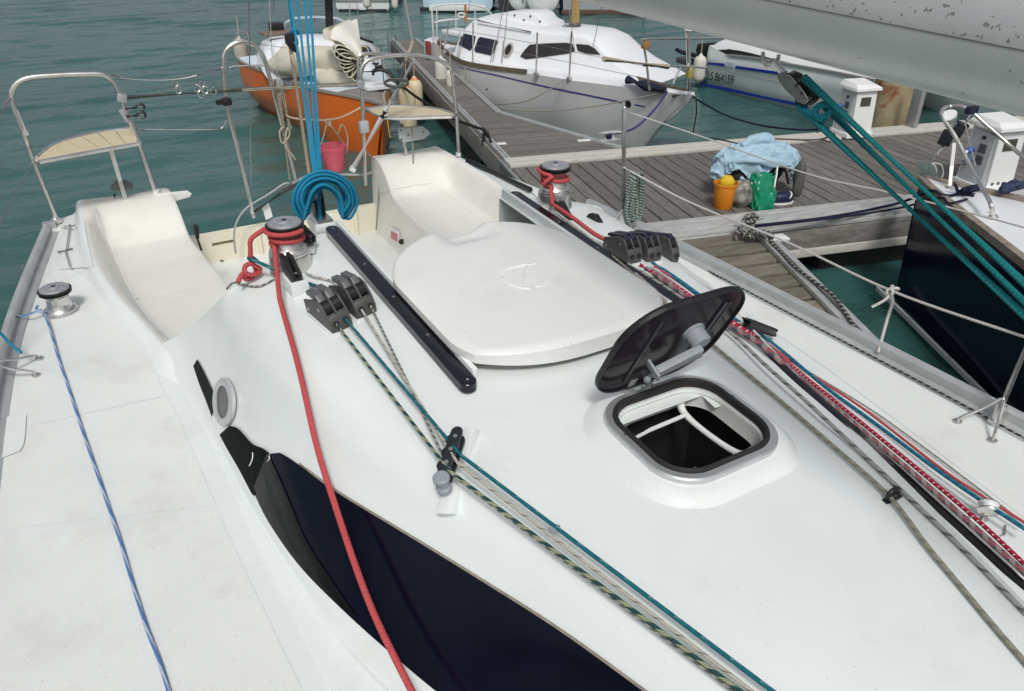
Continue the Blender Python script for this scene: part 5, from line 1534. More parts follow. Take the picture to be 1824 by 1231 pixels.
# cabin
Pa, Pb = P(820, 103, .73) + SH, P(1005, 128, .73) + SH
fpl, fn_ = planeproj(Pa, Pb)
cab_px = [(808, 100), (811, 70), (815, 56), (826, 45), (842, 41), (880, 50), (936, 62), (990, 66), (1030, 72), (1052, 82), (1075, 104), (1100, 122), (1160, 154), (1100, 141), (1005, 127), (935, 119), (880, 111), (820, 103)]
cpts = [fpl(*q) for q in cab_px]
rows_ = []
for t, s_in, dz in ((0, 0, 0), (.06, .0, .03), (.2, .02, .055), (.45, .03, .07), (.7, .03, .065), (.95, .02, .05), (1.1, .0, .02), (1.16, 0, 0)):
    r_ = []
    for q in cpts:
        zz = max(0, q.z - .72)
        lean = min(.16, zz * .35)
        u = t * (.98 - .18 * max(0, ((q - cpts[0]).dot((Pb - Pa).normalized()) / 4.0)))
        uu = lean + u * (1.0 - lean * 1.1)
        r_.append(q + fn_ * uu + V((0, 0, dz * (1 if zz > .15 else zz / .15))))
    rows_.append(r_)
cabm = MB().grid(rows_, closed_u=True)
cabm.quad(rows_[0])
cab = cabm.build('cabin', bt_white, sv, smooth=60)
def pane(parent, poly, mt, lift=.012, name='window', frame_m=None):
    q = [fpl(*p) for p in poly]
    q = [p + fn_ * (min(.16, max(0, p.z - .72) * .35)) - fn_ * lift for p in q]
    o = MB().prism(q, fn_ * .01).build(name, mt, parent, bevel=.004)
    return o
pane(cab, [(813, 80), (816, 66), (820, 61), (840, 66), (840, 78), (836, 91)], navy_pane)
pane(cab, [(842, 89), (845, 70), (848, 67), (878, 73), (881, 76), (876, 96), (873, 99), (845, 93)], navy_pane)
pane(cab, [(924, 101), (930, 90), (937, 81), (960, 79), (1000, 78), (1012, 80), (1018, 92), (1010, 96), (960, 103), (935, 106)], brown_pane)
pane(cab, [(1018, 80), (1040, 82), (1052, 88), (1064, 99), (1040, 97), (1023, 92)], brown_pane)
pcen = fpl(902, 90); 
q = [(902 + 8 * math.cos(t) + 1.5 * math.sin(t), 90 - 13 * math.sin(t)) for t in [2 * math.pi * i / 16 for i in range(16)]]
pane(cab, q, mat('port_ring', (.42, .40, .37), .4), .016, 'port_ring')
q = [(902 + 5 * math.cos(t) + 1 * math.sin(t), 89 - 9 * math.sin(t)) for t in [2 * math.pi * i / 16 for i in range(16)]]
pane(cab, q, brown_pane, .022, 'port_glass')
# roof hatch hump
fh, fhn = planeproj(Pa + fn_ * .45, Pb + fn_ * .45)
hp_ = [(876, 36), (890, 33), (895, 26), (903, 21), (945, 21), (956, 27), (962, 36), (976, 42), (976, 50), (950, 50), (880, 42)]
hq_ = [fh(*q) for q in hp_]
hh_ = MB().prism(hq_, fn_ * .42).build('roof_hatch', bt_white, cab, bevel=.03)
for a in ((917, 27), (945, 29), (933, 36), (906, 38), (962, 38)):
    MB().sphere(fh(*a) - fn_ * .002, .014, 8, 6).build('hatch_stud', black, hh_)
MB().tube([fpl(840, 38) + fn_ * .12, fpl(936, 59) + fn_ * .12], .010, 6).build('grab_rail', mat('rail_grey', (.14, .14, .15), .4), cab)
MB().box(fpl(929, 62) + fn_ * .2, (.10, .05, .04)).build('roof_pad', bt_white, cab, bevel=.008)
# mast and rigging
mast_m = mat('varnished_mast', (.42, .30, .13), .4, mscale=6, c2=(.30, .20, .08), stretch=(6, 6, 1))
mp_ = fpl(986, 55) + fn_ * .5
MB().tube([mp_ - V((0, 0, .05)), mp_ + V((0, 0, 2.4))], .055, 14).build('mast', mast_m, sv)
MB().lathe([(.08, 0), (.08, .05), (.065, .07)], mp_ - V((0, 0, .03)), n=14).build('mast_foot', grey_pl, sv)
MB().lathe([(.05, -.02), (.05, .02)], fpl(975, 58) + fn_ * .42, -fn_, 14).build('mast_winch', steel, sv)
for a, b in (((880, 118), (897, -30)), ((898, 112), (901, -30)), ((818, 115), (835, -25)), ((1028, 92), (1000, -25)), ((1060, 82), (1072, -25))):
    wires(sv, 'shroud', fpl(*a) - fn_ * .05, fpl(*b) + fn_ * .1)
for a, b in (((878, 110), (885, 70)), ((898, 110), (900, 72)), ((817, 112), (823, 55))):
    MB().tube([fpl(*a) - fn_ * .06, fpl(*b) - fn_ * .04], .008, 6).build('bottle_screw', steel, sv)
for a, b in (((842, 113), (843, 40)), ((955, 132), (957, 58)), ((1014, 140), (1018, 56)), ((790, 92), (800, 40))):
    p_, n_ = planeproj(near[6], near[3])
    MB().tube([p_(*a), p_(*b)], .011, 8).build('stanchion', steel, sv)
    MB().box(p_(*a), (.05, .05, .03)).build('stanchion_base', steel, sv)
p_, n_ = planeproj(near[6], near[3])
for l in ([(770, 62), (790, 50), (843, 58), (957, 78), (1018, 92), (1150, 118)], [(843, 80), (957, 100), (1018, 112), (1152, 140)]):
    MB().tube([p_(*q) for q in l], .003, 5).build('guard_wire', wire_m, sv)
# stern rail
fs, fsn = planeproj(near[8], near[8] + V((1, -.25, 0)))
for l in ([(773, 74), (771, 40), (770, 16), (776, 11), (800, 8), (835, 8), (862, 14), (874, 24), (878, 34)], [(772, 42), (790, 37), (830, 34), (872, 38)]):
    MB().tube(catmull([fs(*q) + fsn * .02 for q in l], 5), .014, 8).build('stern_rail', mat('painted_rail', (.62, .63, .62), .4), sv)
for a in ((778, 74), (812, 60), (846, 50)):
    MB().tube([fs(a[0], a[1]), fs(a[0], 10)], .010, 6).build('rail_post', mat('painted_rail'), sv)
MB().tube([fs(829, 40), fs(829, 8)], .018, 8).build('flag_staff', mat('orange_staff', (.50, .16, .04), .5), sv)
MB().tube([fs(822 + 6 * math.cos(t), 27 + 4 * math.sin(t)) for t in [2 * math.pi * i / 14 for i in range(14)]], .012, 6, closed=True).build('life_ring', white_pl, sv)
MB().box(P(805, 58, 1.0) + SH, (.42, .3, .06), (axd, axn, EZ)).build('cockpit_coaming', bt_white, sv, bevel=.02)
MB().box(fs(763, 86) - V((0, 0, .02)), (.06, .10, .24)).build('red_fender_pad', mat('dull_red', (.25, .05, .04), .6), sv, bevel=.02)
# bow pulpit and roller
pc2, pn2 = planeproj(near[0] - axn * .3, near[0] + axn * .4)
for l in ([(1157, 160), (1150, 100), (1144, 75), (1148, 70), (1200, 69), (1290, 68)], [(1146, 117), (1200, 118), (1260, 121)], [(1197, 154), (1205, 135), (1212, 120)], [(1228, 168), (1227, 120), (1225, 55)]):
    MB().tube(catmull([pc2(*q) for q in l], 4), .012 if l[-1] != (1225, 55) else .022, 8).build('bow_rail', steel, sv)
MB().box(pc2(1150, 80), (.07, .06, .07)).build('wooden_light_box', mat('light_wood', (.33, .17, .06), .5), sv, bevel=.006)
MB().box(pc2(1228, 130), (.065, .065, .12)).build('mooring_pad', mat('olive_pad', (.35, .30, .08), .6), sv, bevel=.02)
MB().lathe([(.05, 0), (.05, .03)], pc2(1227, 54), n=12).build('mast_head_cap', white_pl, sv)
MB().prism([P(1195, 170, .72), P(1232, 168, .72), P(1226, 176, .60), P(1209, 190, .52)], axn * .10).build('bow_roller', mat('dark_bronze', (.055, .05, .035), .4, .4), sv, bevel=.006)
MB().tube([P(1118, 142, .80), P(1150, 152, .78), P(1186, 160, .76)], [.05, .06, .03], 10).build('rolled_cover', mat('navy_cloth', (.012, .014, .035), .8), sv)
MB().tube([pc2(1075, 105), pc2(1190, 119)], .026, 8).build('spinnaker_pole', mat('pole_tan', (.50, .43, .33), .5), sv)
MB().lathe([(.012, 0), (.012, .012)], P(854, 160, .5) + SH, (-1, -.2, 0), 8).build('drain', black, sv)
# fenders between the silver boat and the finger
fend_w = mat('fender_white', (.66, .65, .58), .5, mottle=.12, mscale=8)
def fender(p, L, r, mt, label, ax=(0, 0, 1), group=None, cap=None):
    o = thing('fender', p, label, 'fender', group)
    pr_ = [(r * .18, -.02), (r * .30, 0), (r * .75, L * .06), (r * .97, L * .16), (r, L * .3), (r, L * .7), (r * .97, L * .84), (r * .75, L * .94), (r * .30, L), (r * .2, L + .03)]
    MB().lathe(pr_, p, ax, 16).build('bladder', mt, o, smooth=60)
    top_ = V(p) + V(ax).normalized() * (L + .03)
    MB().tube([top_, top_ + V((.02, .02, .25))], .006, 6).build('lanyard', sand, o)
    if cap: MB().lathe([(r * .8, L * .90), (r * .33, L + .012)], p, ax, 16).build('cap', cap, o)
    return o
fender(P(787, 150, .42), .34, .085, fend_w, 'white fender between the silver boat and the finger, farther one')
fender(P(803, 158, .46), .24, .055, fend_w, 'small white fender hanging on the silver hull, nearer one')

# ---------------------------------------------------------------- orange sloop
orange = mat('orange_topsides', (.74, .15, .012), .3, mottle=.10, mscale=3, coat=.4)
grey_deck = mat('teak_deck_grey', (.27, .255, .235), .75, mscale=9, c2=(.17, .16, .145), stretch=(9, 1, 9), bump=.3, bscale=30)
pale_blue = mat('pale_blue_white', (.62, .70, .76), .4, mottle=.08, mscale=5)
og = thing('sailing_boat', (3.3, 10.2, 0), 'orange-hulled sloop with a flaked cream sail on deck', 'sailing boat')
near = [P(686, 189, .66), P(676, 186, .66), P(648, 178, .655), P(620, 172, .65), P(560, 160, .64), P(500, 139, .63), P(450, 121, .64), P(428, 110, .66), P(422, 102, .68)]
axo = V((.07, .998, 0)); ano = V((axo.y, -axo.x, 0))
b0_ = near[0]; far_ = []
for p in near:
    s = (p - b0_).dot(axo); t = (p - b0_).dot(ano)
    far_.append(b0_ + axo * s + ano * max(.003, -t * 1.0) + V((0, 0, p.z - b0_.z)))
nc, fc = hull(og, near, far_, orange, pale_blue, rake=.55, inset=.20)
strip(og, 'toe_rail', [p + V((0, 0, .012)) for p in nc[1:]], .03, .03, mat('rail_teak', (.30, .28, .25), .7))
strip(og, 'toe_rail', [p + V((0, 0, .012)) for p in fc[1:]], .03, .03, mat('rail_teak'))
fog = on_thing(og)
band(og, fog, [(424, 106), (450, 120), (480, 132), (520, 146), (560, 160)], [(424, 115), (450, 130), (480, 141), (520, 154), (560, 163)], 30, pale_blue, 'sheer_band')
# grey planked foredeck
rows_ = []
for i in range(1, 22):
    a, b = nc[i], fc[i]
    rows_.append([a.lerp(b, t) + V((0, 0, .006 + .032 * math.sin(math.pi * t))) for t in (.06, .2, .35, .5, .65, .8, .94)])
MB().grid(rows_).build('foredeck', grey_deck, og, smooth=45)
def oz(px, py, s):
    """pixel on the plane across the orange boat at distance s from its bow"""
    c = b0_ + axo * s
    r = ray(px, py); t = (c - EYE).dot(axo) / r.dot(axo)
    return EYE + r * t
# cabin with dark windows, rounded
rows_ = []
for s, px_ in ((2.25, [(468, 128), (472, 92), (480, 82), (510, 78), (560, 76), (600, 76), (640, 80), (650, 92), (662, 112)]), (2.5, [(464, 120), (470, 82), (486, 72), (520, 66), (565, 64), (610, 66), (648, 74), (660, 88), (674, 112)]), (3.6, [(452, 112), (466, 74), (482, 66), (520, 61), (560, 60), (610, 62), (652, 70), (668, 84), (684, 108)])):
    rows_.append([oz(a, b, s) for a, b in px_])
rows_.insert(0, [V((p.x, p.y - .25, .66)) for p in rows_[0]])
cabo = MB().grid(rows_).build('cabin', bt_white, og, smooth=50)
MB().prism([oz(a, b, 2.30) for a, b in ((482, 104), (484, 88), (492, 84), (508, 86), (515, 92), (500, 106), (490, 112))], -axo * .03).build('cabin_window', navy_pane, cabo, bevel=.004)
MB().prism([oz(a, b, 2.30) for a, b in ((640, 78), (655, 82), (664, 94), (666, 108), (650, 104), (640, 92))], -axo * .03).build('cabin_window', navy_pane, cabo, bevel=.004)
for i in range(6):
    MB().box(oz(484 + i * 5, 72 - i * .6, 2.6), (.05, .03, .03)).build('roof_fitting', black, cabo)
    MB().box(oz(642 + i * 4, 68 + i * 1.4, 2.6), (.04, .03, .025)).build('roof_fitting', black, cabo)
# spray hood / cockpit cover further aft
rows_ = []
for s, y0, y1 in ((4.3, 62, 34), (4.9, 58, 30), (5.6, 60, 31)):
    rows_.append([oz(a, b, s) for a, b in ((500, y0 + 6), (508, y1 + 8), (525, y1), (560, y1 - 2), (600, y1), (622, y1 + 10), (628, y0 + 6))])
MB().grid(rows_).build('cockpit_cover', mat('pale_cover', (.55, .63, .68), .6, mottle=.1), og, smooth=50)
MB().box(oz(492, 48, 4.0), (.20, .16, .12)).build('outboard_top', black, og, bevel=.03)
MB().box(oz(500, 58, 3.8), (.55, .3, .03)).build('companionway_hatch', mat('hatch_brown', (.20, .14, .11), .5), og, bevel=.006)
# mast
mo = oz(588, 78, 2.7)
MB().tube([mo, oz(584, -40, 2.7)], .052, 14).build('mast', black, og)
MB().box(mo + V((0, 0, .03)), (.2, .12, .05)).build('mast_step', mat('rust_red', (.20, .06, .03), .6), og, bevel=.01)
for a, b, s, s2 in (((470, 105), (495, -30), 3.2, 3.0), ((488, 160), (478, -30), 1.8, 2.6), ((560, 40), (562, -30), 4.5, 4.5), ((626, 75), (620, -30), 2.2, 2.5), ((640, 62), (633, -30), 2.6, 2.7), ((735, 75), (716, -30), .5, .8), ((668, 60), (655, -30), 3.4, 3.2)):
    MB().tube([oz(*a, s), oz(*b, s2)], .005 if a != (735, 75) else .011, 6).build('stay', mat('dull_wire', (.22, .22, .21), .6, .2), og)
# guard wires and small stanchions
for l, s in (([(424, 60), (434, 75), (500, 84), (600, 100), (652, 118)], 2.0),):
    MB().tube([oz(a, b, 3.2 - i * .6) for i, (a, b) in enumerate(l)], .004, 5).build('guard_wire', wire_m, og)
MB().tube([oz(648, 96, .9), oz(640, 170, .9)], .010, 6).build('stanchion', steel, og)
for l in ([(640, 160), (645, 130), (660, 102), (700, 98), (720, 104), (712, 150)],):
    MB().tube(catmull([oz(a, b, .35) for a, b in l], 4), .010, 6).build('pulpit', mat('dark_rail', (.16, .155, .15), .4, .6), og)
for a, b in (((678, 80), (685, 160)), ((705, 62), (700, 128)), ((690, 60), (694, 100))):
    MB().tube([oz(*a, .7), oz(*b, .7)], .006, 6).build('pulpit_wire', wire_m, og)
MB().box(oz(672, 152, .8) , (.36, .3, .05)).build('foredeck_hatch', bt_white, og, bevel=.012)
an = [oz(662, 128, .6), oz(675, 124, .6), oz(690, 128, .55), oz(700, 138, .5), oz(712, 150, .4)]
MB().tube(catmull(an, 4), .022, 8).build('anchor', black, og)
MB().tube([oz(664, 134, .6), oz(670, 120, .6), oz(680, 118, .6)], .018, 8).build('anchor_fluke', black, og)
MB().tube(catmull([oz(715, 120, .4), oz(722, 108, .4), oz(728, 95, .4), (oz(735, 75, .5))], 4), .02, 8).build('furled_drum', mat('knot_tan', (.35, .28, .22), .8), og)
MB().tube(catmull([oz(690, 210, .1), oz(693, 235, .1), oz(696, 246, .1)], 4), .006, 6).build('yellow_string', mat('yellow_string', (.62, .42, .06), .7), og)
# stern rail, fender
MB().tube(catmull([oz(424, 100, 4.3), oz(420, 70, 4.3), oz(424, 58, 4.3), oz(440, 60, 4.3), oz(446, 92, 4.3)], 4), .012, 6).build('stern_rail', steel, og)
fender(oz(433, 112, 4.2) , .34, .10, mat('fender_stained', (.58, .52, .44), .6, mottle=.3, mscale=8), 'stained white fender on the far quarter of the orange boat')
cream_f = mat('fender_cream', (.70, .62, .40), .5, mottle=.12, mscale=8)
fender(P(742, 210, .10) , .50, .10, cream_f, 'cream fender at the orange bow, the farther one by the finger', cap=mat('fender_orange', (.70, .26, .12), .5))
fender(P(729, 240, .10), .58, .105, cream_f, 'large cream fender at the orange bow, nearest the port pushpit', cap=mat('fender_orange'))

# flaked cream sail
sail_m = mat('cream_sailcloth', (.60, .57, .47), .75, mottle=.12, mscale=6, bump=.3, bscale=9)
edge_m = mat('sail_edge', (.74, .72, .55), .7)
sl = thing('flaked_sail', oz(560, 140, 1.6), 'cream sail flaked in loops and lashed on the orange boat', 'sail')
def lump(pts, rad, n=18, amp=.03, sd=1):
    rnd = random.Random(sd)
    q = catmull(pts, 7); m = len(q)
    rws = []
    for i, p in enumerate(q):
        t = i / (m - 1); d = (q[min(i + 1, m - 1)] - q[max(i - 1, 0)]).normalized(); x, y, _ = frame(d)
        k = t * (len(rad) - 1); j = min(int(k), len(rad) - 2); r = rad[j] + (rad[j + 1] - rad[j]) * (k - j)
        row = []
        for a in range(n):
            an_ = 2 * math.pi * a / n
            w_ = 1 + amp / .1 * (math.sin(an_ * 3 + t * 7 + sd) * .35 + math.sin(an_ * 5 - t * 11) * .3 + math.sin(t * 23 + an_) * .25) * .5
            row.append(p + (x * math.cos(an_) + y * math.sin(an_)) * r * w_)
        rws.append(row)
    mb = MB().grid(rws, closed_u=True); mb.quad(rws[0]); mb.quad(rws[-1])
    return mb
lump([oz(480, 118, 2.1), oz(510, 112, 1.95), oz(550, 108, 1.7), oz(600, 108, 1.5), oz(640, 118, 1.3)], [.06, .17, .17, .16, .10], sd=2).build('sail_bundle', sail_m, sl, smooth=70)
lump([oz(500, 92, 2.15), oz(520, 85, 2.1), oz(545, 95, 2.0), oz(580, 92, 1.9)], [.03, .12, .12, .05], sd=5).build('sail_fold', mat('white_sailcloth', (.74, .73, .68), .7, mottle=.08, bump=.3, bscale=9), sl, smooth=70)
lump([oz(560, 130, 1.5), oz(590, 142, 1.35), oz(630, 142, 1.2)], [.05, .14, .05], sd=8).build('sail_fold', sail_m, sl, smooth=70)
hub = oz(640, 107, .85)
loops = [(598, 84, 9), (596, 94, 8), (602, 104, 9), (606, 116, 9), (612, 126, 9), (620, 137, 9), (632, 144, 9), (652, 84, 8)]
for i, (a, b, w_) in enumerate(loops):
    s0 = .86 + .02 * i
    tip = oz(a, b, s0); c = oz(640, 106, s0)
    d = (tip - c); L = d.length; d.normalize(); nv = V((d.z, 0, -d.x)).normalized()
    out = []
    for k in range(15):
        t = -1 + 2 * k / 14
        prof_w = math.sin(math.pi * min(1, (1 - abs(t)) * .98 + .0))
        along_ = L * (1 - abs(t) ** 2.2)
        out.append(c + d * along_ + nv * (math.copysign(1, t) * .052 * (1 + .2 * math.sin(i)) * math.sin(math.pi * (1 - abs(t)) ** .7)))
    rws = [[p + axo * z_ - V((0, 0, .02 * z_)) for p in out] for z_ in (0, .05, .10, .14)]
    rws.append([c + d * L * .45 + axo * .15 for p in out])
    MB().grid(rws).build('sail_loop', sail_m, sl, smooth=70)
    MB().tube(out, .0065, 5).build('loop_edge', edge_m, sl)
tri = [[(589, 66), (592, 52), (605, 44), (636, 33)], [(592, 70), (602, 58), (618, 52), (638, 45)], [(606, 74), (618, 70), (630, 68), (641, 68)], [(624, 88), (632, 86), (640, 87), (645, 90)], [(636, 100), (640, 99), (644, 99), (646, 99)]]
rws = [[oz(a, b, 1.0 + .10 * math.sin(math.pi * j / 3) - .03 * i) for j, (a, b) in enumerate(r)] for i, r in enumerate(tri)]
ct_ = [catmull(r, 4) for r in rws]
cols_ = [catmull([r[j] for r in ct_], 3) for j in range(len(ct_[0]))]
MB().grid(cols_).build('sail_head', mat('white_sailcloth'), sl, smooth=70)
bk2 = [[p + axo * (.16 + .05 * math.sin(j * .5)) - V((.05, 0, .02)) for p in r] for j, r in enumerate(cols_)]
MB().grid(bk2).build('sail_head', sail_m, sl, smooth=70)
MB().tube([cols_[0][i] for i in range(len(cols_[0]))], .008, 6).build('loop_edge', edge_m, sl)
tag(MB().tube(catmull([oz(648, 110, 1.1), oz(655, 112, 1.0), oz(644, 118, 1.0), oz(600, 124, 1.3), oz(550, 126, 1.6)], 5), .006, 6).build('sail_tie', white_r, None, origin=oz(648, 110, 1.1)), 'white cord lashing the flaked cream sail', 'rope')

# ---------------------------------------------------------------- motor boat with registration
XL = 9.05
ls = thing('motor_boat', (XL + .8, 7.6, 0), 'white motor boat with blue stripes and LS 864159 on its side', 'motor boat')
def lx(a, b, x=XL): return PX(a, b, x)
ms_white = mat('motorboat_white', (.66, .72, .70), .35, mottle=.04, mscale=3, coat=.3)
blue_st = mat('blue_stripe', (.012, .035, .26), .4)
top_ = [lx(1266, 82), lx(1300, 99), lx(1345, 104), lx(1400, 114), lx(1480, 128), lx(1600, 152)]
bot_ = [V((p.x + .06, p.y, -.1)) for p in top_]
zt_ = [p.z for p in top_]
rows_ = []
for i, p in enumerate(top_):
    rows_.append([V((XL + f_, p.y, z)) for f_, z in ((0, p.z), (-.02, p.z * .75), (.0, p.z * .5), (.03, .12), (.12, -.08))])
rows_.insert(0, [q + V((.03, .05, 0)) for q in rows_[0]])
rws = loft(rows_, 4, 4)
MB().grid(rws).build('hull_side', ms_white, ls, smooth=50)
MB().grid([[q + V((1.75, 0, 0)) for q in r] for r in (rws[0], rws[-1])]).build('hull_side', ms_white, ls)
MB().grid([[rws[0][i], rws[0][i] + V((1.75, 0, 0))] for i in range(len(rws[0]))]).build('transom', ms_white, ls)
up_ = [lx(1262, 82), lx(1270, 78), lx(1300, 76), lx(1330, 80), lx(1380, 92), lx(1450, 108), lx(1600, 140)]
dk = []
for p, t in zip(up_, range(7)):
    dk.append([V((XL + .01, p.y, min(p.z, 99) - .10)), V((XL + .10, p.y, p.z)), V((XL + .35, p.y, p.z + .06)), V((XL + .9, p.y, p.z + .10)), V((XL + 1.74, p.y, p.z))])
MB().grid(loft(dk, 3, 4)).build('topsides', mat('motorboat_top', (.76, .78, .78), .4, mottle=.04), ls, smooth=50)
strip(ls, 'rubbing_strake', [p + V((-.012, 0, .01)) for p in top_[1:]], .03, .025, mat('strake_grey', (.30, .30, .29), .5))
def on_side(pts, mt, name, t=.006):
    return MB().prism([lx(a, b, XL - .03) for a, b in pts], (-t, 0, 0)).build(name, mt, ls)
on_side([(1262, 111), (1290, 113), (1290, 118.5), (1260, 115)], blue_st, 'side_stripe')
on_side([(1311, 117), (1387, 128), (1388, 133), (1309.5, 122)], blue_st, 'side_stripe')
on_side([(1246, 147), (1300, 157), (1360, 171), (1420, 183), (1440, 187), (1440, 192), (1420, 189), (1360, 176), (1300, 163), (1248, 152)], blue_st, 'boot_stripe')
on_side([(1300, 128), (1395, 147.6), (1395, 148.6), (1300, 129)], mat('strake_grey'), 'hull_crease')
def text(s, a, b, h, parent, mt, name):
    cu = bpy.data.curves.new(name, 'FONT'); cu.body = s; cu.size = 1.0; cu.extrude = .01
    to = bpy.data.objects.new(name, cu); col.objects.link(to)
    bpy.context.view_layer.update()
    me = bpy.data.meshes.new_from_object(to.evaluated_get(bpy.context.evaluated_depsgraph_get()))
    bpy.data.objects.remove(to)
    xs_ = [v.co.x for v in me.vertices]; ys_ = [v.co.y for v in me.vertices]
    x0, x1, y0, y1 = min(xs_), max(xs_), min(ys_), max(ys_)
    u = (b - a); n = V((-1, 0, 0)); up_ = h
    root = parent.location
    for v in me.vertices:
        p = a + u * ((v.co.x - x0) / (x1 - x0)) + up_ * ((v.co.y - y0) / (y1 - y0)) + n * (v.co.z * .3)
        v.co = p - root
    me.materials.append(mt)
    o = bpy.data.objects.new(name, me); col.objects.link(o); o.parent = parent
    return o
letter = mat('black_vinyl', (.012, .012, .014), .4)
ta, tb = lx(1260, 141.5, XL - .034), lx(1305, 150.5, XL - .034)
text('LS 864159', ta, tb, lx(1262, 126.5, XL - .034) - ta + V((0, 0, 0)), ls, letter, 'registration_number')
tc_, td_ = lx(1293, 117.5, XL - .034), lx(1309, 120.5, XL - .034)
pale_m = mat('pale_vinyl', (.45, .50, .55), .5)
for i in range(5):
    t = i / 5
    a_ = tc_.lerp(td_, t)
    MB().box(a_ + V((-.004, 0, .03)), (.006, .035, .05 + .02 * (i % 2))).build('faded_name_mark', pale_m, ls)
for i in range(3):
    on_side([(1296 - i, 87 + i * 2.2), (1303 + i * .5, 87.8 + i * 2.2), (1303 + i * .5, 89 + i * 2.2), (1296 - i, 88 + i * 2.2)], letter, 'vent_slot')
# outboard motor, fender and pole at its stern
om = thing('outboard_motor', lx(1225, 120, XL + .3), 'black outboard motor at the stern of the LS motor boat', 'outboard motor')
MB().prism([lx(a, b, XL + .5) for a, b in ((1238, 90), (1242, 78), (1262, 76), (1268, 84), (1266, 100), (1244, 104))], (.22, 0, 0)).build('cowling', black, om, bevel=.03)
MB().prism([lx(a, b, XL + .55) for a, b in ((1240, 104), (1262, 100), (1258, 130), (1244, 134))], (.12, 0, 0)).build('midsection', black, om, bevel=.02)
MB().tube(catmull([lx(1244, 100, XL + .5), lx(1226, 96, XL + .5), lx(1212, 92, XL + .5), lx(1205, 88, XL + .5)], 4), .035, 8).build('tiller_arm', black, om)
MB().box(lx(1222, 108, XL + .5), (.2, .3, .10)).build('bracket', grey_pl, om, bevel=.02)
fender(lx(1243, 146, XL - .15), .40, .10, fend_w, 'white fender at the stern corner of the LS motor boat')

# ---------------------------------------------------------------- navy boat at the right
navy = mat('navy_topsides', (.005, .007, .026), .16, mottle=.2, mscale=3, spec=.22)
worn_teak = mat('worn_teak', (.30, .26, .21), .75, mscale=14, c2=(.17, .145, .115))
nb = thing('sailing_boat', (5.4, 2.0, 0), 'navy-hulled yacht with a white deck at the right edge', 'sailing boat')
zb = .88
near = [P(1640, 321, zb), P(1660, 341, zb), P(1700, 373, zb), P(1760, 419, zb), P(1824, 469, zb), P(1900, 530, zb), P(1990, 610, zb)]
axb = V((-.16, -.987, 0)); anb = V((-axb.y, axb.x, 0))
b0_ = near[0]
near.append(near[-1] + axb * 1.2)
far_ = []
for p in near:
    s = (p - b0_).dot(axb); t = (p - b0_).dot(anb)
    if far_ or True: far_.append(b0_ + axb * s + anb * max(.02, abs(t)))
if (near[3] - b0_).dot(anb) > 0:
    far_ = [b0_ + axb * (p - b0_).dot(axb) - anb * max(.02, abs((p - b0_).dot(anb))) for p in near]
nc, fc = hull(nb, near, far_, navy, bt_white, rake=.06, inset=.10, transom=False)
strip(nb, 'rubbing_strake', [p + V((0, 0, .008)) for p in nc], .05, .045, worn_teak)
strip(nb, 'rubbing_strake', [p + V((0, 0, .008)) for p in fc], .05, .045, worn_teak)
wl = [P(1563, 514, .06), P(1620, 570, .06), P(1690, 640, .06), P(1760, 709, .06), P(1830, 775, .06)]
strip(nb, 'waterline_stripe', wl, .02, .03, mat('stripe_grey', (.55, .57, .60), .5))
# pulpit, stem fitting, furling gear
fb_, nbn = planeproj(P(1700, 330, .95), P(1790, 390, .95))
pul = [P(1769, 388, .90), PY(1772, 370, P(1769, 388, .90).y), ]
bx = P(1769, 388, zb + .02)
def bp_(a, b, y): return PY(a, b, y)
y1_ = bx.y
MB().tube(catmull([bx, bp_(1765, 365, y1_ + .02), bp_(1758, 350, y1_ + .1), bp_(1735, 310, y1_ + .3), bp_(1705, 250, y1_ + .5), bp_(1683, 215, y1_ + .6), bp_(1678, 198, y1_ + .65), bp_(1690, 190, y1_ + .7), bp_(1720, 192, y1_ + .6), bp_(1760, 225, y1_ + .45), bp_(1800, 260, y1_ + .3), bp_(1840, 295, y1_ + .1)], 6), .0135, 10).build('pulpit', steel, nb)
by = P(1691, 336, zb + .02)
MB().tube([by, bp_(1700, 255, by.y + .1)], .012, 10).build('pulpit_leg', steel, nb)
MB().lathe([(.03, 0), (.03, .01), (.018, .02)], by, n=12).build('leg_foot', steel, nb)
MB().lathe([(.03, 0), (.03, .01), (.018, .02)], bx, n=12).build('leg_foot', steel, nb)
MB().tube([bp_(1685, 196, y1_ + .66), bp_(1790, 250, y1_ + .35)], .006, 6).build('cross_wire', wire_m, nb)
MB().tube([bp_(1718, 215, y1_ + .5), bp_(1738, 296, y1_ + .3)], .005, 6).build('cross_wire', wire_m, nb)
ys_ = P(1645, 300, .95).y
MB().prism([bp_(a, b, ys_) for a, b in ((1630, 285), (1655, 286), (1668, 310), (1660, 316), (1638, 312))], (0, -.012, 0)).build('stem_plate', steel, nb, bevel=.002)
for dx in (0, 12):
    MB().tube(catmull([bp_(1652 + dx, 290, ys_), bp_(1664 + dx, 294, ys_), bp_(1668 + dx, 306, ys_), bp_(1666 + dx, 316, ys_)], 5), .006, 6).build('bow_hoop', white_pl, nb)
MB().tube([bp_(1655, 295, ys_), bp_(1668, 275, ys_), bp_(1682, 258, ys_)], .008, 6).build('forestay_shackle', steel, nb)
MB().box(bp_(1686, 246, ys_), (.075, .05, .11), frame((.45, 0, .9))).build('furling_drum', black, nb, bevel=.01)
MB().box(bp_(1704, 232, ys_), (.085, .06, .09), frame((.45, 0, .9))).build('furling_drum', black, nb, bevel=.012)
MB().lathe([(.055, -.01), (.055, .01)], bp_(1712, 222, ys_), (.45, 0, .9), 16).build('drum_flange', mat('blue_black', (.012, .014, .03), .5), nb)
MB().tube([bp_(1708, 240, ys_), bp_(1738, 188, ys_), bp_(1790, 110, ys_)], .010, 8).build('forestay', steel, nb)
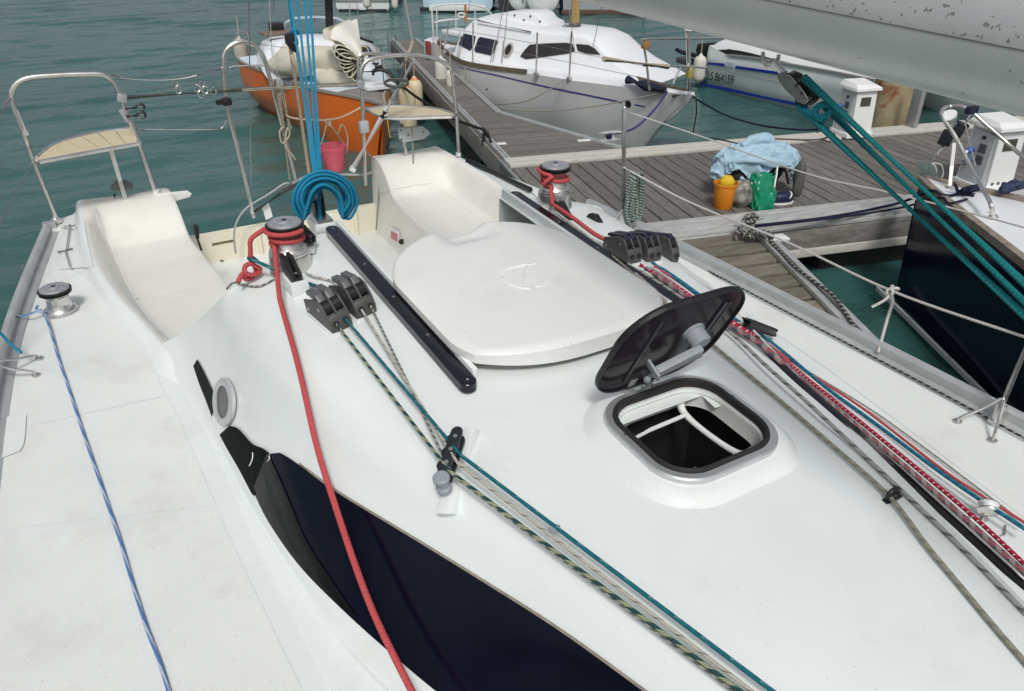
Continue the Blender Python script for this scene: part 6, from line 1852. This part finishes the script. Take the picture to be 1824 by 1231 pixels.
MB().box(bp_(1731, 196, y1_ + .55), (.10, .04, .05)).build('pulpit_pad', mat('navy_cloth', (.012, .014, .035), .8), nb, bevel=.01)
MB().tube([bp_(1690, 205, y1_ + .6), bp_(1694, 222, y1_ + .6)], [.05, .035], 12).build('bow_light', white_pl, nb)
# ropes on its deck
def scrawl(c, rx, ry, n, r, mt, seed, label, name='mooring_rope', h=.03):
    rnd = random.Random(seed)
    pts = [V(c) + V((math.cos(i * 2.4) * rx * rnd.uniform(.3, 1), math.sin(i * 2.4) * ry * rnd.uniform(.3, 1), rnd.uniform(0, h) + r)) for i in range(n)]
    return rope(name, pts, r, mt, label, k=5, n=7)
scrawl(P(1722, 348, zb + .02), .11, .06, 16, .014, navy_r, 4, 'dark navy rope coil on the white foredeck of the navy yacht', h=.05)
scrawl(P(1800, 342, zb + .03), .16, .05, 22, .016, rope_mat('faded_navy_rope', (.035, .05, .10), (.06, .08, .15), .03, .4), 9, 'faded blue rope heap at the right edge of the navy yacht deck', h=.05)
rope('mooring_rope', [P(1700, 325, zb + .1), P(1705, 345, zb + .03), P(1680, 348, zb + .03), P(1655, 340, zb + .03), P(1600, 362, DZ + .05), P(1480, 386, DZ + .05), P(1345, 402, DZ + .08)], .010, navy_r, 'navy mooring rope from the pontoon cleat to the navy bow, the upper one')
rope('mooring_rope', [P(1722, 355, zb + .03), P(1690, 362, zb + .04), P(1672, 352, zb + .02), P(1600, 371, DZ + .045), P(1480, 389, DZ + .045), P(1345, 404, DZ + .07)], .008, navy_r, 'navy mooring rope from the pontoon cleat to the navy bow, the lower one')
rope('mooring_rope', [P(1760, 378, zb + .02), P(1790, 390, zb + .01), P(1824, 398, zb + .02), P(1880, 410, zb + .02)], .006, white_r, 'pale rope on the foredeck behind the pulpit foot of the navy yacht')

# ---------------------------------------------------------------- boats across the water
def far_boat(px0, px1, y0, htop, depth, name, mt, label, parts, ax=None):
    a, b = P(px0, y0, 0), P(px1, y0, 0)
    o = thing(name, (a + b) / 2, label, 'boat')
    d = (b - a); d.z = 0; W = d.length; d.normalize(); n = V((-d.y, d.x, 0))
    if n.y < 0: n = -n
    r = []
    for s, wf, hf in ((0, 1, 1), (.25, 1.04, 1.0), (.6, .98, 1.03), (.85, .7, 1.08), (1, .06, 1.14)):
        c = (a + b) / 2 + n * (depth * s)
        r.append([c - d * (W / 2 * wf * .8) + V((0, 0, -.1)), c - d * (W / 2 * wf * .96) + V((0, 0, .12)), c - d * (W / 2 * wf) + V((0, 0, htop * hf)), c + V((0, 0, htop * hf + .05)), c + d * (W / 2 * wf) + V((0, 0, htop * hf)), c + d * (W / 2 * wf * .96) + V((0, 0, .12)), c + d * (W / 2 * wf * .8) + V((0, 0, -.1))])
    g = MB().grid(loft(r, 3, 4)); g.quad([p for p in r[0]])
    g.build('hull', mt, o, smooth=40)
    for p in parts: p(o, a, b, d, n)
    return o
def bpart(x, z, w_, h_, t_, mt, name, y=-.02):
    def f(o, a, b, d, n): MB().box(a.lerp(b, x) + n * y + V((0, 0, z)), (w_, t_, h_), (d, n, EZ)).build(name, mt, o, bevel=.01)
    return f
gry_w = mat('far_white', (.66, .69, .67), .5, mottle=.05)
far_boat(598, 696, 21, .62, 4.5, 'moored_boat', gry_w, 'white stern of a boat across the water behind the orange mast', [bpart(.5, .30, 1.45, .05, .06, mat('far_grey', (.35, .38, .38), .5), 'rubbing_strake'), bpart(.5, .04, 1.3, .06, .05, mat('far_dark', (.02, .025, .03), .6), 'boot_top'), bpart(.5, .10, .18, .10, .10, gry_w, 'exhaust'), bpart(.55, .85, 1.1, .4, .6, gry_w, 'cockpit_locker', .6)])
fender(P(654, 14, .25), .34, .10, fend_w, 'white fender hanging behind the far white stern, left one')
fender(P(704, 16, .10), .44, .085, fend_w, 'slim white fender at the corner of the far white stern, right one')
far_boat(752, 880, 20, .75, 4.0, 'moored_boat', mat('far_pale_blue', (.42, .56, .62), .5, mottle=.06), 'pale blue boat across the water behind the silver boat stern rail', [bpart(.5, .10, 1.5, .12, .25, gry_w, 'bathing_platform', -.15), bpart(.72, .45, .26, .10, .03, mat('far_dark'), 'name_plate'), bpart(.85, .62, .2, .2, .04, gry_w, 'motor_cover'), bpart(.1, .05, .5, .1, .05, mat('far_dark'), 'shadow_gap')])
far_boat(888, 925, 22, .7, 2.5, 'moored_boat', mat('far_black', (.03, .032, .035), .5), 'black motor stern with white marks across the water', [bpart(.35, .40, .10, .14, .03, gry_w, 'marking'), bpart(.8, .40, .10, .14, .03, gry_w, 'marking'), bpart(.5, .74, .6, .08, .2, gry_w, 'rail_top')])
def disc_boat(px, py, r, label, dk):
    c = P(px, py, 0); c.z = r * .96
    o = thing('inflatable_boat', V((c.x, c.y, 0)), label, 'boat')
    dv = V((-c.x, -c.y, 0)).normalized()
    pr_ = [(r * .96, -1.8), (r, -.3), (r * .99, -.05), (r * .90, 0.0), (r * .5, .015)]
    MB().lathe(pr_, c, dv, 28).build('tube', gry_w, o, smooth=50)
    for x, z, w_, h_, mt in dk:
        MB().box(c + dv * .03 + V((dv.y * -x, dv.x * x, z)), (w_, .03, h_), (V((-dv.y, dv.x, 0)), dv, EZ)).build('end_marking', mat(mt), o, bevel=.01)
disc_boat(928, 22, .42, 'left white rounded hull end with a dark hole across the water', [(0, .1, .16, .22, 'far_dark'), (.05, -.12, .03, .1, 'far_dark')])
disc_boat(966, 27, .44, 'right white rounded hull end with a red patch across the water', [(0, .22, .34, .2, 'far_dark'), (.0, .06, .26, .08, 'dull_red')])
far_boat(1000, 1150, 26, .8, 3.5, 'moored_boat', mat('far_grey_hull', (.30, .34, .35), .5, mottle=.1), 'grey hull across the water half hidden by the boom', [bpart(.5, .06, 2.2, .12, .05, mat('far_brown', (.10, .06, .045), .6), 'boot_top')])
# ================================================================== things on the pontoons
ped_w = mat('pedestal_white', (.80, .81, .80), .4, mottle=.05, mscale=6)
ped_clear = mat('pedestal_panel', (.50, .53, .53), .25, mottle=.1, mscale=6)
def pedestal(corner, sx, sy, h, label, flip=1):
    """corner = near corner on the deck; sx along the pontoon, sy across it"""
    o = thing('power_pedestal', corner, label, 'power pedestal')
    def q(a, b, z): return V(corner) + E1 * (a * sx) + E2 * (b * sy) + EZ * z
    tp_ = .06
    lo_ = [q(-1, 0, 0), q(0, 0, 0), q(0, 1, 0), q(-1, 1, 0)]
    hi_ = [q(-1 + tp_, tp_, h * .86), q(-tp_, tp_, h * .86), q(-tp_, 1 - tp_, h * .86), q(-1 + tp_, 1 - tp_, h * .86)]
    MB().grid([lo_, hi_], closed_u=True).build('cabinet', ped_w, o)
    base = [q(-1.06, -.06, -.002), q(.06, -.06, -.002), q(.06, 1.06, -.002), q(-1.06, 1.06, -.002)]
    MB().prism(base, (0, 0, .05)).build('plinth', ped_w, o, bevel=.006)
    cap = MB()
    c0 = [q(-1.04, -.06, h * .86), q(.05, -.06, h * .86), q(.05, 1.05, h * .86), q(-1.04, 1.05, h * .86)]
    c1 = [p + EZ * (h * .05) for p in c0]
    c2 = [q(-.95, .15, h * .97), q(-.08, .15, h * .95), q(-.08, .95, h), q(-.95, .95, h)]
    cap.grid([c0, c1, c2], closed_u=True); cap.quad(c2)
    cap.build('cap', ped_w, o, bevel=.006)
    def face(a0, a1, z0, z1, lift, name, mt, t=.006):
        """on the left face (towards -E1): a runs across the pontoon"""
        f = lambda a, z: q(-1 + tp_ * z / .86, a, z * h) - E1 * lift
        return MB().prism([f(a0, z0), f(a1, z0), f(a1, z1), f(a0, z1)], -E1 * t).build(name, mt, o, bevel=.002, seg=1)
    face(.10, .90, .08, .82, .001, 'clear_door', ped_clear)
    for a, z in ((.28, .52), (.28, .36)):
        face(a, a + .24, z, z + .12, .008, 'breaker', grey_pl)
    face(.40, .52, .70, .75, .008, 'lamp', mat('dark_lamp', (.03, .03, .03), .3))
    for a, z in ((.68, .54), (.68, .38)):
        c = q(-1, a, z * h) - E1 * .012
        MB().lathe([(.026, 0), (.026, .03), (.022, .05)], c, -E1 + EZ * -.4, 14).build('socket', mat('socket_blue', (.03, .10, .42), .4), o)
        MB().lathe([(.015, .05), (.013, .10)], c, -E1 + EZ * -.4, 10).build('plug', white_pl if z > .5 else grey_pl, o)
    def face2(a0, a1, z0, z1, lift, name, mt, t=.006):
        f = lambda a, z: q(a, tp_ * z / .86, z * h) - E2 * lift
        return MB().prism([f(a0, z0), f(a1, z0), f(a1, z1), f(a0, z1)], -E2 * t).build(name, mt, o, bevel=.001, seg=1)
    face2(-.70, -.28, .58, .74, .001, 'meter_window', mat('meter_dark', (.07, .07, .05), .2))
    for a in (-.75, -.55):
        face2(a, a + .07, .10, .135, .001, 'screw_hole', grey_pl)
    face2(-.97, -.91, .07, .84, .001, 'corner_seal', mat('seal_grey', (.35, .36, .36), .6))
    return o
pedestal(P(1549, 243, DZ + .016), .27, .26, .53, 'white power pedestal at the far edge of the pontoon beside the rusty pile')
pedestal(P(1800, 338, DZ + .002), .30, .30, .58, 'white power pedestal standing behind the pulpit of the navy yacht')
# pile and its guide post
pile_m = mat('pile_yellow', (.40, .33, .19), .85, mscale=5, c2=(.22, .19, .12), bump=.5, bscale=14)
t = pile_m.node_tree; bs = t.nodes['Principled BSDF']
tc = t.nodes.new('ShaderNodeTexCoord'); n = t.nodes.new('ShaderNodeTexNoise'); n.inputs['Scale'].default_value = 2.6; n.inputs['Detail'].default_value = 6
t.links.new(tc.outputs['Object'], n.inputs['Vector'])
mr = t.nodes.new('ShaderNodeMapRange'); mr.inputs['From Min'].default_value = .56; mr.inputs['From Max'].default_value = .62; t.links.new(n.outputs['Fac'], mr.inputs['Value'])
mx = t.nodes.new('ShaderNodeMix'); mx.data_type = 'RGBA'; t.links.new(mr.outputs[0], mx.inputs[0])
t.links.new(bs.inputs['Base Color'].links[0].from_socket, mx.inputs[6]); mx.inputs[7].default_value = (.20, .045, .015, 1); t.links.new(mx.outputs[2], bs.inputs['Base Color'])
pc_ = P(1598, 214, DZ) + E2 * .16
rnd = random.Random(5)
pl_rows = []
for k in range(14):
    z = -.3 + k * .22
    pl_rows.append([V((pc_.x, pc_.y, 0)) + V((math.cos(2*math.pi*j/28), math.sin(2*math.pi*j/28), 0)) * (.205 + rnd.uniform(-.004, .004)) + EZ * z for j in range(28)])
g_ = MB().grid(pl_rows, closed_u=True); g_.quad(pl_rows[-1])
pile = g_.build('mooring_pile', pile_m, None, smooth=60, origin=V((pc_.x, pc_.y, 0)))
tag(pile, 'thick yellowish mooring pile with a rust patch behind the pontoon', 'pile')
gp = P(1622, 228, DZ)
tag(MB().box(gp + EZ * .27, (.05, .13, .56), (E1, E2, EZ)).build('guide_post', mat('galvanised', (.42, .43, .42), .5, .5, mottle=.15, mscale=8), None, bevel=.006, origin=gp), 'grey galvanised guide post standing right of the rusty pile', 'post')
# cleats
def cleat(p, ang, label, s=1.0, m=None):
    d = V((math.cos(ang), math.sin(ang), 0)); o = thing('cleat', p, label, 'cleat')
    MB().box(V(p) + EZ * .006, (.16 * s, .06 * s, .012), (d, EZ.cross(d), EZ)).build('base', m or alu, o, bevel=.003)
    for sg in (-1, 1):
        MB().tube([V(p) + d * (sg * .035 * s), V(p) + d * (sg * .03 * s) + EZ * (.05 * s)], .013 * s, 10).build('post', m or alu, o)
    MB().tube([V(p) + d * (-.12 * s) + EZ * (.055 * s), V(p) + d * (-.06 * s) + EZ * (.062 * s), V(p) + d * (.06 * s) + EZ * (.062 * s), V(p) + d * (.12 * s) + EZ * (.055 * s)], [.008 * s, .013 * s, .013 * s, .008 * s], 10).build('horn', m or alu, o)
    return o
e1a = math.atan2(E1.y, E1.x)
cA = P(1085, 250, DZ + .014); cleat(cA, e1a, 'aluminium cleat holding the purple line of the silver boat', 1.25)
cB = P(1332, 411, DZ + .014); cleat(cB, e1a + .3, 'aluminium cleat wrapped in black and white rope at the near edge', 1.2)
cC = P(866, 243, DZ + .01); cleat(cC, math.atan2(E2.y, E2.x), 'dark cleat with a black rope on the edge of the finger', 1.1, grey_pl)
rope('mooring_rope', [cA + V((0, 0, .05)), P(1130, 228, .58), P(1165, 196, .66), P(1188, 164, .745)], .012, rope_mat('purple_rope', (.07, .05, .22), (.12, .09, .30), .02, .4), 'purple mooring rope from the pontoon cleat up to the silver bow')
scrawl(cA + V((0, 0, .01)), .05, .03, 9, .010, rope_mat('purple_black_rope', (.02, .02, .05), (.05, .04, .12), .02, .4), 3, 'dark rope turns on the cleat below the silver bow', h=.05)
rope('mooring_rope', [P(815, 122, .66) + SH, P(840, 165, .45), P(875, 184, .36), P(930, 182, .45), P(970, 165, .60), P(1000, 145, .70), P(1007, 141, .72)], .007, old_line, 'grey rope looped slackly along the silver hull')
rope('mooring_rope', [P(830, 165, .50), P(880, 190, .38), P(960, 198, .40), P(1040, 192, .50), P(1110, 180, .60), P(1185, 164, .73)], .007, old_line, 'second grey rope hanging along the silver hull to its bow')
rope('mooring_rope', [P(1236, 174, .70), P(1290, 204, .45), P(1350, 222, .40), P(1420, 231, .46), P(1490, 229, .54)], .011, navy_r, 'navy rope sagging from the silver bow to the far pontoon edge')
rope('mooring_rope', [P(1240, 178, .66), P(1240, 205, .4), P(1234, 238, .10)], .007, navy_r, 'thin navy rope hanging down from the silver bow into the water')
rope('mooring_rope', [cC + V((0, 0, .06)), P(835, 222, .60), P(800, 208, .62), P(745, 175, .66), P(712, 150, .70)], .016, rope_mat('black_rope', (.012, .012, .012), (.03, .03, .03), .02, .4), 'thick black rope from the finger cleat to the orange bow')
rope('mooring_rope', [cC + V((0, 0, .06)), P(876, 258, .50), P(874, 280, .30), P(868, 305, .02)], .013, rope_mat('black_rope', (.012, .012, .012)), 'black rope dropping from the finger cleat to the water, right strand')
rope('mooring_rope', [cC + V((-.02, 0, .06)), P(860, 256, .45), P(859, 280, .25), P(858, 300, .02)], .013, rope_mat('black_rope', (.012, .012, .012)), 'black rope dropping from the finger cleat to the water, left strand')
rope('power_cable', [P(1265, 245, DZ + .022), P(1290, 250, DZ + .022), P(1318, 256, DZ + .022), P(1345, 256, DZ + .022), P(1356, 248, DZ + .022), P(1340, 243, DZ + .022), P(1333, 246, DZ + .022), P(1345, 249, DZ + .022), P(1380, 247, DZ + .022), P(1430, 249, DZ + .022), P(1465, 247, DZ + .022), P(1490, 236, DZ + .022), P(1520, 233, DZ + .022)], .006, black, 'black cable looping along the far edge boards of the pontoon')
rope('power_cable', [P(1455, 236, DZ + .022), P(1462, 232, DZ + .022), P(1485, 233, DZ + .022), P(1480, 242, DZ + .022), P(1465, 248, DZ + .03), P(1480, 254, DZ + .02)], .006, black, 'second black cable loop on the edge boards by the far pedestal')
# chain-like black and white rope heap on the near cleat
rnd = random.Random(11)
def heap(px0, px1, n, w_, r, mt, label, z=DZ + .015, seed=2):
    rnd = random.Random(seed); a, b = P(*px0, z), P(*px1, z); d = (b - a).normalized(); s = EZ.cross(d)
    pts = []
    for i in range(n):
        t = i / (n - 1)
        pts.append(a.lerp(b, t + rnd.uniform(-.05, .05)) + s * (math.sin(i * 2.2) * w_) + EZ * (abs(math.sin(i * 1.7)) * .05 + r))
    return pts
hp = heap((1308, 424), (1372, 430), 26, .055, .012, None, '')
hp += [P(1374, 432, DZ + .04), P(1395, 452, DZ + .04), P(1415, 474, DZ + .045), P(1450, 501, DZ + .05), P(1484, 526, DZ + .05), P(1508, 560, DZ + .045), P(1524, 584, DZ + .045), P(1557, 620, DZ + .05)]
rope('mooring_rope', hp, .0105, rope_mat('chafed_black_white_rope', (.05, .055, .05), (.42, .40, .34), .05, .38, 1.0, 1), 'black and white mooring rope heaped at the near cleat and along the brace', k=5)
scrawl(cB + V((0, 0, .03)), .10, .05, 14, .011, rope_mat('chafed_black_white_rope', (.05, .055, .05)), 6, 'black and white rope turned round the near cleat', h=.09)
MB_ = MB().box(P(1385, 424, DZ + .02), (.14, .10, .02), AX)
tag(MB_.build('cover_plate', white_pl, None, bevel=.004, origin=P(1385, 424, DZ)), 'small white cover plate where the metal brace meets the pontoon', 'plate')
# ---------------------------------------------------------------- bags, bucket, jacket
ob_m = mat('orange_plastic', (.72, .24, .012), .4, mottle=.08, mscale=8)
bc0 = P(1287, 370, DZ); h_b = .205
ob = thing('bucket', bc0, 'orange plastic bucket with a yellow sponge on the pontoon', 'bucket')
pr3 = [(.068, 0), (.071, .004), (.088, h_b - .02), (.094, h_b - .016), (.094, h_b), (.088, h_b), (.084, h_b - .02), (.066, .02)]
rw = [[bc0 + V((math.cos(2*math.pi*j/30) * r, math.sin(2*math.pi*j/30) * r, z + .002)) for j in range(30)] for r, z in pr3]
g_ = MB().grid(rw, closed_u=True); g_.quad(rw[-1]); g_.quad(rw[0]); g_.build('pail', ob_m, ob, smooth=40)
rnd = random.Random(8)
def blob(c, rx, ry, rz, seed, amp=.12, n=24, m=16, freq=3):
    rnd = random.Random(seed); ph = [rnd.uniform(0, 6.28) for _ in range(8)]
    rws = []
    for a in range(m + 1):
        t = math.pi * a / m; row = []
        for b in range(n):
            u = 2 * math.pi * b / n
            w_ = 1 + amp * (math.sin(freq * u + ph[0] + 2 * t) * .5 + math.sin(2 * freq * t + ph[1]) * .4 + math.sin((freq + 2) * u - 3 * t + ph[2]) * .4 + math.sin(9 * u + 5 * t + ph[3]) * .2)
            sr = max(math.sin(t), .03) ** .8
            row.append(V(c) + E1 * (math.cos(u) * sr * rx * w_) + E2 * (math.sin(u) * sr * ry * w_) + EZ * (-math.cos(t) * rz * (1 + amp * .3 * math.sin(3 * u + ph[4]))))
        rws.append(row)
    return MB().grid(rws, closed_u=True)
sp = thing('sponge', bc0 + EZ * .18, 'yellow sponge sticking out of the orange bucket', 'sponge')
blob(bc0 + V((.01, .0, h_b - .005)), .058, .05, .06, 3, .08).build('body', mat('yellow_sponge', (.75, .50, .03), .85, mottle=.2, mscale=20, bump=.6, bscale=60), sp, smooth=80)
bagc = P(1345, 352, DZ)
nyl = mat('black_nylon', (.016, .016, .018), .6, mottle=.3, mscale=10, bump=.4, bscale=14)
bb = thing('holdall', bagc, 'black holdall under the pale blue jacket on the pontoon', 'bag')
blob(bagc + E2 * .12 + EZ * .17, .29, .16, .17, 5, .10).build('body', nyl, bb, smooth=80)
MB().tube(catmull([bagc + E1 * .05 + EZ * .3, bagc + E1 * .16 - E2 * .08 + EZ * .26, bagc + E1 * .24 - E2 * .07 + EZ * .12], 6), .012, 6).build('strap', nyl, bb)
wb_c = P(1325, 371, DZ)
wbag = thing('plastic_bag', wb_c, 'crumpled white and grey plastic bag between the bucket and the green bag', 'bag')
blob(wb_c + E2 * .06 + EZ * .10, .095, .085, .11, 12, .18, freq=4).build('body', mat('dirty_white_bag', (.38, .38, .34), .4, mscale=9, c2=(.09, .09, .08), bump=.6, bscale=22), wbag, smooth=60)
gc = P(1364, 376, DZ)
grn = mat('green_bag', (.008, .25, .13), .28, mottle=.3, mscale=9, bump=.8, bscale=16)
gb = thing('shopping_bag', gc, 'glossy green shopping bag standing in front of the black holdall', 'bag')
rws = []
prof_b = ((.080, .060, 0), (.090, .068, .03), (.094, .066, .075), (.092, .060, .12), (.094, .050, .16), (.098, .034, .195), (.102, .020, .225), (.108, .012, .25))
for k, (wx, wy, z) in enumerate(prof_b):
    row = []
    for j in range(40):
        u = 2 * math.pi * j / 40
        cx = math.copysign(abs(math.cos(u)) ** .45, math.cos(u)); sy = math.copysign(abs(math.sin(u)) ** .45, math.sin(u))
        wr = .007 * math.sin(6 * u + k * 1.9) + .005 * math.sin(13 * u - k * 2.7) + .004 * math.sin(21 * u + k)
        row.append(gc + E2 * .08 + E1 * (cx * (wx + wr) + k * .004) + E2 * (sy * (wy + wr * 1.3) + k * .010) + EZ * (z + (.018 * math.sin(3 * u + 1) + .008 * math.sin(7 * u) if k > 5 else 0)))
    rws.append(row)
g_ = MB().grid(loft([r + [r[0]] for r in rws], 1, 3)); g_.quad(rws[0]); g_.build('body', grn, gb, smooth=60)
MB().tube(catmull([gc + E1 * .06 + E2 * .03 + EZ * .18, gc + E1 * .09 + E2 * .07 + EZ * .26, gc + E1 * .12 + E2 * .12 + EZ * .31], 5), .005, 6, scale=(1, .4)).build('handle', white_pl, gb)
nv = P(1396, 364, DZ)
nvb = thing('shoe', nv, 'navy deck shoe with white stripes right of the green bag', 'shoe')
blob(nv + E2 * .03 + EZ * .045, .10, .05, .048, 7, .06).build('upper', mat('navy_shoe', (.015, .016, .06), .5), nvb, smooth=80)
MB().tube(catmull([nv + E1 * .03 - E2 * .02 + EZ * .05, nv + E1 * .05 - E2 * .01 + EZ * .08, nv + E1 * .06 + E2 * .03 + EZ * .09], 4), .006, 6).build('stripe', white_pl, nvb)
MB().prism([nv + E1 * (.10 * math.cos(u)) + E2 * (.03 + .052 * math.sin(u)) + EZ * .001 for u in [2 * math.pi * i / 20 for i in range(20)]], (0, 0, .014)).build('sole', white_pl, nvb)
gy = P(1418, 350, DZ)
gyb = thing('rolled_boot', gy, 'grey and black boot standing under the right side of the jacket', 'boot')
blob(gy + EZ * .15, .045, .045, .16, 9, .12).build('shaft', mat('grey_boot', (.13, .125, .12), .6, mottle=.3), gyb, smooth=80)
# jacket draped over the heap
jm = mat('pale_blue_jacket', (.36, .52, .62), .7, mottle=.10, mscale=7, bump=.35, bscale=11)
jl = mat('jacket_lining', (.02, .022, .025), .7)
jc = bagc + E2 * .12 + EZ * .17 + E1 * .03
jk = thing('jacket', jc, 'pale blue jacket thrown over the bags on the pontoon', 'jacket')
NJ, MJ = 170, 44
from mathutils import noise as mnoise
rows_ = []
rnd = random.Random(4)
def hem(u):
    """how far down the cloth reaches at angle u (0 = along the pontoon, 3pi/2 = towards the camera)"""
    d = math.degrees(u) % 360
    tab = [(0, 1.85), (25, 1.7), (60, 1.6), (120, 1.6), (165, 1.75), (195, 2.0), (212, 1.45), (232, 1.20), (246, 1.55), (258, 1.95), (268, 1.35), (282, 1.1), (296, 1.2), (310, 1.5), (322, 2.15), (336, 1.6), (350, 1.9), (360, 1.85)]
    return interp(tab, d)
for a in range(MJ + 1):
    row = []
    for b in range(NJ):
        u = 2 * math.pi * b / NJ
        t = hem(u) * a / MJ
        qv = V((math.cos(u) * t * 1.5 + 3.1, math.sin(u) * t * 1.1, .7))
        warp = V((mnoise.noise(qv * 1.3), mnoise.noise(qv * 1.3 + V((5, 2, 1))), 0)) * .7
        rg = 1 - abs(mnoise.noise((qv + warp) * 2.1)) * 2.2
        rg2 = 1 - abs(mnoise.noise((qv + warp * .6) * 4.3 + V((9, 1, 4)))) * 2.2
        fold = 1.3 * (rg - .45) + .55 * (rg2 - .45) + .35 * math.sin(9 * u + 3 * t)
        f = 1.0 + .06 * fold * min(1, t * 1.3)
        tt = min(t, 1.62); ex = max(0, t - 1.62)
        sr = math.sin(tt) ** .85 if tt > 0 else 0
        z = math.cos(tt) * .185 - ex * .16
        ridge = .035 * math.exp(-((math.sin(u) * sr * 2.2 - .3) ** 2)) * (1 if t < 1.4 else 0)
        row.append(jc + E1 * (math.cos(u) * sr * .37 * f) + E2 * (math.sin(u) * sr * .22 * f) + EZ * (z + .03 + .026 * fold * min(1, t * 1.5) * (1 if t < 1.5 else .4) + ridge))
    rows_.append(row)
g_ = MB().grid(rows_, closed_u=True)
jo = g_.build('cloth', jm, jk, smooth=80)
md = jo.modifiers.new('thickness', 'SOLIDIFY'); md.thickness = .006; md.offset = -1
# collar and sleeve rolls
lump([jc + E1 * -.16 + E2 * -.02 + EZ * .235, jc + E1 * -.04 + E2 * .02 + EZ * .26, jc + E1 * .08 + E2 * .02 + EZ * .255, jc + E1 * .14 + E2 * .0 + EZ * .22], [.02, .05, .055, .03], amp=.05, sd=3).build('collar_roll', jm, jk, smooth=80)
lump([jc + E1 * -.30 + E2 * -.08 + EZ * .13, jc + E1 * -.15 + E2 * -.16 + EZ * .165, jc + E1 * .02 + E2 * -.20 + EZ * .14, jc + E1 * .18 + E2 * -.21 + EZ * .11], [.015, .035, .04, .02], amp=.06, sd=6).build('sleeve_fold', jm, jk, smooth=80)
lump([jc + E1 * -.22 + E2 * -.16 + EZ * .03, jc + E1 * -.15 + E2 * -.21 + EZ * -.04, jc + E1 * -.06 + E2 * -.24 + EZ * -.075, jc + E1 * .03 + E2 * -.24 + EZ * -.05], [.012, .022, .024, .018], amp=.05, sd=9).build('sleeve_cuff', jm, jk, smooth=80)
